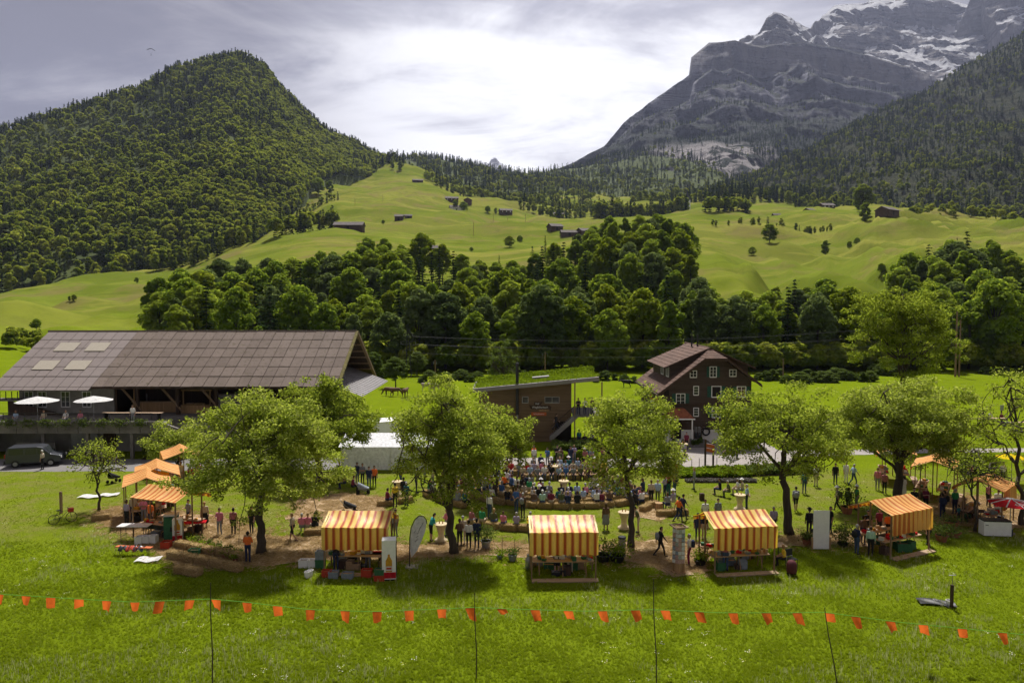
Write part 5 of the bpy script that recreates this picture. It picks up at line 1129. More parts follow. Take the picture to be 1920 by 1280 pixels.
# ------------------------------------------------------------------ tent, container, power poles, far houses
def small_buildings():
    t = thing('white_tent', 'long white party tent with a plain roof behind the orchard trees', 'tent', (0, 0, 0)); x0, x1, y0, y1 = -15.0, -6.4, 61.9, 67.2
    m = MB(); m._add([(x0 - .2, y0 - .2, 2.1), (x1 + .2, y0 - .2, 2.1), (x1 + .2, (y0 + y1) / 2, 2.85), (x0 - .2, (y0 + y1) / 2, 2.85), (x1 + .2, y1, 2.1), (x0 - .2, y1, 2.1)], [(0, 1, 2, 3), (3, 2, 4, 5)]); m.obj('roof', M['tent'], t)
    m = MB(); n = 30
    for i in range(n): xa, xb = lerp(x0, x1, i / n), lerp(x0, x1, (i + 1) / n); wa, wb = .04 * math.sin(i * 1.9), .04 * math.sin((i + 1) * 1.9); m._add([(xa, y0 + wa, .05), (xb, y0 + wb, .05), (xb, y0, 2.12), (xa, y0, 2.12)], [(0, 1, 2, 3)])
    m.obj('side_wall', M['tent'], t); m = MB(); m._add([(x1, y0, 0.05), (x1, y1, .05), (x1, y1, 2.1), (x1, (y0 + y1) / 2, 2.8), (x1, y0, 2.1)], [(0, 1, 2, 3, 4)]); m.obj('end_wall', M['tent'], t)
    for x in (x0, (x0 + x1) / 2, x1):
        for y in (y0, y1): MB().box(x - .05, x + .05, y + .02, y + .12, 0, 2.05).obj('pole', M['metal'], t)
    t = thing('white_container', 'small white container box beside the pasture fence', 'container', (G(722, 832))); t.rotation_euler = (0, 0, .5)
    MB().box(-1.5, 1.5, -1.2, 1.2, .1, 2.45).obj('body', M['white'], t); MB().box(-1.56, 1.56, -1.26, 1.26, 2.45, 2.56).obj('lid', M['white'], t); MB().box(-1.5, 1.5, -1.15, 1.15, 0, .1).obj('skid', M['metal_d'], t); MB().box(1.5, 1.54, -.9, .1, .2, 2.2).obj('door', M['white'], t)
    def pole(px, py, h, lab, arms=(), r=.13, lattice=False, Y=None):
        p = G(px, py) if Y is None else Vector(on_ground(px, Y)); t = thing('power_pole', lab, 'pole', p)
        if lattice:
            m = MB(); w = .55
            for sx in (-1, 1):
                for sy in (-1, 1): m.bar((sx * w, sy * w, 0), (sx * .16, sy * .16, h), .045)
            n = int(h / 1.1)
            for i in range(n):
                z0, z1 = h * i / n, h * (i + 1) / n; w0, w1 = lerp(w, .16, i / n), lerp(w, .16, (i + 1) / n); s = 1 if i % 2 else -1
                for sy in (-1, 1): m.bar((s * w0, sy * w0, z0), (-s * w1, sy * w1, z1), .022); m.bar((sy * w0, s * w0, z0), (sy * w1, -s * w1, z1), .022)
            m.obj('mast', M['metal_d'], t)
        else: MB().tube([(0, 0, 0), (0, 0, h)], [r, r * .7], 7).obj('mast', M['postwood'], t)
        for z, w in arms:
            MB().box(-w, w, -.06, .06, h - z - .06, h - z + .06).obj('cross_arm', M['metal_d'], t)
            for s in (-w, w): MB().tube([(s, 0, h - z - .55), (s, 0, h - z)], .05, 5).obj('insulator', M['metal'], t)
        return p, h
    a = pole(766, 706, 9.8, 'dark lattice pylon with three cross arms at the far side of the pasture', ((1.0, .9), (2.6, 1.5), (4.4, 1.1)), lattice=True)
    c = pole(1791, 706, 13.4, 'left pole of the twin power poles at the right hand wood', ((1.0, .9), (3.4, 1.1), (6.0, 1.0)), r=.2)
    pole(1798, 706, 11.6, 'right pole of the twin power poles at the right hand wood', (), r=.18)
    pole(1468, 713, 4.2, 'short thin pole beside the stream shrubs', ()); pole(816, 706, 3.4, 'thin pale pole left of the birch', ((.3, .3),)); pole(1022, 708, 5.2, 'thin pole rising behind the grass roof', ((.3, .5),)); pole(1325, 700, 7.0, 'thin pole showing above the farmhouse ridge', ((.4, .4),))
    for i, (zo, xo) in enumerate(((1.5, -.9), (1.5, .9), (3.1, -1.5), (3.1, 1.5), (4.9, 1.1))):
        p0 = a[0] + Vector((xo, 0, a[1] - zo)); p1 = c[0] + Vector((xo, 0, c[1] - zo - .6)); pts = [p0.lerp(p1, k / 16) - Vector((0, 0, 2.2 * 4 * (k / 16) * (1 - k / 16))) for k in range(17)]
        tag(MB().tube(pts, .022, 4).obj('power_line', M['metal_d']), f'thin power cable strung from the pylon across the wood, {nth(i + 1)} from the top', 'cable', 'cables between the pylons')
    for px, Y, hp in ((888, 560, 26), (925, 600, 18), (952, 640, 16), (660 + 8, 700, 14), (720, 720, 14), (985, 600, 16), (1132, 560, 14)):
        p = on_ground(px, Y); o = thing('line_pole', 'thin wooden line pole on the middle pasture' if 0 else f'thin line pole on the far pasture near column of the {["long barn", "twin sheds", "low bush", "crest spruce", "farmhouse", "middle tree", "hidden farm"][[888, 925, 952, 668, 720, 985, 1132].index(px)]}', 'pole', p, 0, 'line poles on the pastures'); MB().tube([(0, 0, 0), (0, 0, hp * Y / F)], .16, 5).obj('mast', M['postwood'], o)
    def chalet(px, Y, w, d, h, lab, rz=0.0, wall='farwall', cat='barn', rise=.5, win=0, roof='farroof', name='far_barn'):
        p = on_ground(px, Y); t = thing(name, lab, cat, (p[0], p[1], p[2] - .3), rz); hw, hd = w / 2, d / 2; r = hd * rise
        m = MB(); m.prism([(-hw, -hd, -2), (-hw, hd, -2), (-hw, hd, h), (-hw, 0, h + r), (-hw, -hd, h)], (w, 0, 0)); m.obj('wall', M[wall], t)
        m = MB(); m.slab((-hw - .6, -hd - .8, h - .35), (hw + .6, -hd - .8, h - .35), (hw + .6, 0, h + r + .15), (-hw - .6, 0, h + r + .15), .18); m.slab((hw + .6, hd + .8, h - .35), (-hw - .6, hd + .8, h - .35), (-hw - .6, 0, h + r + .15), (hw + .6, 0, h + r + .15), .18); m.obj('roof', M[roof], t)
        for i in range(win): x = -hw + w * (i + .5) / win; MB().box(x - .5, x + .5, -hd - .06, -hd, h * .45, h * .45 + 1.2).obj('window', M['white'], t)
        MB().box(-.9, .9, -hd - .05, -hd, -.5, 2.2).obj('door', M['dark'], t)
        return t
    chalet(657, 505, 20, 9, 3.4, 'long low brown barn on the left meadow', .0); chalet(750, 640, 7, 7, 3.6, 'square dark shed on the upper meadow', 0); chalet(767, 650, 6, 5, 2.2, 'low shed right of the square dark shed', .2)
    chalet(817, 420, 8, 6, 2.6, 'small dark shed above the wooded bank', -.35); chalet(848, 900, 16, 9, 4, 'upper farm building with a grey roof on the far slope', .1, win=3, name='far_farm', cat='house'); chalet(878, 900, 12, 9, 4.4, 'reddish gabled house right of the upper farm building', 1.57, win=0, name='far_house', cat='house', wall='tile')
    chalet(856, 800, 14, 9, 3.6, 'farmhouse with a dark roof and white base below the upper farm', .2, 'plaster', 'house', win=3, name='far_house'); chalet(948, 830, 14, 9, 3.8, 'dark roadside chalet on the middle slope', .25, win=3, name='far_chalet', cat='house')
    chalet(1046, 900, 14, 9, 4.2, 'dark chalet in the village trees', -.1, win=3, name='far_chalet', cat='house'); chalet(1040, 560, 10, 8, 3, 'brown gabled roof behind the tall crest spruce', .4, cat='house', name='far_house'); chalet(1066, 540, 12, 7, 2.4, 'low reddish shed right of the crest spruce', .1); chalet(1094, 540, 9, 8, 3.4, 'small farm roof beside the dark spruces', .5, cat='house', name='far_house')
    chalet(785, 1000, 14, 8, 2.6, 'small hut high on the left pasture', .2); chalet(965, 1050, 10, 8, 4, 'pale gable far up the valley', .9, 'plaster', 'house', name='far_house'); chalet(1658, 530, 14, 10, 3.4, 'lone dark barn with a pointed gable on the right hand crest', .55)
    chalet(1513, 640, 7, 6, 2.6, 'little hut on the right hand pasture crest', .4); chalet(1545, 700, 12, 9, 3.6, 'farm with a dark roof behind the right hand crest', .1, win=3, name='far_farm', cat='house'); chalet(1452, 640, 6, 5, 2.2, 'tiny shed on the right hand pasture', 0); chalet(1498, 270, 6, 5, 2.2, 'small brown roof between the yellowish trees', .2)
    p = on_ground(1286, 860); t = thing('church_tower', 'slender white church tower at the edge of the far wood', 'tower', p); MB().box(-3, 3, -3, 3, -2, 17).obj('shaft', M['white'], t); MB().lathe([(4.0, 17), (.1, 28)], 4).obj('spire', M['metal_d'], t); MB().box(-.6, .6, -3.08, -3, 12, 14.5).obj('belfry_opening', M['dark'], t)
small_buildings()
# ------------------------------------------------------------------ market stalls
M['maroon_cloth'] = cloth('maroon_table_cloth', (.14, .025, .03), .1)
def cloth_grid(fn, nu, nv):
    U, V = np.meshgrid(np.linspace(0, 1, nu), np.linspace(0, 1, nv)); P = fn(U, V); return P.reshape(-1, 3), grid_faces(nv, nu)
def stall(loc, rz, lab, mat='stripe', w=3.5, drape=True, counter='board', floor=True, seed=0, front=1.45, back=1.4):
    t = thing('market_stall', lab, 'stall', (loc[0], loc[1], 0), rz, 'striped market stalls'); h = w / 2; rg = random.Random(seed)
    ye, yr, yf = 0.0, back, back + front; ze, zr, zf = 2.57, 3.08, 2.42; m = M[mat]
    def slope(y0, z0, y1, z1, over=.06):
        def fn(U, V):
            X = (U - .5) * (w + 2 * over); Y = y0 + (y1 - y0) * V; Z = z0 + (z1 - z0) * V - .085 * np.sin(np.pi * V) * (1 - .45 * np.cos(U * 4 * np.pi)) + .018 * fbm(X * 2.2 + seed, Y * 1.6, 0, 3, seed) + .01 * np.sin(X * 7 + Y * 3)
            return np.stack([X, Y, Z], -1)
        return cloth_grid(fn, 46, 12)
    v, f = slope(ye - .05, ze, yr, zr); add('awning', mesh_np('awning', v, f, m, True), t)
    v, f = slope(yr, zr, yf, zf); add('awning', mesh_np('awning', v, f, m, True), t)
    def val(y, z, drop, s):
        def fn(U, V):
            X = (U - .5) * (w + .12); A = .02 + .05 * V; Y = y + s * A * np.sin(X * 2 * np.pi / .36 + seed + .6 * np.sin(X * 2.3)) ; Z = z - drop * V + .02 * np.sin(X * 5 + seed) * V
            return np.stack([X, Y, Z], -1)
        return cloth_grid(fn, 110, 10)
    if drape: v, f = val(ye - .06, ze - .005, 1.2, 1); add('curtain', mesh_np('curtain', v, f, m, True), t)
    v, f = val(yf, zf, .22, 1); add('valance', mesh_np('valance', v, f, m, True), t)
    for x in (-h + .06, h - .06):
        for y, z in ((ye + .06, ze - .05), (yr, zr - .05), (2.2, 2.62)): MB().box(x - .035, x + .035, y - .035, y + .035, 0, z).obj('post', M['postwood'], t)
        MB().bar((x, yr, zr - .06), (x, yf, zf - .03), .03).obj('rafter', M['newwood'], t); MB().bar((x, ye, ze - .03), (x, yr, zr - .06), .03).obj('rafter', M['newwood'], t)
    for y, z in ((ye, ze - .03), (yr, zr - .06), (yf, zf - .03)): MB().box(-h - .08, h + .08, y - .03, y + .03, z - .03, z + .01).obj('purlin', M['newwood'], t)
    MB().box(-h + .1, h - .1, .45, 1.15, .80, .85).obj('counter_top', M[counter], t); MB().box(-h + .1, h - .1, 1.9, 2.55, .82, .87).obj('counter_top', M[counter], t)
    for x in (-h + .5, 0, h - .5):
        for y in (.8, 2.2): MB().bar((x, y - .3, 0), (x, y - .05, .8), .03).bar((x, y + .3, 0), (x, y + .05, .8), .03).box(x - .03, x + .03, y - .3, y + .3, .76, .80).obj('trestle', M['newwood'], t)
    if floor: MB().box(-h + .05, h + .05, -.35, .1, .02, .08).obj('floor_plank', M['board'], t)
    # wares laid out on the counters
    mats = [M['cardboard'], M['redcloth'], M['whitecloth'], M['newwood'], M['green_box'], M['amber'], M['grey_box']]
    for i in range(26):
        x = rg.uniform(-h + .2, h - .2); y = rg.choice([.8, .8, 2.2]) + rg.uniform(-.2, .2); s = rg.uniform(.08, .2); MB().box(-s, s, -.1, .1, 0, rg.uniform(.05, .22)).obj('ware', rg.choice(mats), t, (x, y, .872), rg.uniform(0, 3))
    for i in range(9):
        s = rg.uniform(.14, .26); MB().box(-s, s, -.2, .2, 0, rg.uniform(.2, .5)).obj('stock_box', rg.choice([M['black'], M['cardboard'], M['green_box'], M['grey_box'], M['timber']]), t, (rg.uniform(-h + .3, h - .3), rg.choice([.8, 2.2]) + rg.uniform(-.1, .1), 0.01), rg.uniform(-.2, .2))
    v, f = cloth_grid(lambda U, V: np.stack([(U - .5) * (w - .3), .43 + .02 * np.sin(U * 40) * V, .86 - .42 * V], -1), 40, 5) if drape else cloth_grid(lambda U, V: np.stack([(U - .5) * (w - .3), .43 + .02 * np.sin(U * 40) * V, .86 - .3 * V], -1), 40, 5)
    if not drape: add('counter_cloth', mesh_np('counter_cloth', v, f, M[rg.choice(['timber', 'black', 'maroon_cloth'])], True), t)
    return t
def stall_px(px0, py0, px1, py1, *a, **k):
    """eave end points in the photo (left, right) -> stall"""
    def e(px, py): r = ray(px, py); q = (2.57 - CAMZ) / r.z; return Vector((r.x * q, r.y * q))
    A, B = e(px0, py0), e(px1, py1); d = B - A; c = (A + B) / 2; return stall((c.x, c.y), math.atan2(d.y, d.x), *a, **k)
stall_px(604, 988, 727, 989, 'yellow and red striped stall beside the white bottle fridge', seed=1)
stall_px(995, 998, 1120, 997, 'yellow and red striped stall in the middle, closed towards the front', seed=2)
stall_px(1340, 990, 1456, 985, 'yellow and red striped stall beside the postcard rack', seed=3)
stall_px(1665, 967, 1753, 950, 'orange and yellow striped stall under the wide old tree on the right', 'stripe_o', seed=4)
stall_px(1880, 923, 1906, 905, 'orange striped stall behind the red parasol at the right edge', 'stripe_o', seed=5, w=3.2)
stall((33.2, 52.5), .95, 'orange striped stall behind the one with the red parasol', 'stripe_o', seed=6, drape=False)
stall((33.0, 57.8), 1.15, 'farthest orange striped stall on the right, half hidden by leaves', 'stripe_o', seed=7, drape=False)
stall((-22.0, 43.0), -.34, 'orange striped stall in front on the left, over the beer tables', 'stripe_o', seed=8, drape=False, floor=False)
stall((-26.3, 47.6), -1.1, 'second orange roofed stall on the left, gable turned to the lawn', 'stripe_o', seed=9, drape=False, floor=False)
stall((-27.0, 50.4), -1.1, 'third orange roofed stall on the left, just behind the second', 'stripe_o', seed=10, drape=False, floor=False)
stall((-27.8, 56.0), -1.05, 'farthest orange roofed stall on the left, beside the road', 'stripe_o', seed=11, drape=True, floor=False)

# ------------------------------------------------------------------ straw bales
def bale_mesh(seed):
    rng = np.random.default_rng(seed); L, Wd, H = 1.08, .46, .42; n = 9; V = []; Fc = []; idx = {}
    def vid(p):
        k = tuple(np.round(p, 4))
        if k not in idx: idx[k] = len(V); V.append(p)
        return idx[k]
    dims = (L, Wd, H); seg = (10, 5, 5)
    for ax in range(3):
        a, b = [i for i in range(3) if i != ax]
        for s in (0, 1):
            for i in range(seg[a]):
                for j in range(seg[b]):
                    q = []
                    for (di, dj) in ((0, 0), (1, 0), (1, 1), (0, 1)):
                        p = np.zeros(3); p[ax] = s * dims[ax]; p[a] = (i + di) / seg[a] * dims[a]; p[b] = (j + dj) / seg[b] * dims[b]; q.append(vid(p))
                    flip = (s == 0) ^ (ax == 1); Fc.append(q[::-1] if flip else q)
    V = np.array(V) - np.array([L / 2, Wd / 2, 0]); c = V - np.array([0, 0, H / 2]); r = c / (np.array(dims) / 2)
    k = 1 - .055 * np.sum(r ** 4, 1, keepdims=True) / 3; c = c * np.where(np.sum(np.abs(r) > .98, 1, keepdims=True) >= 2, .96, 1.0) * k * 1.04
    nz = fbm(V[:, 0] * 6 + seed, V[:, 1] * 6, V[:, 2] * 6, 3, seed); c = c + c / (np.linalg.norm(c, axis=1, keepdims=True) + 1e-6) * nz[:, None] * .035
    c[:, 2] = np.maximum(c[:, 2] + H / 2, 0.0); body = mesh_np('bale', c, np.array(Fc), M['straw'], True)
    m = 1000; i = rng.integers(0, len(c), m); C = c[i] + rng.normal(size=(m, 3)) * .02; d = c[i] - np.array([0, 0, H / 2]); fr, ff = leaf_quads(C, rng.normal(size=(m, 3)), .095, rng, .09)
    fr[:, 2] = np.maximum(fr[:, 2], .004)
    return body, mesh_np('loose_straw', fr, ff, M['chips'])
BALES = [bale_mesh(40 + i) for i in range(4)]
def bale(x, y, rz, lab, z=0.0, group='straw bale seats', sx=1.0):
    k = random.Random(int(x * 100 + y * 37)).randrange(4); t = thing('straw_bale', lab, 'straw bale', (x, y, z), rz, group); t.scale = (sx, 1, 1)
    add('bale', BALES[k][0], t); stuff(add('loose_straw', BALES[k][1], t)); return t
RC = Vector((4.0, 60.0))
def ring(r, a): a = math.radians(a); return RC.x + r * math.sin(a), RC.y - r * math.cos(a), a
ROWS = [('innermost', 5.5, [(-78, -24), (24, 52)]), ('second', 6.6, [(-76, -14), (14, 50)]), ('third', 7.7, [(-74, 48)]), ('fourth', 8.8, [(-70, 44)]), ('fifth', 9.9, [(-66, 40)]), ('sixth', 12.3, [(-60, -36)]), ('outermost', 15.4, [(-27, -9)])]
for nm, r, spans in ROWS:
    i = 0
    for a0, a1 in spans:
        n = max(1, int(math.radians(a1 - a0) * r / 1.13))
        for k in range(n):
            i += 1; x, y, a = ring(r, lerp(a0, a1, (k + .5) / n)); bale(x + random.Random(k * 3 + i).uniform(-.1, .1), y + random.Random(k * 5 + i).uniform(-.12, .12), a + random.Random(k * 7 + i).uniform(-.13, .13), f'straw bale in the {nm} ring of seats, {nth(i)} from the left')
def line_bales(p0, p1, n, lab, z=0, grp='straw bales of the plant display'):
    a, b = G(*p0), G(*p1); rz = math.atan2(b.y - a.y, b.x - a.x)
    for k in range(n): q = a.lerp(b, (k + .5) / n); bale(q.x, q.y, rz + random.Random(k).uniform(-.06, .06), lab % nth(k + 1), z, grp, 1.0 if n else 1)
line_bales((318, 1045), (452, 1072), 5, 'straw bale in the front row of the plant display, %s from the left')
line_bales((332, 1025), (462, 1052), 5, 'straw bale in the back row of the plant display, %s from the left')
p = G(352, 1076); bale(p.x - .35, p.y + .2, .2, 'loose crumbled bale lying left in front of the plant display', 0, None, .8); bale(p.x + .35, p.y - .15, -.3, 'loose crumbled bale lying nearest the camera before the plant display', 0, None, .9)
for px, py, rz, lab in ((588, 1003, .1, 'left bale of the pair by the pink shirted sitters'), (606, 1000, .05, 'right bale of the pair by the pink shirted sitters'), (1246, 967, .08, 'left bale of the short row behind the postcard rack'), (1275, 965, .04, 'right bale of the short row behind the postcard rack'), (1222, 950, .7, 'bale turned end on beside the slim apple tree'), (1210, 957, .9, 'nearer bale turned end on beside the slim apple tree'), (722, 948, .2, 'single bale on the lawn left of the forked apple tree'), (190, 975, .3, 'single bale beside the young tree on the left lawn'), (760, 942, .6, 'bale under the left branches of the forked apple tree')):
    q = G(px, py); bale(q.x, q.y, rz, lab, 0, None)

# ------------------------------------------------------------------ market furniture and goods
def high_table(px, py, lab, s=1.0):
    p = G(px, py); t = thing('cocktail_table', lab, 'table', p, 0, 'cloth covered high tables'); t.scale = (s, s, s)
    MB().lathe([(.40, 0), (.42, .03), (.40, .10), (.26, .16), (.18, .35), (.20, .6), (.30, .9), (.37, 1.04)], 20).obj('cover', M['lycra'], t, smooth=True); MB().lathe([(.38, 1.04), (.40, 1.06), (.40, 1.09), (.02, 1.1)], 20).obj('table_top', M['lycra'], t)
    for i in range(2): MB().lathe([(.035, 0), (.035, .12), (.012, .16), (.012, .2)], 8).obj('bottle', M['amber'], t, (.1 - .2 * i, .05, 1.1), smooth=True)
for px, py, lab in ((827, 1014, 'cream cloth covered high table beside the forked apple tree'), (1057, 927, 'cream covered high table in the middle of the audience ring'), (1041, 897, 'cream covered high table behind the audience ring'), (1387, 955, 'cream covered high table beside the man in the light blue shirt'), (1282, 852, 'cream covered high table in front of the farmhouse porch'), (1758, 806, 'cream covered high table on the field right of the tall tree'), (745, 928, 'cream covered high table in the shade of the forked apple tree'), (1170, 990, 'cream covered high table half behind the slim apple tree')): high_table(px, py, lab)

def crate(px, py, w, d, h, mat, lab, rz=0.0, cat='crate', z=0.0):
    p = G(px, py); t = thing('crate', lab, cat, (p.x, p.y, z), rz); m = MB(); k = .025
    m.box(-w / 2, w / 2, -d / 2, d / 2, 0, k); m.box(-w / 2, w / 2, -d / 2, -d / 2 + k, k, h); m.box(-w / 2, w / 2, d / 2 - k, d / 2, k, h); m.box(-w / 2, -w / 2 + k, -d / 2 + k, d / 2 - k, k, h); m.box(w / 2 - k, w / 2, -d / 2 + k, d / 2 - k, k, h); m.obj('box', M[mat], t)
    MB().box(-w / 2 - .015, w / 2 + .015, -d / 2 - .015, -d / 2 - .001, h - .06, h + .01).obj('rim', M[mat], t); MB().box(-w / 2 + .03, w / 2 - .03, -d / 2 + .03, d / 2 - .03, h * .6, h * .75).obj('contents', M['cardboard'], t)
    return t
for a in ((570, 1062, .5, .4, .42, 'white', 'left white cool box on the grass behind the first stall'), (588, 1062, .5, .4, .42, 'white', 'right white cool box on the grass behind the first stall'), (601, 1064, .5, .4, .5, 'green_box', 'lower green crate of the stack at the first stall'), (613, 1080, .5, .35, .35, 'red', 'red crate on the ground under the first stall curtain'), (626, 1082, .5, .4, .35, 'grey_box', 'grey tub beside the red crate under the first stall'), (652, 1083, .6, .4, .3, 'grey_box', 'wide grey tub in front of the first stall'), (668, 1068, .5, .4, .4, 'cardboard', 'cardboard box under the first stall counter'), (688, 1081, .55, .4, .42, 'red', 'red crate with papers right of the first stall'), (712, 1087, .55, .4, .3, 'red', 'red crate under the green crate by the bottle fridge')): crate(*a)
crate(601, 1064, .48, .38, .45, 'grey_box', 'upper grey crate of the stack at the first stall', z=.51); crate(712, 1087, .5, .36, .3, 'green_box', 'green crate stacked on the red one by the bottle fridge', z=.31)
for i, px in enumerate((262, 275, 288)): crate(px, 1020 - i, .42, .42, .5, 'white', ['left', 'middle', 'right'][i] + ' white bucket box in the row beside the left beer table')
crate(365, 1040, .6, .4, .36, 'green_box', 'green crate standing between the straw bales', z=0.0); crate(1692, 1032, .85, .6, .5, 'green_box', 'green crate under the right striped stall counter'); crate(1088, 1066, .4, .35, .45, 'cardboard', 'pale box under the middle stall counter'); crate(1076, 1067, .4, .35, .4, 'green_box', 'dark box left of the pale box under the middle stall'); crate(1030, 1066, .6, .4, .3, 'green_box', 'green box at the left under the middle stall'); crate(1371, 1058, .5, .4, .3, 'grey_box', 'dark tub under the stall beside the postcard rack'); crate(312, 1028, .5, .5, .45, 'red', 'round red tub at the left end of the plant display')
for px, py, lab in ((582, 1079, 'small white bucket on the grass left of the first stall'), (576, 1082, 'tiny white pot beside the small white bucket'), (1780, 1137, 'white bucket at the foot of the tap in the lawn'), (1753, 1130, 'small white bottle on the dark mat by the tap'), (441, 1068, 'small white object in the grass before the bales')):
    p = G(px, py); t = thing('bucket', lab, 'bucket', p); r = .16 if 'white bucket' in lab else .09; MB().lathe([(r * .8, 0), (r, r * 2), (r * 1.06, r * 2.02), (r * .96, r * 2.03), (r * .75, .05)], 12).obj('pail', M['white'], t); MB().tube([(-r, 0, r * 2), (-r * .5, 0, r * 2.5), (r * .5, 0, r * 2.5), (r, 0, r * 2)], .008, 4).obj('handle', M['metal'], t)

def pot_plant(px, py, lab, pw=.28, ph=.32, h=.6, mat='terracotta', lf='shrub', n=500, spread=.3, stake=0.0):
    p = G(px, py); t = thing('potted_plant', lab, 'plant', p); rng = np.random.default_rng(int(px))
    MB().lathe([(pw * .72, 0), (pw * .95, ph * .85), (pw * 1.05, ph * .86), (pw * 1.05, ph), (pw * .9, ph), (pw * .85, ph * .9)], 14).obj('pot', M[mat], t, smooth=False); MB().lathe([(.02, 0), (pw * .9, 0)], 12).obj('soil', M['soil'], t, (0, 0, ph * .92))
    C = rng.normal(size=(n, 3)) * np.array([spread * .5, spread * .5, h * .25]) + np.array([0, 0, ph + h * .45]); C[:, 2] = np.maximum(C[:, 2], ph * .8); V, Fq = leaf_quads(C, rng.normal(size=(n, 3)) + np.array([0, 0, .6]), .07, rng, .5); add('leaves', mesh_np('leaves', V, Fq, M[lf]), t)
    MB().tube([(0, 0, ph * .9), (.03, 0, ph + h * .7)], .015, 4).obj('stem', M['bark'], t)
    if stake: MB().tube([(.1, 0, 0), (.12, 0, stake)], .018, 5).obj('stake', M['postwood'], t)
pot_plant(1131, 1052, 'round black tub with a young plant right of the middle stall', .42, .42, 1.0, 'black', 'shrub', 260, .9); pot_plant(1157, 1052, 'round black tub full of bright leaves right of the middle stall', .46, .40, .7, 'black', 'lime', 500, .8); pot_plant(911, 1028, 'grey metal pot with a bushy plant beside the two standing viewers', .3, .5, 1.0, 'metal', 'shrub', 450, .6, 1.5)
pot_plant(938, 1046, 'small plant with a dark stake left of the middle stall', .2, .2, .35, 'grey_box', 'lime', 160, .5, 1.2); pot_plant(961, 1050, 'grey pot with a dark stake just left of the middle stall', .26, .35, .35, 'grey_box', 'shrub', 160, .5, 1.25); pot_plant(1313, 1060, 'dark tub with a leafy plant left of the third stall', .34, .35, .6, 'black', 'lime', 260, .5)
pot_plant(1513, 1022, 'terracotta pot left of the white panel', .3, .4, .5, 'terracotta', 'shrub', 250, .45, 1.1); pot_plant(1580, 1024, 'spiky grey green plant right of the white panel', .3, .25, 1.2, 'black', 'shrub', 700, .62, 1.5); pot_plant(1765, 1014, 'terracotta pot with a green bush right of the orange stall', .36, .4, .9, 'terracotta', 'shrub', 600, .9); pot_plant(1787, 1005, 'low terracotta trough behind the green bush', .45, .3, .3, 'terracotta', 'shrub', 200, .7); pot_plant(1783, 990, 'wide terracotta pot behind the right stall', .45, .5, .4, 'terracotta', 'shrub', 200, .7); pot_plant(1588, 962, 'large leafy pot plant between the backpackers', .4, .5, 1.6, 'terracotta', 'shrub', 800, .9)
rr = np.random.default_rng(8)
for i in range(16): pot_plant(352 + i * 6.4, 1012 + i * 2.0 + (i % 3) * 6, f'seedling pot on the plant display, {nth(i + 1)} from the left', .16, .18, .3, 'terracotta', 'lime' if i % 3 else 'shrub', 90, .3)

def fridge(px, py, lab, w=.66, d=.66, h=2.0, side='metal_d', rz=.12, pos_art=True):
    p = G(px, py); t = thing('bottle_fridge', lab, 'fridge', p, rz); MB().box(-w / 2, w / 2, -d / 2, d / 2, .08, h).obj('cabinet', M['white'], t); MB().box(w / 2, w / 2 + .03, -d / 2 + .05, d / 2 - .05, .2, h - .2).obj('glass_door', M[side], t); MB().box(-w / 2 + .04, w / 2 - .04, -d / 2 + .04, d / 2 - .04, 0, .08).obj('plinth', M['black'], t)
    y = -d / 2 - .006; prof = [(.02, 1.42), (.055, 1.42), (.055, 1.30), (.10, 1.20), (.165, 1.08), (.165, .52), (.15, .48)]; poly = [(x, y, z) for x, z in prof] + [(-x, y, z) for x, z in prof[::-1]]
    MB().prism(poly, (0, .005, 0)).obj('bottle_print', M['amber'], t); MB().box(-.155, .155, y - .004, y - .001, .55, .78).obj('bottle_label', M['whitecloth'], t); MB().box(-.13, .13, y - .008, y - .005, .62, .72).obj('bottle_label', M['red'], t); MB().box(-w / 2, w / 2, y - .006, y - .001, .14, .46).obj('bottle_print', M['redcloth'], t)
    return t
fridge(730, 1084, 'tall white drinks fridge with a big bottle printed on its back, by the first stall', h=2.15, w=.72); fridge(334, 1015, 'narrow white drinks fridge with a bottle print in the plant area on the left', .55, .5, 1.45, 'metal', .3)
p = G(322, 1010); t = thing('green_cabinet', 'green fabric cabinet left of the narrow drinks fridge', 'cabinet', p, .2); MB().box(-.38, .38, -.3, .3, 0, 1.5).obj('body', M['green_shutter'], t); MB().box(-.4, .4, -.32, .32, 1.5, 1.6).obj('lid', M['whitecloth'], t); MB().box(-.36, .36, -.312, -.301, .05, 1.4).obj('front_panel', M['green_box'], t)
# drop shaped banner
def banner():
    p = G(768, 1062); t = thing('drop_banner', 'white drop shaped banner on a curved dark pole', 'banner', p); P = [(0, 0, 0), (0, 0, .9), (.02, 0, 1.6), (.10, 0, 2.2), (.30, 0, 2.65), (.55, 0, 2.86), (.78, 0, 2.84), (.93, 0, 2.66), (.97, 0, 2.42)]
    MB().tube(P, .028, 6).obj('pole', M['metal_d'], t); E = P[1:] + [(.90, 0, 2.0), (.70, 0, 1.5), (.40, 0, .95), (.08, 0, .55)]; me = MB().prism([(x + .03 * (1 if x < .5 else -1), 0, z - .03) for x, y, z in E], (0, .006, 0)); me.obj('sail', M['parasol_w'], t)
    for (x0, z0, x1, z1) in ((.25, 1.9, .35, 2.05), (.35, 1.65, .5, 1.75), (.5, 1.95, .62, 2.25), (.62, 2.2, .78, 2.5), (.3, 1.4, .45, 1.55), (.42, 1.85, .5, 1.9)): MB().bar((x0, -.012, z0), (x1, -.012, z1), .018).obj('print_mark', M['metal'], t)
    MB().box(-.2, .5, -.35, .35, 0, .04).obj('base_plate', M['concrete'], t)
banner()
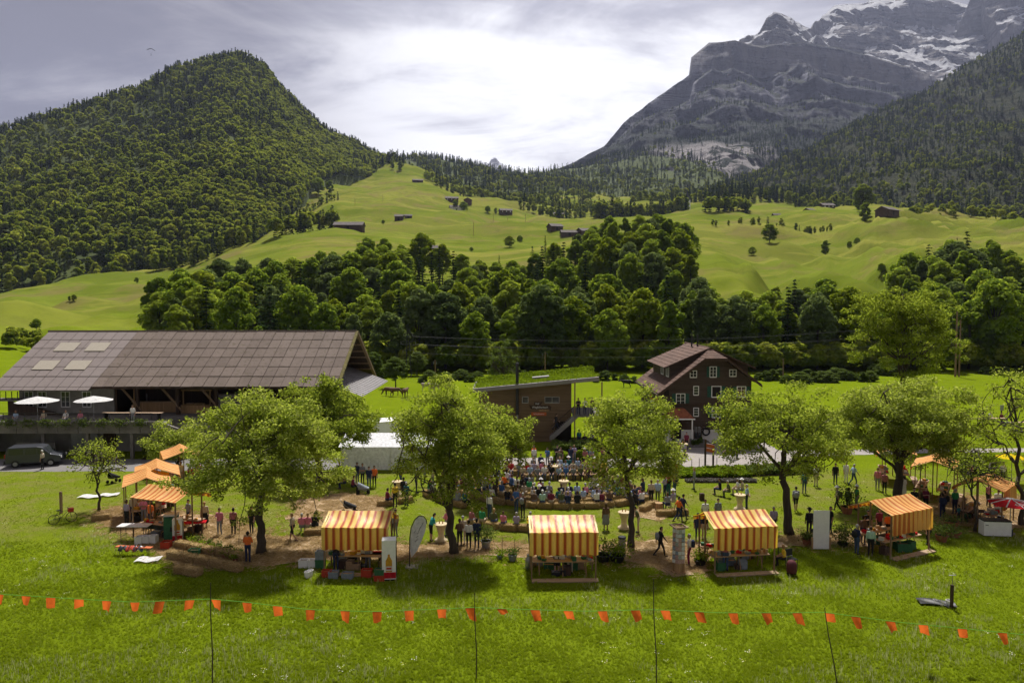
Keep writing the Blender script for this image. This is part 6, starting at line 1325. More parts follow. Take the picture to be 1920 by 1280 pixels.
# postcard rack
def rack():
    p = G(1272, 1072); t = thing('postcard_rack', 'tall wooden postcard rack on a square board', 'rack', p, .25); MB().box(-.62, .62, -.62, .62, 0, .05).obj('base_board', M['board'], t); MB().lathe([(.42, .05), (.42, .09)], 20).obj('turntable', M['newwood'], t)
    for a in range(6):
        c, s = math.cos(a * math.pi / 3), math.sin(a * math.pi / 3); MB().box(-.03, .03, -.03, .03, .09, 2.5).obj('post', M['newwood'], t, (.32 * c, .32 * s, 0))
    MB().lathe([(.28, .09), (.30, .55), (.30, 2.4), (.28, 2.5)], 6).obj('core', M['newwood'], t); m = MB(); m.box(-.38, .38, -.38, -.30, 2.5, 2.56); m.box(-.38, .38, .30, .38, 2.5, 2.56); m.box(-.38, -.30, -.30, .30, 2.5, 2.56); m.box(.30, .38, -.30, .30, 2.5, 2.56); m.obj('top_frame', M['board'], t)
    cm = [plain('postcard_a', (.55, .55, .56), .5, .25, 14), plain('postcard_b', (.34, .36, .33), .5, .5, 12), plain('postcard_c', (.62, .60, .60), .5, .3, 10), plain('postcard_d', (.25, .28, .34), .5, .6, 9), plain('postcard_e', (.45, .28, .26), .5, .4, 11)]; me = [MB().box(-.085, .085, -.006, .006, 0, .2).mesh('postcard', x) for x in cm]; rg = random.Random(3)
    for face in range(6):
        a = face * math.pi / 3 + math.pi / 6
        for col in (-1, 1):
            for row in range(8):
                o = add('postcard', rg.choice(me), t, (.32 * math.cos(a) - col * .095 * math.sin(a), .32 * math.sin(a) + col * .095 * math.cos(a), .58 + row * .235)); o.rotation_euler = (0, 0, a + math.pi / 2)
rack()
def props():
    # white panel on posts
    a = G(1539, 1030); t = thing('display_board', 'blank white display panel between wooden posts', 'panel', a); MB().box(-.47, .47, -.03, .03, .05, 2.35).obj('board', M['white'], t)
    for x in (-.52, .52): MB().box(x - .045, x + .045, -.045, .045, 0, .75).obj('post', M['newwood'], t)
    # litter bin
    t = thing('litter_bin', 'grey tapered litter bin beside the slim apple tree', 'bin', G(1166, 1034)); MB().lathe([(.16, 0), (.22, .8), (.23, .82)], 14).obj('body', M['metal'], t); MB().lathe([(.24, 0), (.24, .05), (.2, .1), (.02, .12)], 14).obj('lid', M['metal_d'], t, (0, 0, .82))
    # milk can
    t = thing('milk_can', 'grey metal milk can at the left post of the middle stall', 'can', G(992, 1066)); MB().lathe([(.2, 0), (.21, .5), (.2, .55), (.11, .68), (.11, .76), (.14, .8), (.02, .82)], 14).obj('body', M['metal'], t, smooth=True); MB().tube([(.2, 0, .45), (.28, 0, .55), (.2, 0, .62)], .015, 5).obj('handle', M['metal'], t)
    # chest freezer and red parasol
    t = thing('chest_freezer', 'white chest freezer under the red parasol', 'freezer', G(1865, 1003), -.12); MB().box(-.8, .8, -.33, .33, .06, .95).obj('cabinet', M['white'], t); MB().box(-.82, .82, -.35, .35, .95, 1.02).obj('lid', M['metal_d'], t); MB().box(-.72, -.55, -.345, -.331, .7, .76).obj('handle', M['metal'], t); MB().box(.82, .9, -.3, .3, .06, .5).obj('blue_box', M['car'], t)
    t = parasol(G(1893, 1000).x, G(1893, 1000).y, 0, 1.25, 2.25, M['redcloth'], 'red parasol with white seams beside the chest freezer', 8, white=M['whitecloth']); o = MB(); pts = [(.26 * math.cos(k * math.pi / 6), 0, .09 * math.sin(k * math.pi / 6)) for k in range(13)]; o.tube(pts, .022, 5, caps=False); o = o.obj('emblem', M['whitecloth'], t, (0, -.78, 2.08)); o.rotation_euler = (-.95, 0, 0)
    q = G(1896, 905); parasol(q.x, q.y, 0, 1.15, 2.4, M['yellow'], 'yellow parasol among the stalls at the right edge', 8)
    # cloth sheets on the grass
    for px, py, w, d, rz, lab in ((278, 1051, 1.3, .8, .1, 'white sheet lying flat on the lawn before the left stalls'), (170, 932, 1.6, .9, .05, 'left white sheet on the lawn by the young tree'), (205, 929, 1.3, .8, .2, 'right white sheet on the lawn by the young tree')):
        p = G(px, py); v, f = cloth_grid(lambda U, V: np.stack([(U - .5) * w, (V - .5) * d + .06 * np.sin(U * 7), .05 + .03 * np.sin(U * 9) * np.cos(V * 7)], -1), 14, 10); o = add('ground_sheet', mesh_np('ground_sheet', v, f, M['whitecloth'], True), None, (p.x, p.y, .06), rz); tag(o, lab, 'sheet')
    # beer tables and benches
    def btable(px, py, lab, w=2.0, h=.76, d=.5, mat='redcloth', rz=.0, cat='table', nm='beer_table'):
        t = thing(nm, lab, cat, G(px, py), rz); MB().box(-w / 2, w / 2, -d / 2, d / 2, h - .04, h).obj('table_top' if cat == 'table' else 'seat', M[mat], t)
        for x in (-w / 2 + .25, w / 2 - .25): MB().bar((x, -d / 2 + .06, 0), (x, -d / 2 + .06, h - .04), .02).bar((x, d / 2 - .06, 0), (x, d / 2 - .06, h - .04), .02).bar((x, -d / 2 + .06, .3), (x, d / 2 - .06, .3), .015).obj('leg_frame', M['metal_d'], t)
    btable(253, 1012, 'beer table with red and white cloths on the left', 1.9, .95, .7, 'whitecloth'); btable(252, 1040, 'low bench with jackets in front of the left beer table', 2.2, .5, .3, 'orange', -.12, 'bench', 'beer_bench'); btable(360, 1002, 'red topped beer table behind the plant display', 1.7, .8, .6, 'redcloth', .25); btable(700, 1064, 'red counter table beside the bottle fridge', 1.2, .85, .6, 'redcloth')
    btable(1447, 1046, 'small table with papers at the right end of the third stall', 1.5, .8, .8, 'board'); btable(1820, 980, 'brown beer table left of the chest freezer', 1.9, .85, .8, 'timber', -.2)
    for px, py, lab in ((1545, 788, 'beer table with two sitters on the field beyond the orchard'), (1830, 796, 'beer table with a group sitting on the right of the field'), (1868, 795, 'pale beer table on the right of the field'), (1912, 803, 'white beer table at the right edge of the field'), (1555, 802, 'nearer beer table beside the two sitters on the field')): btable(px, py, lab, 2.2, .76, .6, 'board')
    for i in range(3):
        t = thing('jacket', ['dark jacket hung over the left end of the bench', 'red jacket lying on the bench', 'dark blue jacket hanging from the bench'][i], 'jacket', G(234 + 14 * i, 1041)); v, f = cloth_grid(lambda U, V: np.stack([(U - .5) * .6, np.cos(V * 3.0) * .2, .56 - .38 * np.abs(V - .45) * (1 + .3 * np.sin(U * 9)) + .03 * np.sin(U * 14)], -1), 12, 12); add('cloth', mesh_np('cloth', v, f, [M['black'], M['red'], M['car']][i], True), t)
    # chair, wheeled bag, folding chair
    t = thing('folding_chair', 'dark folding chair behind the girl in yellow', 'chair', G(1484, 1062), .4); MB().box(-.24, .24, -.22, .22, .43, .47).obj('seat', M['metal_d'], t); MB().box(-.24, .24, .2, .24, .55, .95).obj('backrest', M['metal_d'], t)
    for x in (-.22, .22):
        for y in (-.2, .22): MB().tube([(x, y, 0), (x, y, .95 if y > 0 else .45)], .016, 5).obj('leg', M['metal_d'], t)
    t = thing('trolley_bag', 'dark red wheeled shopping bag in the grass beside the folding chair', 'bag', G(1484, 1078), .3); MB().lathe([(.2, .12), (.27, .2), (.27, .62), (.2, .78), (.06, .84)], 10).obj('bag', plain('maroon_cloth', (.09, .02, .025), .8, .3), t, smooth=True); MB().tube([(-.18, .1, .1), (-.18, .22, 1.0), (.18, .22, 1.0), (.18, .1, .1)], .015, 5).obj('handle', M['metal'], t)
    for x in (-.22, .22): MB().tube([(x - .02, 0, .11), (x + .02, 0, .11)], .11, 12).obj('wheel', M['tyre'], t)
    # tap post with mat
    t = thing('water_tap', 'dark standpipe with a tap cross in the lawn on the right', 'tap', G(1784, 1140)); MB().box(-.055, .055, -.055, .055, 0, 1.15).obj('post', M['timber'], t); MB().tube([(0, 0, 1.1), (0, 0, 1.62)], .015, 5).obj('pipe', M['metal'], t); MB().tube([(-.16, 0, 1.6), (.16, 0, 1.62)], .02, 5).obj('cross_handle', M['metal'], t)
    p = G(1755, 1132); v, f = cloth_grid(lambda U, V: np.stack([(U - .5) * 1.6, (V - .5) * .7 + .1 * np.sin(U * 5), .06 + .05 * np.sin(U * 11 + V * 5) * np.sin(V * 3.1)], -1), 18, 10); tag(add('dark_mat', mesh_np('dark_mat', v, f, M['black'], True), None, (p.x, p.y, .05), -.2), 'crumpled black mat in the grass beside the water tap', 'mat')
    # hand mower / scooter by the post on the left
    t = thing('wooden_post', 'short wooden post on the left lawn beside the bicycle', 'post', G(115, 962)); MB().box(-.07, .07, -.07, .07, 0, 1.5).box(-.055, .055, -.055, .055, 1.5, 1.54).obj('shaft', M['postwood'], t)
    t = thing('bicycle', 'dark bicycle leaning on the wooden post on the left lawn', 'bicycle', G(118, 980), .7); m = lambda: MB()
    for x in (-.5, .5):
        pts = [(x + .32 * math.cos(k * math.pi / 8), 0, .33 + .32 * math.sin(k * math.pi / 8)) for k in range(17)]; wh = MB().tube(pts, .02, 5, caps=False).obj('wheel', M['tyre'], t); MB().bar((x - .3, 0, .33), (x + .3, 0, .33), .006).bar((x, 0, .03), (x, 0, .63), .006).obj('spoke', M['metal'], wh)
    MB().tube([(-.5, 0, .33), (-.12, 0, .35), (.35, 0, .82), (-.2, 0, .8), (-.12, 0, .35)], .02, 5).tube([(-.5, 0, .33), (-.22, 0, .86)], .015, 5).tube([(.5, 0, .33), (.34, 0, .95)], .018, 5).obj('frame', M['metal_d'], t); MB().box(-.34, -.1, -.07, .07, .86, .92).obj('saddle', M['black'], t); MB().tube([(.28, -.26, .98), (.34, 0, .95), (.28, .26, .98)], .015, 5).obj('handlebar', M['metal_d'], t); MB().box(.3, .62, -.17, .17, .7, .92).obj('basket', M['red'], t)
    # signpost with two orange boards
    a = G(1328, 880); t = thing('signpost', 'two dark posts carrying two orange boards at the courtyard edge', 'sign', a); 
    for x in (-.28, .42): MB().box(x - .07, x + .07, -.07, .07, 0, 2.7 if x < 0 else 2.35).obj('post', M['timber'], t)
    for z in (1.55, 1.95): o = MB(); o.prism([(-.21, -.09, z + .08), (.5, -.09, z - .06), (.5, -.09, z + .24), (-.21, -.09, z + .38)], (0, .04, 0)); o.obj('board', M['orange'], t); MB().bar((-.2, -.1, z + .40), (.5, -.1, z + .26), .014).obj('edge_strip', M['whitecloth'], t)
    for px, py in ((1297, 876), (1311, 874), (1344, 872)):
        t = thing('marker_stake', f'thin dark stake at the garden edge, {["left", "middle", "right"][[1297, 1311, 1344].index(px)]} one', 'stake', G(px, py)); MB().tube([(0, 0, 0), (0, 0, .75)], .03, 5).obj('shaft', M['metal_d'], t)
    t = thing('wood_stump', 'square wooden stump on the lawn right of the walking pair', 'stump', G(1316, 937)); MB().box(-.16, .16, -.16, .16, 0, .5).box(-.14, .14, -.14, .14, .5, .52).obj('block', M['timber'], t)
    t = thing('wood_barrel', 'round wooden tub on end behind the short bale row', 'barrel', G(1235, 955)); MB().lathe([(.26, 0), (.3, .25), (.27, .5), (.24, .5), (.02, .48)], 14).obj('staves', M['newwood'], t)
    t = thing('info_post', 'thin post with a small board on the field at the right', 'sign', G(1877, 792)); MB().box(-.05, .05, -.05, .05, 0, 1.9).obj('post', M['timber'], t); MB().box(-.22, .22, -.08, -.05, 1.5, 2.2).obj('board', M['metal'], t)
    for px, py, lab in ((1222, 757, ''),): pass
props()
def pram(px, py, lab, rz=0.0, mat='black'):
    t = thing('pram', lab, 'pram', G(px, py), rz)
    v, f = cloth_grid(lambda U, V: np.stack([-.35 + .75 * V, .24 * np.cos(U * np.pi), .55 + .42 * np.sin(U * np.pi) * (1 - .75 * V) - .1 * V], -1), 12, 8); add('hood', mesh_np('hood', v, f, M[mat], True), t); MB().hexa([(-.32, -.2, .42), (.42, -.2, .36), (.42, .2, .36), (-.32, .2, .42)], [(-.38, -.24, .62), (.48, -.24, .5), (.48, .24, .5), (-.38, .24, .62)]).obj('seat_tub', M[mat], t)
    for x, y in ((-.35, -.25), (-.35, .25), (.42, -.2), (.42, .2)): MB().tube([(x, y - .02, .14), (x, y + .02, .14)], .14, 12).obj('wheel', M['tyre'], t)
    MB().tube([(.42, -.2, .14), (-.3, -.24, .6), (-.62, -.24, 1.02), (-.62, .24, 1.02), (-.3, .24, .6), (.42, .2, .14)], .016, 5).obj('frame', M['metal'], t)
pram(1537, 1000, 'black pram behind the white panel', .3); pram(213, 905, 'dark pram on the grass beside the young tree', 1.2); pram(655, 962, 'dark pram behind the first striped stall', .5); pram(680, 926, 'grey hooded pram near the group in the shade', .2, 'grey_box')
# delivery van under the terrace
def van():
    p = G(45, 874); t = thing('parked_van', 'dark grey passenger van parked under the barn terrace', 'van', (p.x + .75, p.y + .6, 0), .3); L, w = 4.4, .88
    side = [(-2.15, .35), (2.1, .35), (2.2, .7), (2.12, .95), (1.35, 1.12), (.75, 1.72), (.3, 1.82), (-1.95, 1.82), (-2.12, 1.5), (-2.2, .8)]
    m = MB(); m.prism([(x, -w, z) for x, z in side], (0, 2 * w, 0)); bo = m.obj('body', M['car'], t); md = bo.modifiers.new('bevel', 'BEVEL'); md.width = .07; md.segments = 2
    for y, s in ((-w - .012, 1), (w + .002, 1)):
        for (x0, x1) in ((-1.9, -.75), (-.62, .25)): MB().hexa([(x0, y, 1.15), (x1, y, 1.15), (x1, y + .01, 1.15), (x0, y + .01, 1.15)], [(x0 + .06, y, 1.68), (x1 - .03, y, 1.68), (x1 - .03, y + .01, 1.68), (x0 + .06, y + .01, 1.68)]).obj('side_window', M['glass'], t)
        MB().hexa([(.35, y, 1.15), (1.1, y, 1.15), (1.1, y + .01, 1.15), (.35, y + .01, 1.15)], [(.35, y, 1.66), (.68, y, 1.66), (.68, y + .01, 1.66), (.35, y + .01, 1.66)]).obj('side_window', M['glass'], t)
    MB().hexa([(-2.20, -.72, 1.12), (-2.20, .72, 1.12), (-2.16, .72, 1.12), (-2.16, -.72, 1.12)], [(-2.06, -.66, 1.68), (-2.06, .66, 1.68), (-2.0, .66, 1.68), (-2.0, -.66, 1.68)]).obj('rear_window', M['glass'], t); MB().hexa([(1.32, -.75, 1.18), (1.32, .75, 1.18), (1.3, .75, 1.14), (1.3, -.75, 1.14)], [(.84, -.68, 1.68), (.84, .68, 1.68), (.8, .68, 1.64), (.8, -.68, 1.64)]).obj('windscreen', M['glass'], t)
    for y in (-.84, .70): MB().box(-2.24, -2.12, y, y + .14, .85, 1.2).obj('tail_lamp', M['tail'], t); MB().box(2.1, 2.22, y, y + .14, .72, .9).obj('headlight', M['white'], t)
    MB().box(-2.3, -2.15, -.86, .86, .35, .6).obj('bumper', M['black'], t); MB().box(-2.232, -2.222, -.26, .26, .68, .8).obj('number_plate', M['white'], t)
    for x in (-1.4, 1.35):
        for y in (-.9, .72): wh = MB().tube([(x, y, .33), (x, y + .18, .33)], .33, 18).obj('wheel', M['tyre'], t); MB().tube([(x, y - .008 if y < 0 else y + .17, .33), (x, y + .02 if y < 0 else y + .19, .33)], .19, 12).obj('rim', M['metal'], wh)
van()
# garden beds behind the audience and at the courtyard
def bed(name, lab, px0, py0, px1, py1, depth, h, mat, n, size=.12, cat='plant bed', z0=0):
    a, b = G(px0, py0), G(px1, py1); rng = np.random.default_rng(int(px0 + py0)); u = rng.uniform(0, 1, n); v = rng.uniform(0, 1, n); C = np.stack([lerp(a.x, b.x, u), lerp(a.y, b.y, u) + v * depth, 0 * u], -1); hh = h * (0.65 + .45 * fbm(C[:, 0] * 1.3, C[:, 1] * 1.3, 0, 3, 5)); C[:, 2] = hh * rng.uniform(.3, 1.0, n) + z0
    t = thing(name, lab, cat, (0, 0, 0)); V, Fq = leaf_quads(C, rng.normal(size=(n, 3)) * .7 + np.array([0, 0, .8]), size, rng, .6); stuff(add('leaves', mesh_np('leaves', V, Fq, M[mat]), t)); MB().hexa([(a.x, a.y, 0), (b.x, b.y, 0), (b.x, b.y + depth, 0), (a.x, a.y + depth, 0)], [(a.x, a.y, .1), (b.x, b.y, .1), (b.x, b.y + depth, .1), (a.x, a.y + depth, .1)]).obj('soil', M['soil'], t)
bed('garden_hedge', 'clipped bright hedge behind the standing listeners', 1038, 868, 1122, 868, 1.6, 1.35, 'lime', 9000, .10, 'hedge'); bed('garden_bed', 'darker row of garden plants before the timber building', 1036, 846, 1125, 846, 2.0, 1.2, 'shrub', 6000, .11); bed('garden_bed', 'low lime green bed just behind the audience', 1030, 882, 1124, 882, 1.0, .5, 'lime', 4000, .09)
bed('garden_bed', 'leafy lime green vegetable bed in front of the courtyard', 1275, 896, 1410, 896, 2.6, .62, 'lime', 9000, .15); bed('lavender_row', 'grey lavender row along the vegetable bed', 1288, 905, 1420, 905, .8, .34, 'lav', 4500, .06) if 'lav' in M else None
bed('garden_bed', 'shrubby bed right of the vegetable bed', 1410, 893, 1530, 888, 2.2, .9, 'shrub', 5000, .12); bed('bush_row', 'dark bushes along the wall below the terrace', 265, 862, 345, 862, 1.5, 2.4, 'shrub', 5000, .14, 'bushes')
bed('climber', 'leafy climber growing at the left corner of the farmhouse', 1222, 832, 1246, 838, 1.2, 3.6, 'shrub', 4500, .13, 'climber'); bed('flower_bush', 'dark bush at the white base right of the porch', 1298, 838, 1318, 836, .5, 1.0, 'shrub', 900, .09, 'bush')
bed('garden_bed', 'green bed beside the white container', 755, 826, 815, 826, 2.5, 1.3, 'shrub', 3500, .14)
# bunting across the foreground
def bunting():
    poles = [(395, 1092, 1290, 398), (890, 1110, 1272, 893), (1225, 1085, 1300, 1231), (1546, 1138, 1300, 1572)]
    top = []
    for i, (px, py, pb, pxb) in enumerate(poles):
        b = G(pxb, pb); q = AT(px, py, b.y); t = thing('bunting_pole', f'thin dark stick holding the flag line, {nth(i + 1)} from the left', 'pole', (b.x, b.y, 0), 0, 'sticks of the flag line'); d = q - b
        MB().tube([(0, 0, 0), (d.x * .35 + .03, 0, d.z * .33), (d.x * .7 - .02, 0, d.z * .7), (d.x, 0, d.z)], [.026, .023, .02, .014], 5).obj('stick', M['bark'], t)
    Y = 27.6
    anchor = [(-60, 1104), (0, 1113), (110, 1120), (250, 1128), (395, 1122), (460, 1128), (580, 1142), (700, 1146), (890, 1138), (960, 1141), (1100, 1145), (1225, 1142), (1350, 1148), (1480, 1148), (1546, 1147), (1680, 1165), (1800, 1177), (1920, 1189), (1990, 1196)]
    ax = np.array([a[0] for a in anchor], float); ay = np.array([a[1] for a in anchor], float); t = thing('flag_bunting', 'line of orange flags on a green cord across the foreground lawn', 'bunting', (0, 0, 0))
    P = lambda px: AT(px, float(np.interp(px, ax, ay)), Y); pts = [P(x) for x in np.linspace(-60, 1990, 140)]; MB().tube(pts, .014, 4).obj('cord', M['cord'], t)
    rg = random.Random(5); fx = [-2, 49, 95, 148, 200, 253, 300, 356, 405, 463, 520, 582, 647, 707, 767, 828, 881, 940, 1003, 1065, 1129, 1191, 1247, 1310, 1374, 1436, 1494, 1555, 1604, 1669, 1731, 1804, 1879]
    for i, px in enumerate(fx):
        p = P(px) - Vector((0, .0, .012)); w = .185; h = .40; sk = -.06 if px < 400 else (.02 if px < 830 else .13); cur = rg.uniform(-.14, .10); tw = 1.0
        if px == 940: h = .16
        def fn(U, V): 
            a = lerp(-w, w, U); X = a * (1 - .22 * V) + sk * V; return np.stack([X, .09 * np.sin(U * 3.5 + i * 1.7) * V + cur * V, -h * V * (1 - .12 * U * (1 if i % 2 else -1))], -1)
        v, f = cloth_grid(fn, 6, 6); add('flag', mesh_np('flag', v, f, M['flag'], True), t, p)
bunting()
# paraglider
p = AT(283, 95, 900); t = thing('paraglider', 'tiny dark paraglider high in the sky above the left hill', 'paraglider', p, .4)
v, f = cloth_grid(lambda U, V: np.stack([(U - .5) * 9, (V - .5) * 2.4, 2.2 * np.sin(U * np.pi) + .2 * np.sin(V * 3)], -1), 12, 4); add('canopy', mesh_np('canopy', v, f, M['car'], True), t); MB().bar((-3, 0, .6), (0, 0, -5), .03).bar((3, 0, .6), (0, 0, -5), .03).obj('lines', M['black'], t); MB().tube([(0, 0, -6.2), (0, 0, -5.6), (0, 0, -5)], [.3, .4, .2], 6).obj('harness', M['black'], t)
# ------------------------------------------------------------------ people: one continuous body each, in several poses
def capsule(p0, p1, r0, r1, n=8):
    p0, p1 = np.array(p0, float), np.array(p1, float); d = p1 - p0; L = np.linalg.norm(d); d = d / L if L > 1e-6 else np.array([0, 0, 1.0]); a = np.cross(d, [1, 0, 0] if abs(d[0]) < .8 else [0, 1, 0]); a /= np.linalg.norm(a); b = np.cross(d, a); V = []; rings = [(p0, -1, r0), (p0, -.7, r0), (p0, 0, r0), (p1, 0, r1), (p1, .7, r1), (p1, 1, r1)]
    for c, s, r in rings:
        rr = r * math.sqrt(max(0.0, 1 - s * s)) if abs(s) < 1 else r * .05
        for k in range(n): w = 2 * math.pi * k / n; V.append(c + d * r * s + (a * math.cos(w) + b * math.sin(w)) * rr)
    Fq = [(i * n + k, i * n + (k + 1) % n, (i + 1) * n + (k + 1) % n, (i + 1) * n + k) for i in range(5) for k in range(n)] + [tuple(range(n - 1, -1, -1)), tuple(5 * n + k for k in range(n))]
    return V, Fq
SKIN, HAIR, TOP, BOT, SHOE = range(5)
def person_prims(pose, long_hair=False, dress=False, shorts=False, longsleeve=False):
    P = []; c = lambda a, b, r0, r1, k: P.append((np.array(a, float), np.array(b, float), r0, r1, k))
    sit = pose.startswith('sit'); lean = {'sit': .06, 'sit2': .16, 'bend': .34, 'walk': .05}.get(pose, 0.0); hz = .50 if sit else .95
    def T(x, y, z):                                                     # upper body point, leaned forward about the hip (facing +y)
        dz = z - .95; return np.array([x, y + dz * math.sin(lean), hz + dz * math.cos(lean)])
    for s in (-1, 1):
        c(T(s * .065, 0, .98), T(s * .075, .0, 1.33), .108, .112, TOP); c((s * .075, -.01, hz - .03), T(s * .07, -.01, 1.0), .11, .11, BOT)
    c(T(-.14, 0, 1.40), T(.14, 0, 1.40), .068, .068, TOP); c(T(0, 0, 1.42), T(0, .015, 1.53), .052, .048, SKIN)
    hd = lambda x, y, z: T(x, y + .02, z)
    c(hd(0, .012, 1.60), hd(0, 0, 1.66), .074, .084, SKIN); c(hd(0, .08, 1.62), hd(0, .095, 1.60), .012, .014, SKIN); c(hd(0, .05, 1.555), hd(0, .06, 1.56), .04, .035, SKIN)
    for s in (-1, 1): c(hd(s * .085, -.01, 1.62), hd(s * .087, -.01, 1.645), .016, .018, SKIN); c(hd(s * .032, .078, 1.635), hd(s * .034, .078, 1.636), .010, .010, HAIR)
    c(hd(0, .077, 1.578), hd(0.02, .077, 1.578), .008, .008, TOP if 0 else HAIR) if False else None
    c(hd(0, -.025, 1.665), hd(0, -.005, 1.69), .088, .084, HAIR); c(hd(0, -.045, 1.61), hd(0, -.03, 1.66), .072, .08, HAIR)
    if long_hair: c(hd(0, -.055, 1.62), hd(0, -.06, 1.46), .07, .055, HAIR)
    # arms: elbow and wrist by pose
    if sit: EL = [((.23, .06, 1.15), (.13, .33, 1.02)), ((.23, .06, 1.15), (.11, .35, 1.04))]
    elif pose == 'fold': EL = [((.24, .06, 1.15), (-.05, .19, 1.2)), ((.24, .06, 1.15), (-.03, .21, 1.16))]
    elif pose == 'behind': EL = [((.26, -.06, 1.14), (.05, -.17, .98)), ((.26, -.06, 1.14), (.06, -.16, .96))]
    elif pose == 'walk': EL = [((.22, .12, 1.16), (.21, .28, .98)), ((.23, -.12, 1.16), (.22, -.16, .92))]
    elif pose == 'bend': EL = [((.22, .12, 1.14), (.18, .36, 1.05)), ((.22, .10, 1.14), (.16, .34, 1.0))]
    elif pose == 'hold': EL = [((.22, .05, 1.14), (.10, .28, 1.22)), ((.22, -.01, 1.14), (.22, .06, .90))]
    else: EL = [((.23, -.01, 1.14), (.235, .05, .90)), ((.23, -.01, 1.14), (.23, .04, .90))]
    for s, (e, w) in zip((1, -1), EL):
        sh = T(s * .175, 0, 1.405); E = T(s * e[0], e[1], e[2]); Wp = T(s * w[0], w[1], w[2]); c(sh, E, .055, .044, TOP); c(E, Wp, .043, .031, TOP if longsleeve else SKIN)
        d = (Wp - E) / np.linalg.norm(Wp - E); side = np.cross(d, [0, 0, 1.0]); side = side / (np.linalg.norm(side) + 1e-6); up = np.cross(side, d); pm = Wp + d * .05; c(Wp, pm + d * .03, .03, .036, SKIN)
        for k, (o, l) in enumerate(((-.03, .075), (-.01, .088), (.011, .083), (.031, .066))):
            b0 = pm + d * .035 + side * o; b1 = b0 + d * l * .55 - up * .01; c(b0, b1, .0125, .0115, SKIN); c(b1, b1 + d * l * .4 - up * .025, .0115, .010, SKIN)
        tb = pm + side * .03 * -s; c(tb, tb + d * .035 + side * -s * .035, .014, .0125, SKIN)
    if sit: LG = [((.10, .42, .50), (.10, .40, .09)), ((.12, .43, .50), (.12, .36, .09))]
    elif pose == 'walk': LG = [((.085, .17, .52), (.085, .24, .10)), ((.085, -.05, .50), (.085, -.36, .15))]
    elif pose == 'hold': LG = [((.10, .03, .50), (.10, .0, .09)), ((.10, .06, .50), (.13, .02, .09))]
    else: LG = [((.095, .015, .50), (.10, -.01, .09)), ((.095, .02, .50), (.105, .02, .09))]
    for s, (k, a) in zip((1, -1), LG):
        h = np.array([s * .09, 0, hz - .04]); K = np.array([s * k[0], k[1], k[2]]); A = np.array([s * a[0], a[1], a[2]]); lk = SKIN if (shorts or dress) else BOT
        c(h, K, .09, .062, BOT); c(K, K + (A - K) * .5, .059, .052, lk); c(K + (A - K) * .5, A, .052, .038, lk); c(A + [0, -.03, -.045], A + [0, .15, -.055], .042, .034, SHOE)
    if dress:
        for s in (-1, 0, 1): c(T(s * .06, 0, .98), (s * .12, .02 if not sit else .3, .45 if not sit else .52), .11, .14, BOT)
    return P
def person_mesh(key):
    pose, lh, dr, so_, ls = key; P = person_prims(*key); V = []; Fq = []
    for (a, b, r0, r1, k) in P:
        v, f = capsule(a, b, r0, r1); o = len(V); V += [tuple(x) for x in v]; Fq += [tuple(i + o for i in q) for q in f]
    me = bpy.data.meshes.new('body'); me.from_pydata(V, [], Fq); ob = bpy.data.objects.new('body', me); link(ob)
    r = ob.modifiers.new('r', 'REMESH'); r.mode = 'VOXEL'; r.voxel_size = .0135; r.use_smooth_shade = True
    s = ob.modifiers.new('s', 'SMOOTH'); s.factor = .5; s.iterations = 2; d = ob.modifiers.new('d', 'DECIMATE'); d.ratio = .28
    out = bpy.data.meshes.new_from_object(ob.evaluated_get(bpy.context.evaluated_depsgraph_get())); bpy.data.objects.remove(ob)
    n = len(out.polygons); C = np.zeros(n * 3, np.float32); out.polygons.foreach_get('center', C); C = C.reshape(-1, 3); best = np.full(n, 1e9); cls = np.zeros(n, np.int32)
    for (a, b, r0, r1, k) in P:
        d = b - a; t = np.clip(((C - a) @ d) / max(1e-9, d @ d), 0, 1); D = np.linalg.norm(C - (a + t[:, None] * d), axis=1) - (r0 + (r1 - r0) * t); m = D < best; best[m] = D[m]; cls[m] = k
    out.materials.clear()
    for i in range(5): out.materials.append(PM['skin0'])
    out.polygons.foreach_set('material_index', cls); out.polygons.foreach_set('use_smooth', np.ones(n, bool)); out.name = 'body'; return out
PM = {}
def pm(name, col, rough=.85): PM[name] = plain('cloth_' + name, col, rough, .14, 9.0); return PM[name]
pm('skin0', (.44, .26, .18), .6); pm('skin1', (.50, .31, .23), .6); pm('skin2', (.34, .19, .125), .6)
HAIRC = {'dark': (.020, .014, .010), 'brown': (.075, .040, .022), 'grey': (.34, .33, .32), 'blond': (.34, .22, .10), 'white': (.60, .59, .57)}
for k, v in HAIRC.items(): pm('h_' + k, v)
TOPC = {'white': (.72, .70, .68), 'black': (.018, .018, .02), 'navy': (.022, .03, .075), 'light blue': (.34, .45, .62), 'blue': (.06, .14, .36), 'grey': (.22, .23, .25), 'pink': (.62, .20, .28), 'red': (.45, .03, .035), 'maroon': (.16, .02, .045), 'orange': (.75, .16, .03), 'turquoise': (.03, .36, .40), 'green': (.03, .26, .10), 'olive': (.10, .11, .05), 'beige': (.48, .40, .30), 'lilac': (.36, .30, .42), 'yellow': (.70, .48, .04), 'teal': (.02, .12, .13), 'pale green': (.36, .52, .42), 'brown': (.14, .085, .055), 'checked red': (.36, .13, .14)}
for k, v in TOPC.items(): pm(k, v)
BOTC = {'black': 'black', 'blue jeans': (.05, .08, .16), 'grey': 'grey', 'beige': 'beige', 'navy': 'navy', 'white': 'white', 'olive': 'olive', 'maroon': (.20, .02, .06), 'teal': 'teal'}
for k, v in BOTC.items():
    if not isinstance(v, str): pm('b_' + k, v)
def botm(k): return PM[BOTC[k]] if isinstance(BOTC[k], str) else PM['b_' + k]
PMESH = {}
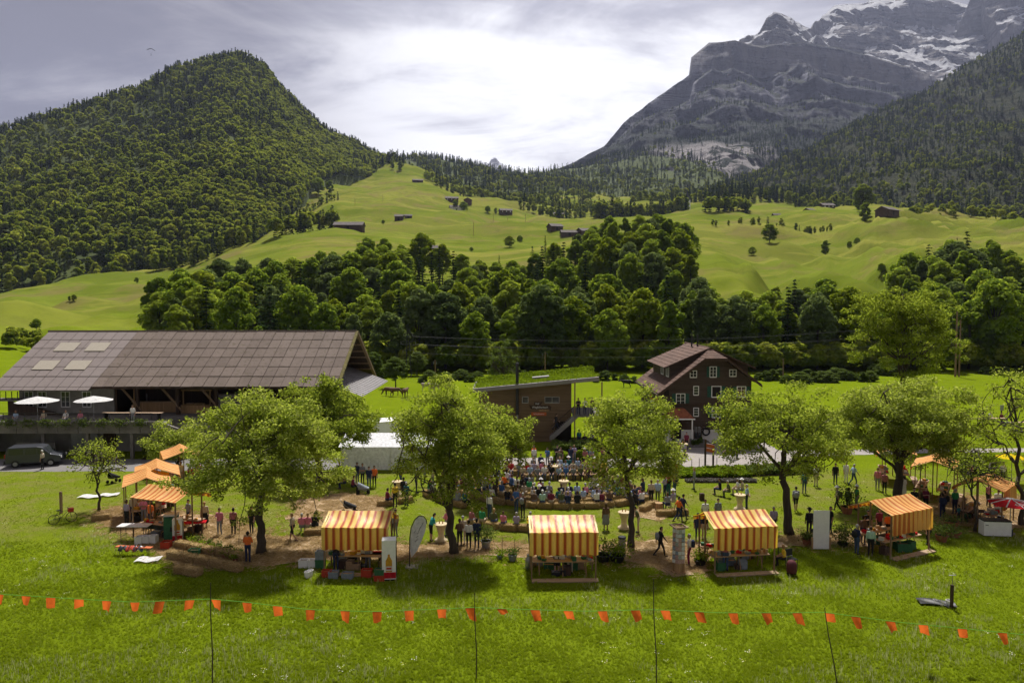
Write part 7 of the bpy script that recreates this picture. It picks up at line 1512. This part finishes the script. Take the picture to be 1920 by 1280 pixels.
def backpack_mesh(mat):
    m = MB(); m.lathe([(.05, 0), (.15, .03), (.17, .2), (.15, .36), (.07, .43)], 10); 
    for i, v in enumerate(m.v): m.v[i] = (v[0], v[1] * .72 - .20, v[2] + 1.0)
    return m.mesh('backpack', mat, True)
PACKS = {k: backpack_mesh(PM[k]) for k in ('black', 'grey', 'navy', 'olive')}
def hat_mesh(mat): m = MB(); m.lathe([(.17, 0), (.17, .012), (.098, .02), (.092, .09), (.05, .115), (.01, .118)], 14); return m.mesh('hat', mat, True)
HATS = {k: hat_mesh(PM[k]) for k in ('white', 'beige', 'light blue', 'black')}
NP = [0]
def person(x, y, face, pose, top, bot, lab, hair='brown', long_hair=False, dress=False, shorts=False, longsleeve=False, s=1.0, z=0.0, pack=None, hat=None, group=None):
    key = (pose, long_hair, dress, shorts, longsleeve)
    if key not in PMESH: PMESH[key] = person_mesh(key)
    t = thing('person', lab, 'person', (x, y, z), math.radians(face), group); t.scale = (s, s, s); b = add('body', PMESH[key], t); NP[0] += 1
    for i, m in enumerate((PM['skin%d' % (NP[0] % 3)], PM['h_' + hair], PM[top], botm(bot), PM['black' if NP[0] % 3 else 'brown'])): b.material_slots[i].link = 'OBJECT'; b.material_slots[i].material = m
    lean = {'sit': .06, 'sit2': .16, 'walk': .05}.get(pose, 0.0); hz = .50 if pose.startswith('sit') else .95
    if pack: o = add('backpack', PACKS[pack], t); o.location = (0, 0, hz - .95)
    if hat: o = add('hat', HATS[hat], t); o.location = (0, .02 + .76 * math.sin(lean) - .005, hz + .76 * math.cos(lean) + .0)
    return t
# facing: 0 = away from the camera (+y), 180 = towards it, 90 = to the left, -90 = to the right
def pp(px, py, face, pose, top, bot, lab, **k): p = G(px, py); return person(p.x, p.y, face, pose, top, bot, lab, **k)
def who():
    pp(1238, 1043, -80, 'walk', 'black', 'black', 'walker in black with a pale rucksack left of the postcard rack', hair='brown', pack='grey', longsleeve=True)
    pp(1292, 1058, 75, 'hold', 'white', 'maroon', 'grey haired person in white top and maroon trousers at the postcard rack', hair='grey', pack='navy')
    pp(1272, 979, -70, 'walk', 'orange', 'navy', 'walker in a bright orange top behind the postcard rack', hair='dark'); pp(1280, 974, -65, 'walk', 'navy', 'navy', 'walker in navy beside the orange one behind the postcard rack', hair='dark')
    pp(1252, 957, 20, 'sit', 'grey', 'navy', 'person in grey seated at the wooden tub, back turned', hair='brown'); pp(1263, 951, 30, 'sit', 'lilac', 'beige', 'person in lilac seated next to the grey one at the tub', hair='grey', hat='white')
    pp(1197, 998, 80, 'bend', 'olive', 'beige', 'person in dark green top and pale shorts leaning on a table by the slim tree', hair='dark', shorts=True)
    pp(1136, 993, 10, 'stand', 'brown', 'grey', 'woman with long hair in a long grey skirt before the straw rings', hair='brown', long_hair=True, dress=True)
    pp(1044, 1076, 0, 'bend', 'olive', 'black', 'seller in black shorts bending under the middle stall', hair='dark', shorts=True); pp(1069, 1074, 0, 'bend', 'beige', 'beige', 'seller in beige trousers bending under the middle stall', hair='blond'); pp(995, 1042, -60, 'stand', 'black', 'grey', 'person half hidden behind the left post of the middle stall', hair='dark')
    pp(879, 1029, 0, 'stand', 'white', 'black', 'person in white shirt and black trousers watching from behind', hair='dark'); pp(894, 1028, -10, 'stand', 'navy', 'navy', 'tall person in dark clothes beside the white shirted viewer', hair='dark', longsleeve=True, s=1.04); pp(862, 1026, 20, 'fold', 'brown', 'black', 'viewer behind the forked tree trunk in brown', hair='brown'); pp(868, 1020, 0, 'stand', 'beige', 'white', 'viewer in pale trousers right of the forked trunk', hair='grey')
    pp(808, 1014, -60, 'bend', 'turquoise', 'black', 'person in turquoise top and black shorts at the cloth covered table', hair='dark', shorts=True); pp(838, 1004, 60, 'fold', 'pink', 'grey', 'person in pink on the far side of the cloth covered table', hair='grey')
    pp(465, 1055, 0, 'fold', 'orange', 'navy', 'person in orange top and dark jeans right of the plant display', hair='dark', s=1.03); pp(384, 990, 20, 'stand', 'beige', 'black', 'person in cream top and long black skirt under the broad apple tree', hair='blond', dress=True); pp(412, 1003, 180, 'hold', 'pink', 'grey', 'person with a tote bag walking under the broad apple tree', hair='brown'); pp(438, 1003, 0, 'stand', 'checked red', 'black', 'person in checked shirt behind the orange one', hair='dark'); pp(472, 1000, 160, 'stand', 'black', 'black', 'dark dressed person just left of the broad apple trunk', hair='dark')
    pp(238, 986, -20, 'stand', 'lilac', 'black', 'person in lilac at the left end of the front orange stall', hair='brown'); pp(250, 975, 200, 'stand', 'beige', 'navy', 'customer in beige at the front orange stall', hair='dark'); pp(283, 988, 160, 'stand', 'orange', 'navy', 'seller in orange shirt at the front orange stall', hair='dark'); pp(270, 980, 190, 'fold', 'pink', 'grey', 'customer in pink at the front orange stall', hair='brown'); pp(354, 985, 150, 'hold', 'grey', 'navy', 'person in grey behind the narrow drinks fridge', hair='dark')
    pp(320, 918, 180, 'stand', 'checked red', 'navy', 'visitor in checked shirt beside the far left stalls', hair='dark'); pp(331, 912, 160, 'stand', 'blue', 'black', 'visitor in blue beside the far left stalls', hair='dark'); pp(340, 905, 170, 'hold', 'white', 'beige', 'visitor in white beside the far left stalls', hair='brown'); pp(372, 905, 200, 'stand', 'pink', 'grey', 'visitor in pink under the left apple branches', hair='blond'); pp(392, 900, 180, 'stand', 'white', 'blue jeans', 'visitor in white under the left apple branches', hair='brown')
    pp(549, 1014, 75, 'walk', 'beige', 'black', 'walker in shorts left of the first striped stall', hair='blond', shorts=True); pp(566, 1000, 5, 'sit', 'pink', 'grey', 'left sitter in pink left of the first stall', hair='grey'); pp(577, 999, -5, 'sit', 'pink', 'beige', 'right sitter in pink left of the first stall', hair='blond'); pp(590, 998, 0, 'sit2', 'black', 'black', 'sitter in black left of the first stall', hair='dark')
    pp(735, 1010, 100, 'stand', 'grey', 'black', 'customer in grey at the right end of the first stall', hair='brown', long_hair=True); pp(742, 1006, 150, 'hold', 'beige', 'grey', 'customer in beige behind the first stall', hair='dark'); pp(630, 1070, 0, 'bend', 'black', 'navy', 'seller in dark trousers bent under the first stall', hair='dark'); pp(690, 1066, 0, 'stand', 'orange', 'grey', 'seller in orange behind the first stall curtain', hair='dark')
    for i, (px, py, tp, bt, ps, f, h) in enumerate(((637, 905, 'black', 'black', 'stand', 180, 'dark'), (646, 915, 'brown', 'navy', 'sit', 120, 'grey'), (661, 922, 'maroon', 'black', 'sit2', -60, 'brown'), (670, 906, 'navy', 'blue jeans', 'stand', 160, 'dark'), (680, 908, 'grey', 'black', 'fold', 170, 'brown'), (692, 915, 'navy', 'blue jeans', 'stand', 200, 'dark'), (702, 913, 'orange', 'black', 'stand', 190, 'dark'), (726, 948, 'maroon', 'navy', 'sit', -50, 'dark'), (741, 950, 'yellow', 'black', 'stand', 30, 'dark'), (762, 948, 'teal', 'navy', 'stand', -20, 'grey'), (757, 938, 'black', 'black', 'stand', 10, 'dark'))):
        pp(px, py, f, ps, tp, bt, f'{"seated" if ps.startswith("sit") else "standing"} person in {tp}, {nth(i + 1)} of the shaded group behind the first stall', hair=h)
    # listeners standing at the far side
    for px, py, tp, bt, f, ps, h, hat in ((1045, 870, 'black', 'black', 180, 'fold', 'dark', None), (1049, 880, 'olive', 'beige', 175, 'stand', 'grey', None), (1070, 872, 'navy', 'blue jeans', 165, 'stand', 'dark', None), (1098, 868, 'black', 'black', 180, 'stand', 'dark', None), (1097, 876, 'checked red', 'black', 180, 'fold', 'grey', 'white'), (1109, 876, 'grey', 'grey', 185, 'fold', 'grey', None), (1014, 888, 'navy', 'navy', 170, 'stand', 'dark', None), (1001, 870, 'orange', 'navy', 190, 'hold', 'brown', None)):
        pp(px, py, f, ps, tp, bt, f'listener in {tp} and {bt} standing behind the far seats, {"left" if px < 1060 else "right"} side', hair=h, hat=hat)
    # lawn between the rings and the right stalls
    pp(1221, 944, 10, 'stand', 'beige', 'black', 'person in beige and black standing by the end on bales', hair='brown'); pp(1233, 943, 160, 'stand', 'light blue', 'olive', 'tall person in pale blue shirt standing by the end on bales', hair='grey'); pp(1253, 930, 20, 'stand', 'red', 'teal', 'person in red with a rucksack behind the tub sitters', hair='dark', pack='black'); pp(1265, 905, 180, 'hold', 'orange', 'blue jeans', 'person in orange and jeans by the vegetable bed', hair='dark'); pp(1204, 950, 25, 'sit', 'white', 'navy', 'person in white seated on the end on bale', hair='dark'); pp(1192, 952, 30, 'sit2', 'black', 'black', 'person in black seated left of the end on bale', hair='dark')
    pp(1350, 928, 80, 'sit', 'black', 'navy', 'person in black seated on a stool by the vegetable bed', hair='dark', z=0.02); pp(1367, 932, 90, 'sit2', 'olive', 'olive', 'grey haired person in olive on a stool by the vegetable bed', hair='grey'); pp(1384, 928, 85, 'sit', 'white', 'beige', 'person in white sitting before the cream table', hair='grey'); pp(1392, 929, 60, 'sit', 'beige', 'grey', 'person with a cap sitting behind the man in light blue', hair='grey', hat='white'); pp(1400, 953, 60, 'behind', 'light blue', 'navy', 'man in a light blue shirt with his hands behind his back', hair='grey')
    pp(1450, 1000, 165, 'walk', 'lilac', 'black', 'walker in a pale polo shirt right of the third stall', hair='grey'); pp(1308, 1014, -30, 'stand', 'navy', 'navy', 'customer in navy at the left end of the third stall', hair='dark'); pp(1320, 1012, -40, 'stand', 'black', 'beige', 'customer in black and beige at the third stall', hair='dark', shorts=True); pp(1322, 985, 180, 'stand', 'white', 'grey', 'visitor in white behind the third stall roof', hair='brown'); pp(1346, 983, 190, 'stand', 'grey', 'grey', 'visitor in grey behind the third stall roof', hair='dark')
    pp(1360, 1070, 0, 'bend', 'checked red', 'blue jeans', 'seller in jeans under the curtain of the third stall', hair='dark'); pp(1470, 1060, 80, 'sit', 'yellow', 'black', 'girl with long hair in yellow seated at the table end', hair='blond', long_hair=True, s=.92)
    pp(1492, 958, -15, 'walk', 'grey', 'black', 'walker in shorts with a grey rucksack left of the pram', hair='dark', shorts=True, pack='grey'); pp(1517, 1004, -5, 'stand', 'black', 'black', 'tall dark dressed person pushing the black pram', hair='dark', longsleeve=True, hat='black'); pp(1557, 1000, 100, 'hold', 'black', 'navy', 'person in black right of the white panel', hair='dark'); pp(1570, 958, 40, 'walk', 'beige', 'black', 'backpacker in beige with a white cap on the lawn', hair='grey', hat='white', pack='brown' if 0 else 'olive'); pp(1590, 960, -60, 'stand', 'black', 'black', 'backpacker in black beside the leafy pot plant', hair='dark', pack='black'); pp(1606, 955, 90, 'hold', 'green', 'grey', 'person in bright green shirt and shorts on the lawn', hair='grey', hat='white', shorts=True)
    pp(1508, 925, 0, 'stand', 'teal', 'blue jeans', 'person in teal under the spreading apple tree', hair='dark'); pp(1530, 912, 10, 'stand', 'white', 'beige', 'person in white near the courtyard under the tree', hair='brown'); pp(1566, 908, 170, 'stand', 'black', 'navy', 'dark dressed person near the courtyard beyond the backpackers', hair='dark'); pp(1586, 905, 190, 'stand', 'white', 'white', 'person in white beyond the backpackers', hair='grey'); pp(1600, 910, -80, 'walk', 'light blue', 'blue jeans', 'walker in pale blue beyond the green shirt', hair='grey'); pp(1645, 918, 160, 'stand', 'pink', 'grey', 'person in pink left of the double trunk', hair='brown'); pp(1658, 925, 180, 'stand', 'checked red', 'black', 'person in checked shirt beside the double trunk', hair='dark'); pp(1694, 935, 20, 'stand', 'white', 'white', 'person in a pale dress right of the double trunk', hair='dark', dress=True)
    pp(1606, 1038, -70, 'stand', 'navy', 'blue jeans', 'person in navy with a rucksack at the left end of the orange stall', hair='grey', pack='black'); pp(1632, 1042, -20, 'stand', 'pale green', 'black', 'woman in a pale green blouse at the orange stall', hair='brown', longsleeve=True); pp(1618, 1020, -60, 'stand', 'brown', 'navy', 'customer in brown behind the pale green blouse', hair='dark'); pp(1627, 1008, 180, 'hold', 'black', 'black', 'customer in black inside the orange stall', hair='dark'); pp(1648, 1004, 190, 'stand', 'maroon', 'black', 'customer in maroon inside the orange stall', hair='dark'); pp(1740, 1024, 0, 'walk', 'orange', 'black', 'seller in an orange shirt stepping behind the curtain of the orange stall', hair='dark'); pp(1665, 1012, 0, 'stand', 'orange', 'black', 'seller in orange between the counters of the orange stall', hair='dark'); pp(1713, 960, 170, 'stand', 'black', 'grey', 'dark haired person behind the orange stall ridge', hair='dark'); pp(1735, 958, 180, 'hold', 'maroon', 'black', 'person in maroon behind the orange stall', hair='dark')
    pp(1766, 972, 10, 'stand', 'navy', 'navy', 'person in navy on the straw right of the orange stall', hair='dark', pack='navy'); pp(1770, 966, 40, 'stand', 'brown', 'black', 'person in brown behind the navy one on the straw', hair='dark', pack='black'); pp(1790, 964, 5, 'stand', 'green', 'navy', 'man in a dark green shirt facing the right stall', hair='grey', s=1.05); pp(1797, 981, 30, 'stand', 'teal', 'black', 'child in teal beside the beer table on the right', hair='dark', s=.72); pp(1806, 978, 60, 'stand', 'brown', 'black', 'person in brown at the beer table on the right', hair='brown', long_hair=True); pp(1868, 962, 170, 'bend', 'white', 'black', 'seller in white inside the right edge stall', hair='dark'); pp(1852, 950, 200, 'hold', 'checked red', 'black', 'visitor inside the right edge stall', hair='dark'); pp(1880, 905, 180, 'stand', 'white', 'navy', 'visitor in white near the yellow parasol', hair='dark'); pp(1818, 905, 180, 'stand', 'pink', 'grey', 'visitor in pink behind the right stalls', hair='brown')
    # courtyard
    for px, py, tp, bt, f, ps, h in ((1275, 860, 'checked red', 'black', 20, 'stand', 'grey'), (1282, 862, 'lilac', 'black', 0, 'stand', 'dark'), (1287, 842, 'maroon', 'black', 160, 'stand', 'dark'), (1263, 848, 'black', 'grey', 120, 'stand', 'dark'), (1266, 870, 'navy', 'beige', 140, 'sit', 'grey'), (1275, 873, 'white', 'blue jeans', -30, 'walk', 'brown'), (1364, 858, 'black', 'black', 90, 'sit', 'dark'), (1374, 861, 'grey', 'navy', -90, 'sit', 'grey')):
        pp(px, py, f, ps, tp, bt, f'{"seated" if ps.startswith("sit") else "standing" if ps != "walk" else "walking"} person in {tp} on the courtyard before the farmhouse', hair=h)
    # field tables
    for px, py, tp, f in ((1531, 786, 'black', 180), (1538, 787, 'beige', 160), (1529, 800, 'navy', 20), (1537, 801, 'grey', 0), (1552, 803, 'white', 30), (1780, 792, 'grey', 180), (1788, 793, 'black', 170), (1796, 791, 'white', 190), (1803, 792, 'brown', 180), (1811, 793, 'beige', 170), (1842, 789, 'navy', 150), (1856, 790, 'white', 180), (1877, 792, 'maroon', 180), (1888, 806, 'light blue', 20), (1903, 806, 'white', 0)):
        pp(px, py, f, 'sit', tp, 'navy', f'sitter in {tp} at the {"left" if px < 1700 else "right"} hand tables on the field{", far right" if px > 1850 else ""}{", front" if py > 798 else ""}', hair='dark')
    # stairs, deck and terrace of the buildings
    for x, y, z, tp, f, ps, l in ((4.6, 73.8, 1.45, 'black', -80, 'walk', 'person in black climbing the outside stair'), (6.9, 73.6, 3.12, 'black', 180, 'fold', 'person in black at the head of the outside stair'), (7.6, 73.7, 3.12, 'white', 170, 'stand', 'person in white on the deck above the stair'), (8.4, 74.2, 3.12, 'brown', 190, 'stand', 'person in brown on the deck above the stair'), (6.9, 72.6, 0, 'teal', 10, 'stand', 'person in teal at the foot of the timber building'), (7.5, 72.9, 0, 'black', 180, 'sit', 'sitter in black below the deck'), (8.2, 72.4, 0, 'white', 160, 'stand', 'person in white below the deck')): person(x, y, f, ps, tp, 'navy', l, hair='dark', z=z)
    for x, tp in ((-47.6, 'light blue'), (-44.9, 'beige'), (-42.8, 'white'), (-41.4, 'pink'), (-36.4, 'white'), (-49.6, 'grey')): person(x, YT + 1.2, 180, 'sit' if x != -36.4 else 'stand', tp, 'grey', f'guest in {tp} {"standing" if x == -36.4 else "sitting"} behind the railing of the barn terrace', hair='brown', z=ZF - .12)
    pp(80, 880, 90, 'stand', 'beige', 'black', 'white haired person standing beside the parked van', hair='white'); person(AT(1341, 746, 75.1).x, 75.0, 180, 'stand', 'maroon', 'navy', 'person looking out of the open farmhouse window', hair='dark', z=AT(1341, 746, 75.0).z - 1.25)
who()
# audience on the straw rings, facing the middle
def audience():
    rng = random.Random(21); tops = list(TOPC); wts = [5, 8, 7, 4, 4, 8, 4, 2, 5, 2, 1, 1, 4, 5, 5, 1, 3, 1, 5, 4]; bots = ['black', 'blue jeans', 'grey', 'beige', 'navy']; hairs = ['grey', 'grey', 'brown', 'dark', 'blond', 'white', 'brown']
    for nm, r, spans in ROWS:
        i = 0
        for a0, a1 in spans:
            n = int(math.radians(a1 - a0) * r / (.64 if nm != 'outermost' else .78))
            for k in range(n):
                if rng.random() < .2: continue
                i += 1; x, y, a = ring(r + rng.uniform(-.12, .12), lerp(a0, a1, (k + rng.uniform(.2, .8)) / n)); tp = rng.choices(tops, wts)[0]
                person(x, y, math.degrees(a) + rng.uniform(-16, 16), rng.choice(['sit', 'sit2']), tp, rng.choice(bots), f'listener in {tp} seated on the {nm} straw ring, {nth(i)} from the left', hair=rng.choice(hairs), long_hair=rng.random() < .3, longsleeve=rng.random() < .35, s=rng.uniform(.92, 1.06), hat=rng.choice(['white', 'beige']) if rng.random() < .1 else None, group='listeners on the straw rings', z=-.03)
    for ri, (Y, n, x0, x1, nm) in enumerate(((58.6, 11, .6, 7.2, 'front'), (60.1, 13, -.4, 8.2, 'second'), (61.6, 12, -.8, 8.4, 'third'))):
        bx = int((x1 - x0) / 1.12)
        for k in range(bx): bale(lerp(x0, x1, (k + .5) / bx), Y, 0, f'straw bale of the {nm} far bench row, {nth(k + 1)} from the left')
        i = 0
        for k in range(n):
            if rng.random() < .08: continue
            i += 1; tp = rng.choices(tops, wts)[0]
            person(lerp(x0, x1, (k + .5) / n), Y - .02, 180 + rng.uniform(-18, 18), rng.choice(['sit', 'sit2']), tp, rng.choice(bots), f'listener in {tp} facing the camera in the {nm} far row, {nth(i)} from the left', hair=rng.choice(hairs), s=rng.uniform(.92, 1.05), hat='white' if rng.random() < .12 else None, group='listeners in the far rows', z=-.03)
audience()
def bystanders():
    rng = random.Random(8); tops = ['black', 'navy', 'grey', 'beige', 'maroon', 'olive', 'white', 'blue', 'brown', 'lilac', 'teal', 'checked red', 'pink', 'green']; i = 0
    for side, spots in (('left', [(ring(rng.uniform(10.8, 13.6), a)) for a in (-78, -72, -67, -63, -58, -30, -24, -19, -15)]), ('right', [(ring(rng.uniform(9.0, 11.8), a)) for a in (47, 51, 55, 60, 66, 72, 79, 86)]), ('rear', [(RC.x + x, RC.y + 3.4 + rng.uniform(0, 1.3), math.radians(180)) for x in (-5.2, -4.1, -3.3, -2.0, -.8, .4, 1.7, 2.9, 4.3, 5.5)])):
        for k, (x, y, a) in enumerate(sorted(spots)):
            tp = tops[i % len(tops)]; i += 1
            person(x, y, math.degrees(a) + rng.uniform(-25, 25), rng.choice(['stand', 'fold', 'hold', 'behind']), tp, rng.choice(['black', 'blue jeans', 'grey', 'beige', 'navy']), f'bystander in {tp} standing at the {side} edge of the audience, {nth(k + 1)} from the left', hair=rng.choice(['grey', 'brown', 'dark', 'blond']), long_hair=rng.random() < .3, longsleeve=rng.random() < .4, s=rng.uniform(.93, 1.05), pack=rng.choice(['black', 'navy', 'grey']) if rng.random() < .2 else None, group='bystanders round the audience')
bystanders()
# ------------------------------------------------------------------ cattle on the pasture
def cow_mesh(graze):
    P = []; c = lambda a, b, r0, r1, k=0: P.append((np.array(a, float), np.array(b, float), r0, r1, k))
    c((-.62, 0, 1.05), (-.1, 0, 1.02), .30, .34); c((-.1, 0, 1.02), (.5, 0, 1.08), .34, .30); c((-.78, 0, 1.12), (-.6, 0, 1.12), .2, .26); c((.5, 0, 1.1), (.88, 0, 1.22 if not graze else .85), .24, .16)
    hx, hz = (1.05, 1.25) if not graze else (1.08, .45); c((.88, 0, 1.22 if not graze else .85), (hx, 0, hz), .15, .13); c((hx, 0, hz), (hx + (.28 if not graze else .14), 0, hz - (.16 if not graze else .26)), .13, .085)
    for s in (-1, 1):
        c((hx - .06, s * .1, hz + .06), (hx - .1, s * .24, hz + .05), .045, .03); c((.42, s * .16, .9), (.44, s * .17, .48), .12, .07); c((.44, s * .17, .48), (.42, s * .17, .05), .06, .055); c((-.66, s * .17, .95), (-.58, s * .18, .58), .16, .085); c((-.58, s * .18, .58), (-.74, s * .18, .40), .08, .06); c((-.74, s * .18, .40), (-.72, s * .18, .05), .055, .055)
    c((-.95, 0, 1.2), (-1.02, 0, .55), .035, .03); c((-.4, 0, .72), (-.3, 0, .7), .12, .1); V = []; Fq = []
    for (a, b, r0, r1, k) in P: v, f = capsule(a, b, r0, r1); o = len(V); V += [tuple(x) for x in v]; Fq += [tuple(i + o for i in q) for q in f]
    me = bpy.data.meshes.new('body'); me.from_pydata(V, [], Fq); ob = bpy.data.objects.new('body', me); link(ob); r = ob.modifiers.new('r', 'REMESH'); r.mode = 'VOXEL'; r.voxel_size = .035; r.use_smooth_shade = True; s = ob.modifiers.new('s', 'SMOOTH'); s.iterations = 2
    out = bpy.data.meshes.new_from_object(ob.evaluated_get(bpy.context.evaluated_depsgraph_get())); bpy.data.objects.remove(ob); out.materials.clear(); out.materials.append(PM['brown']); out.polygons.foreach_set('use_smooth', [True] * len(out.polygons)); return out
COW = [cow_mesh(False), cow_mesh(True)]; pm('cow_brown', (.13, .075, .05)); pm('cow_pale', (.42, .36, .30))
for px, py, g, rz, m, lab in ((729, 741, 1, 3.0, 'cow_brown', 'left one of two grazing brown cows behind the barn'), (741, 742, 1, .2, 'cow_brown', 'right one of two grazing brown cows behind the barn'), (760, 743, 0, 1.3, 'cow_brown', 'brown cow standing end on right of the grazing pair'), (800, 732, 1, .1, 'cow_pale', 'pale cow grazing near the far fence'), (818, 733, 1, 2.6, 'cow_pale', 'second pale cow near the far fence, half hidden by leaves'), (1174, 726, 0, 3.1, 'black', 'black cow on the field left of the farmhouse')):
    t = thing('cow', lab, 'cow', G(px, py), rz); o = add('body', COW[g], t); o.material_slots[0].link = 'OBJECT'; o.material_slots[0].material = PM[m]
# ------------------------------------------------------------------ air
def haze():
    mb = MB().box(-5200, 5200, -400, 7400, -30, 2250); t = NT('haze_air')
    v = t.n('ShaderNodeVolumePrincipled'); v.inputs['Color'].default_value = (0.62, 0.70, 1.0, 1); v.inputs['Density'].default_value = 0.000042; v.inputs['Anisotropy'].default_value = 0.35
    t.nt.links.new(v.outputs[0], t.out.inputs['Volume'])
    stuff(mb.obj('haze', t.m))
haze()
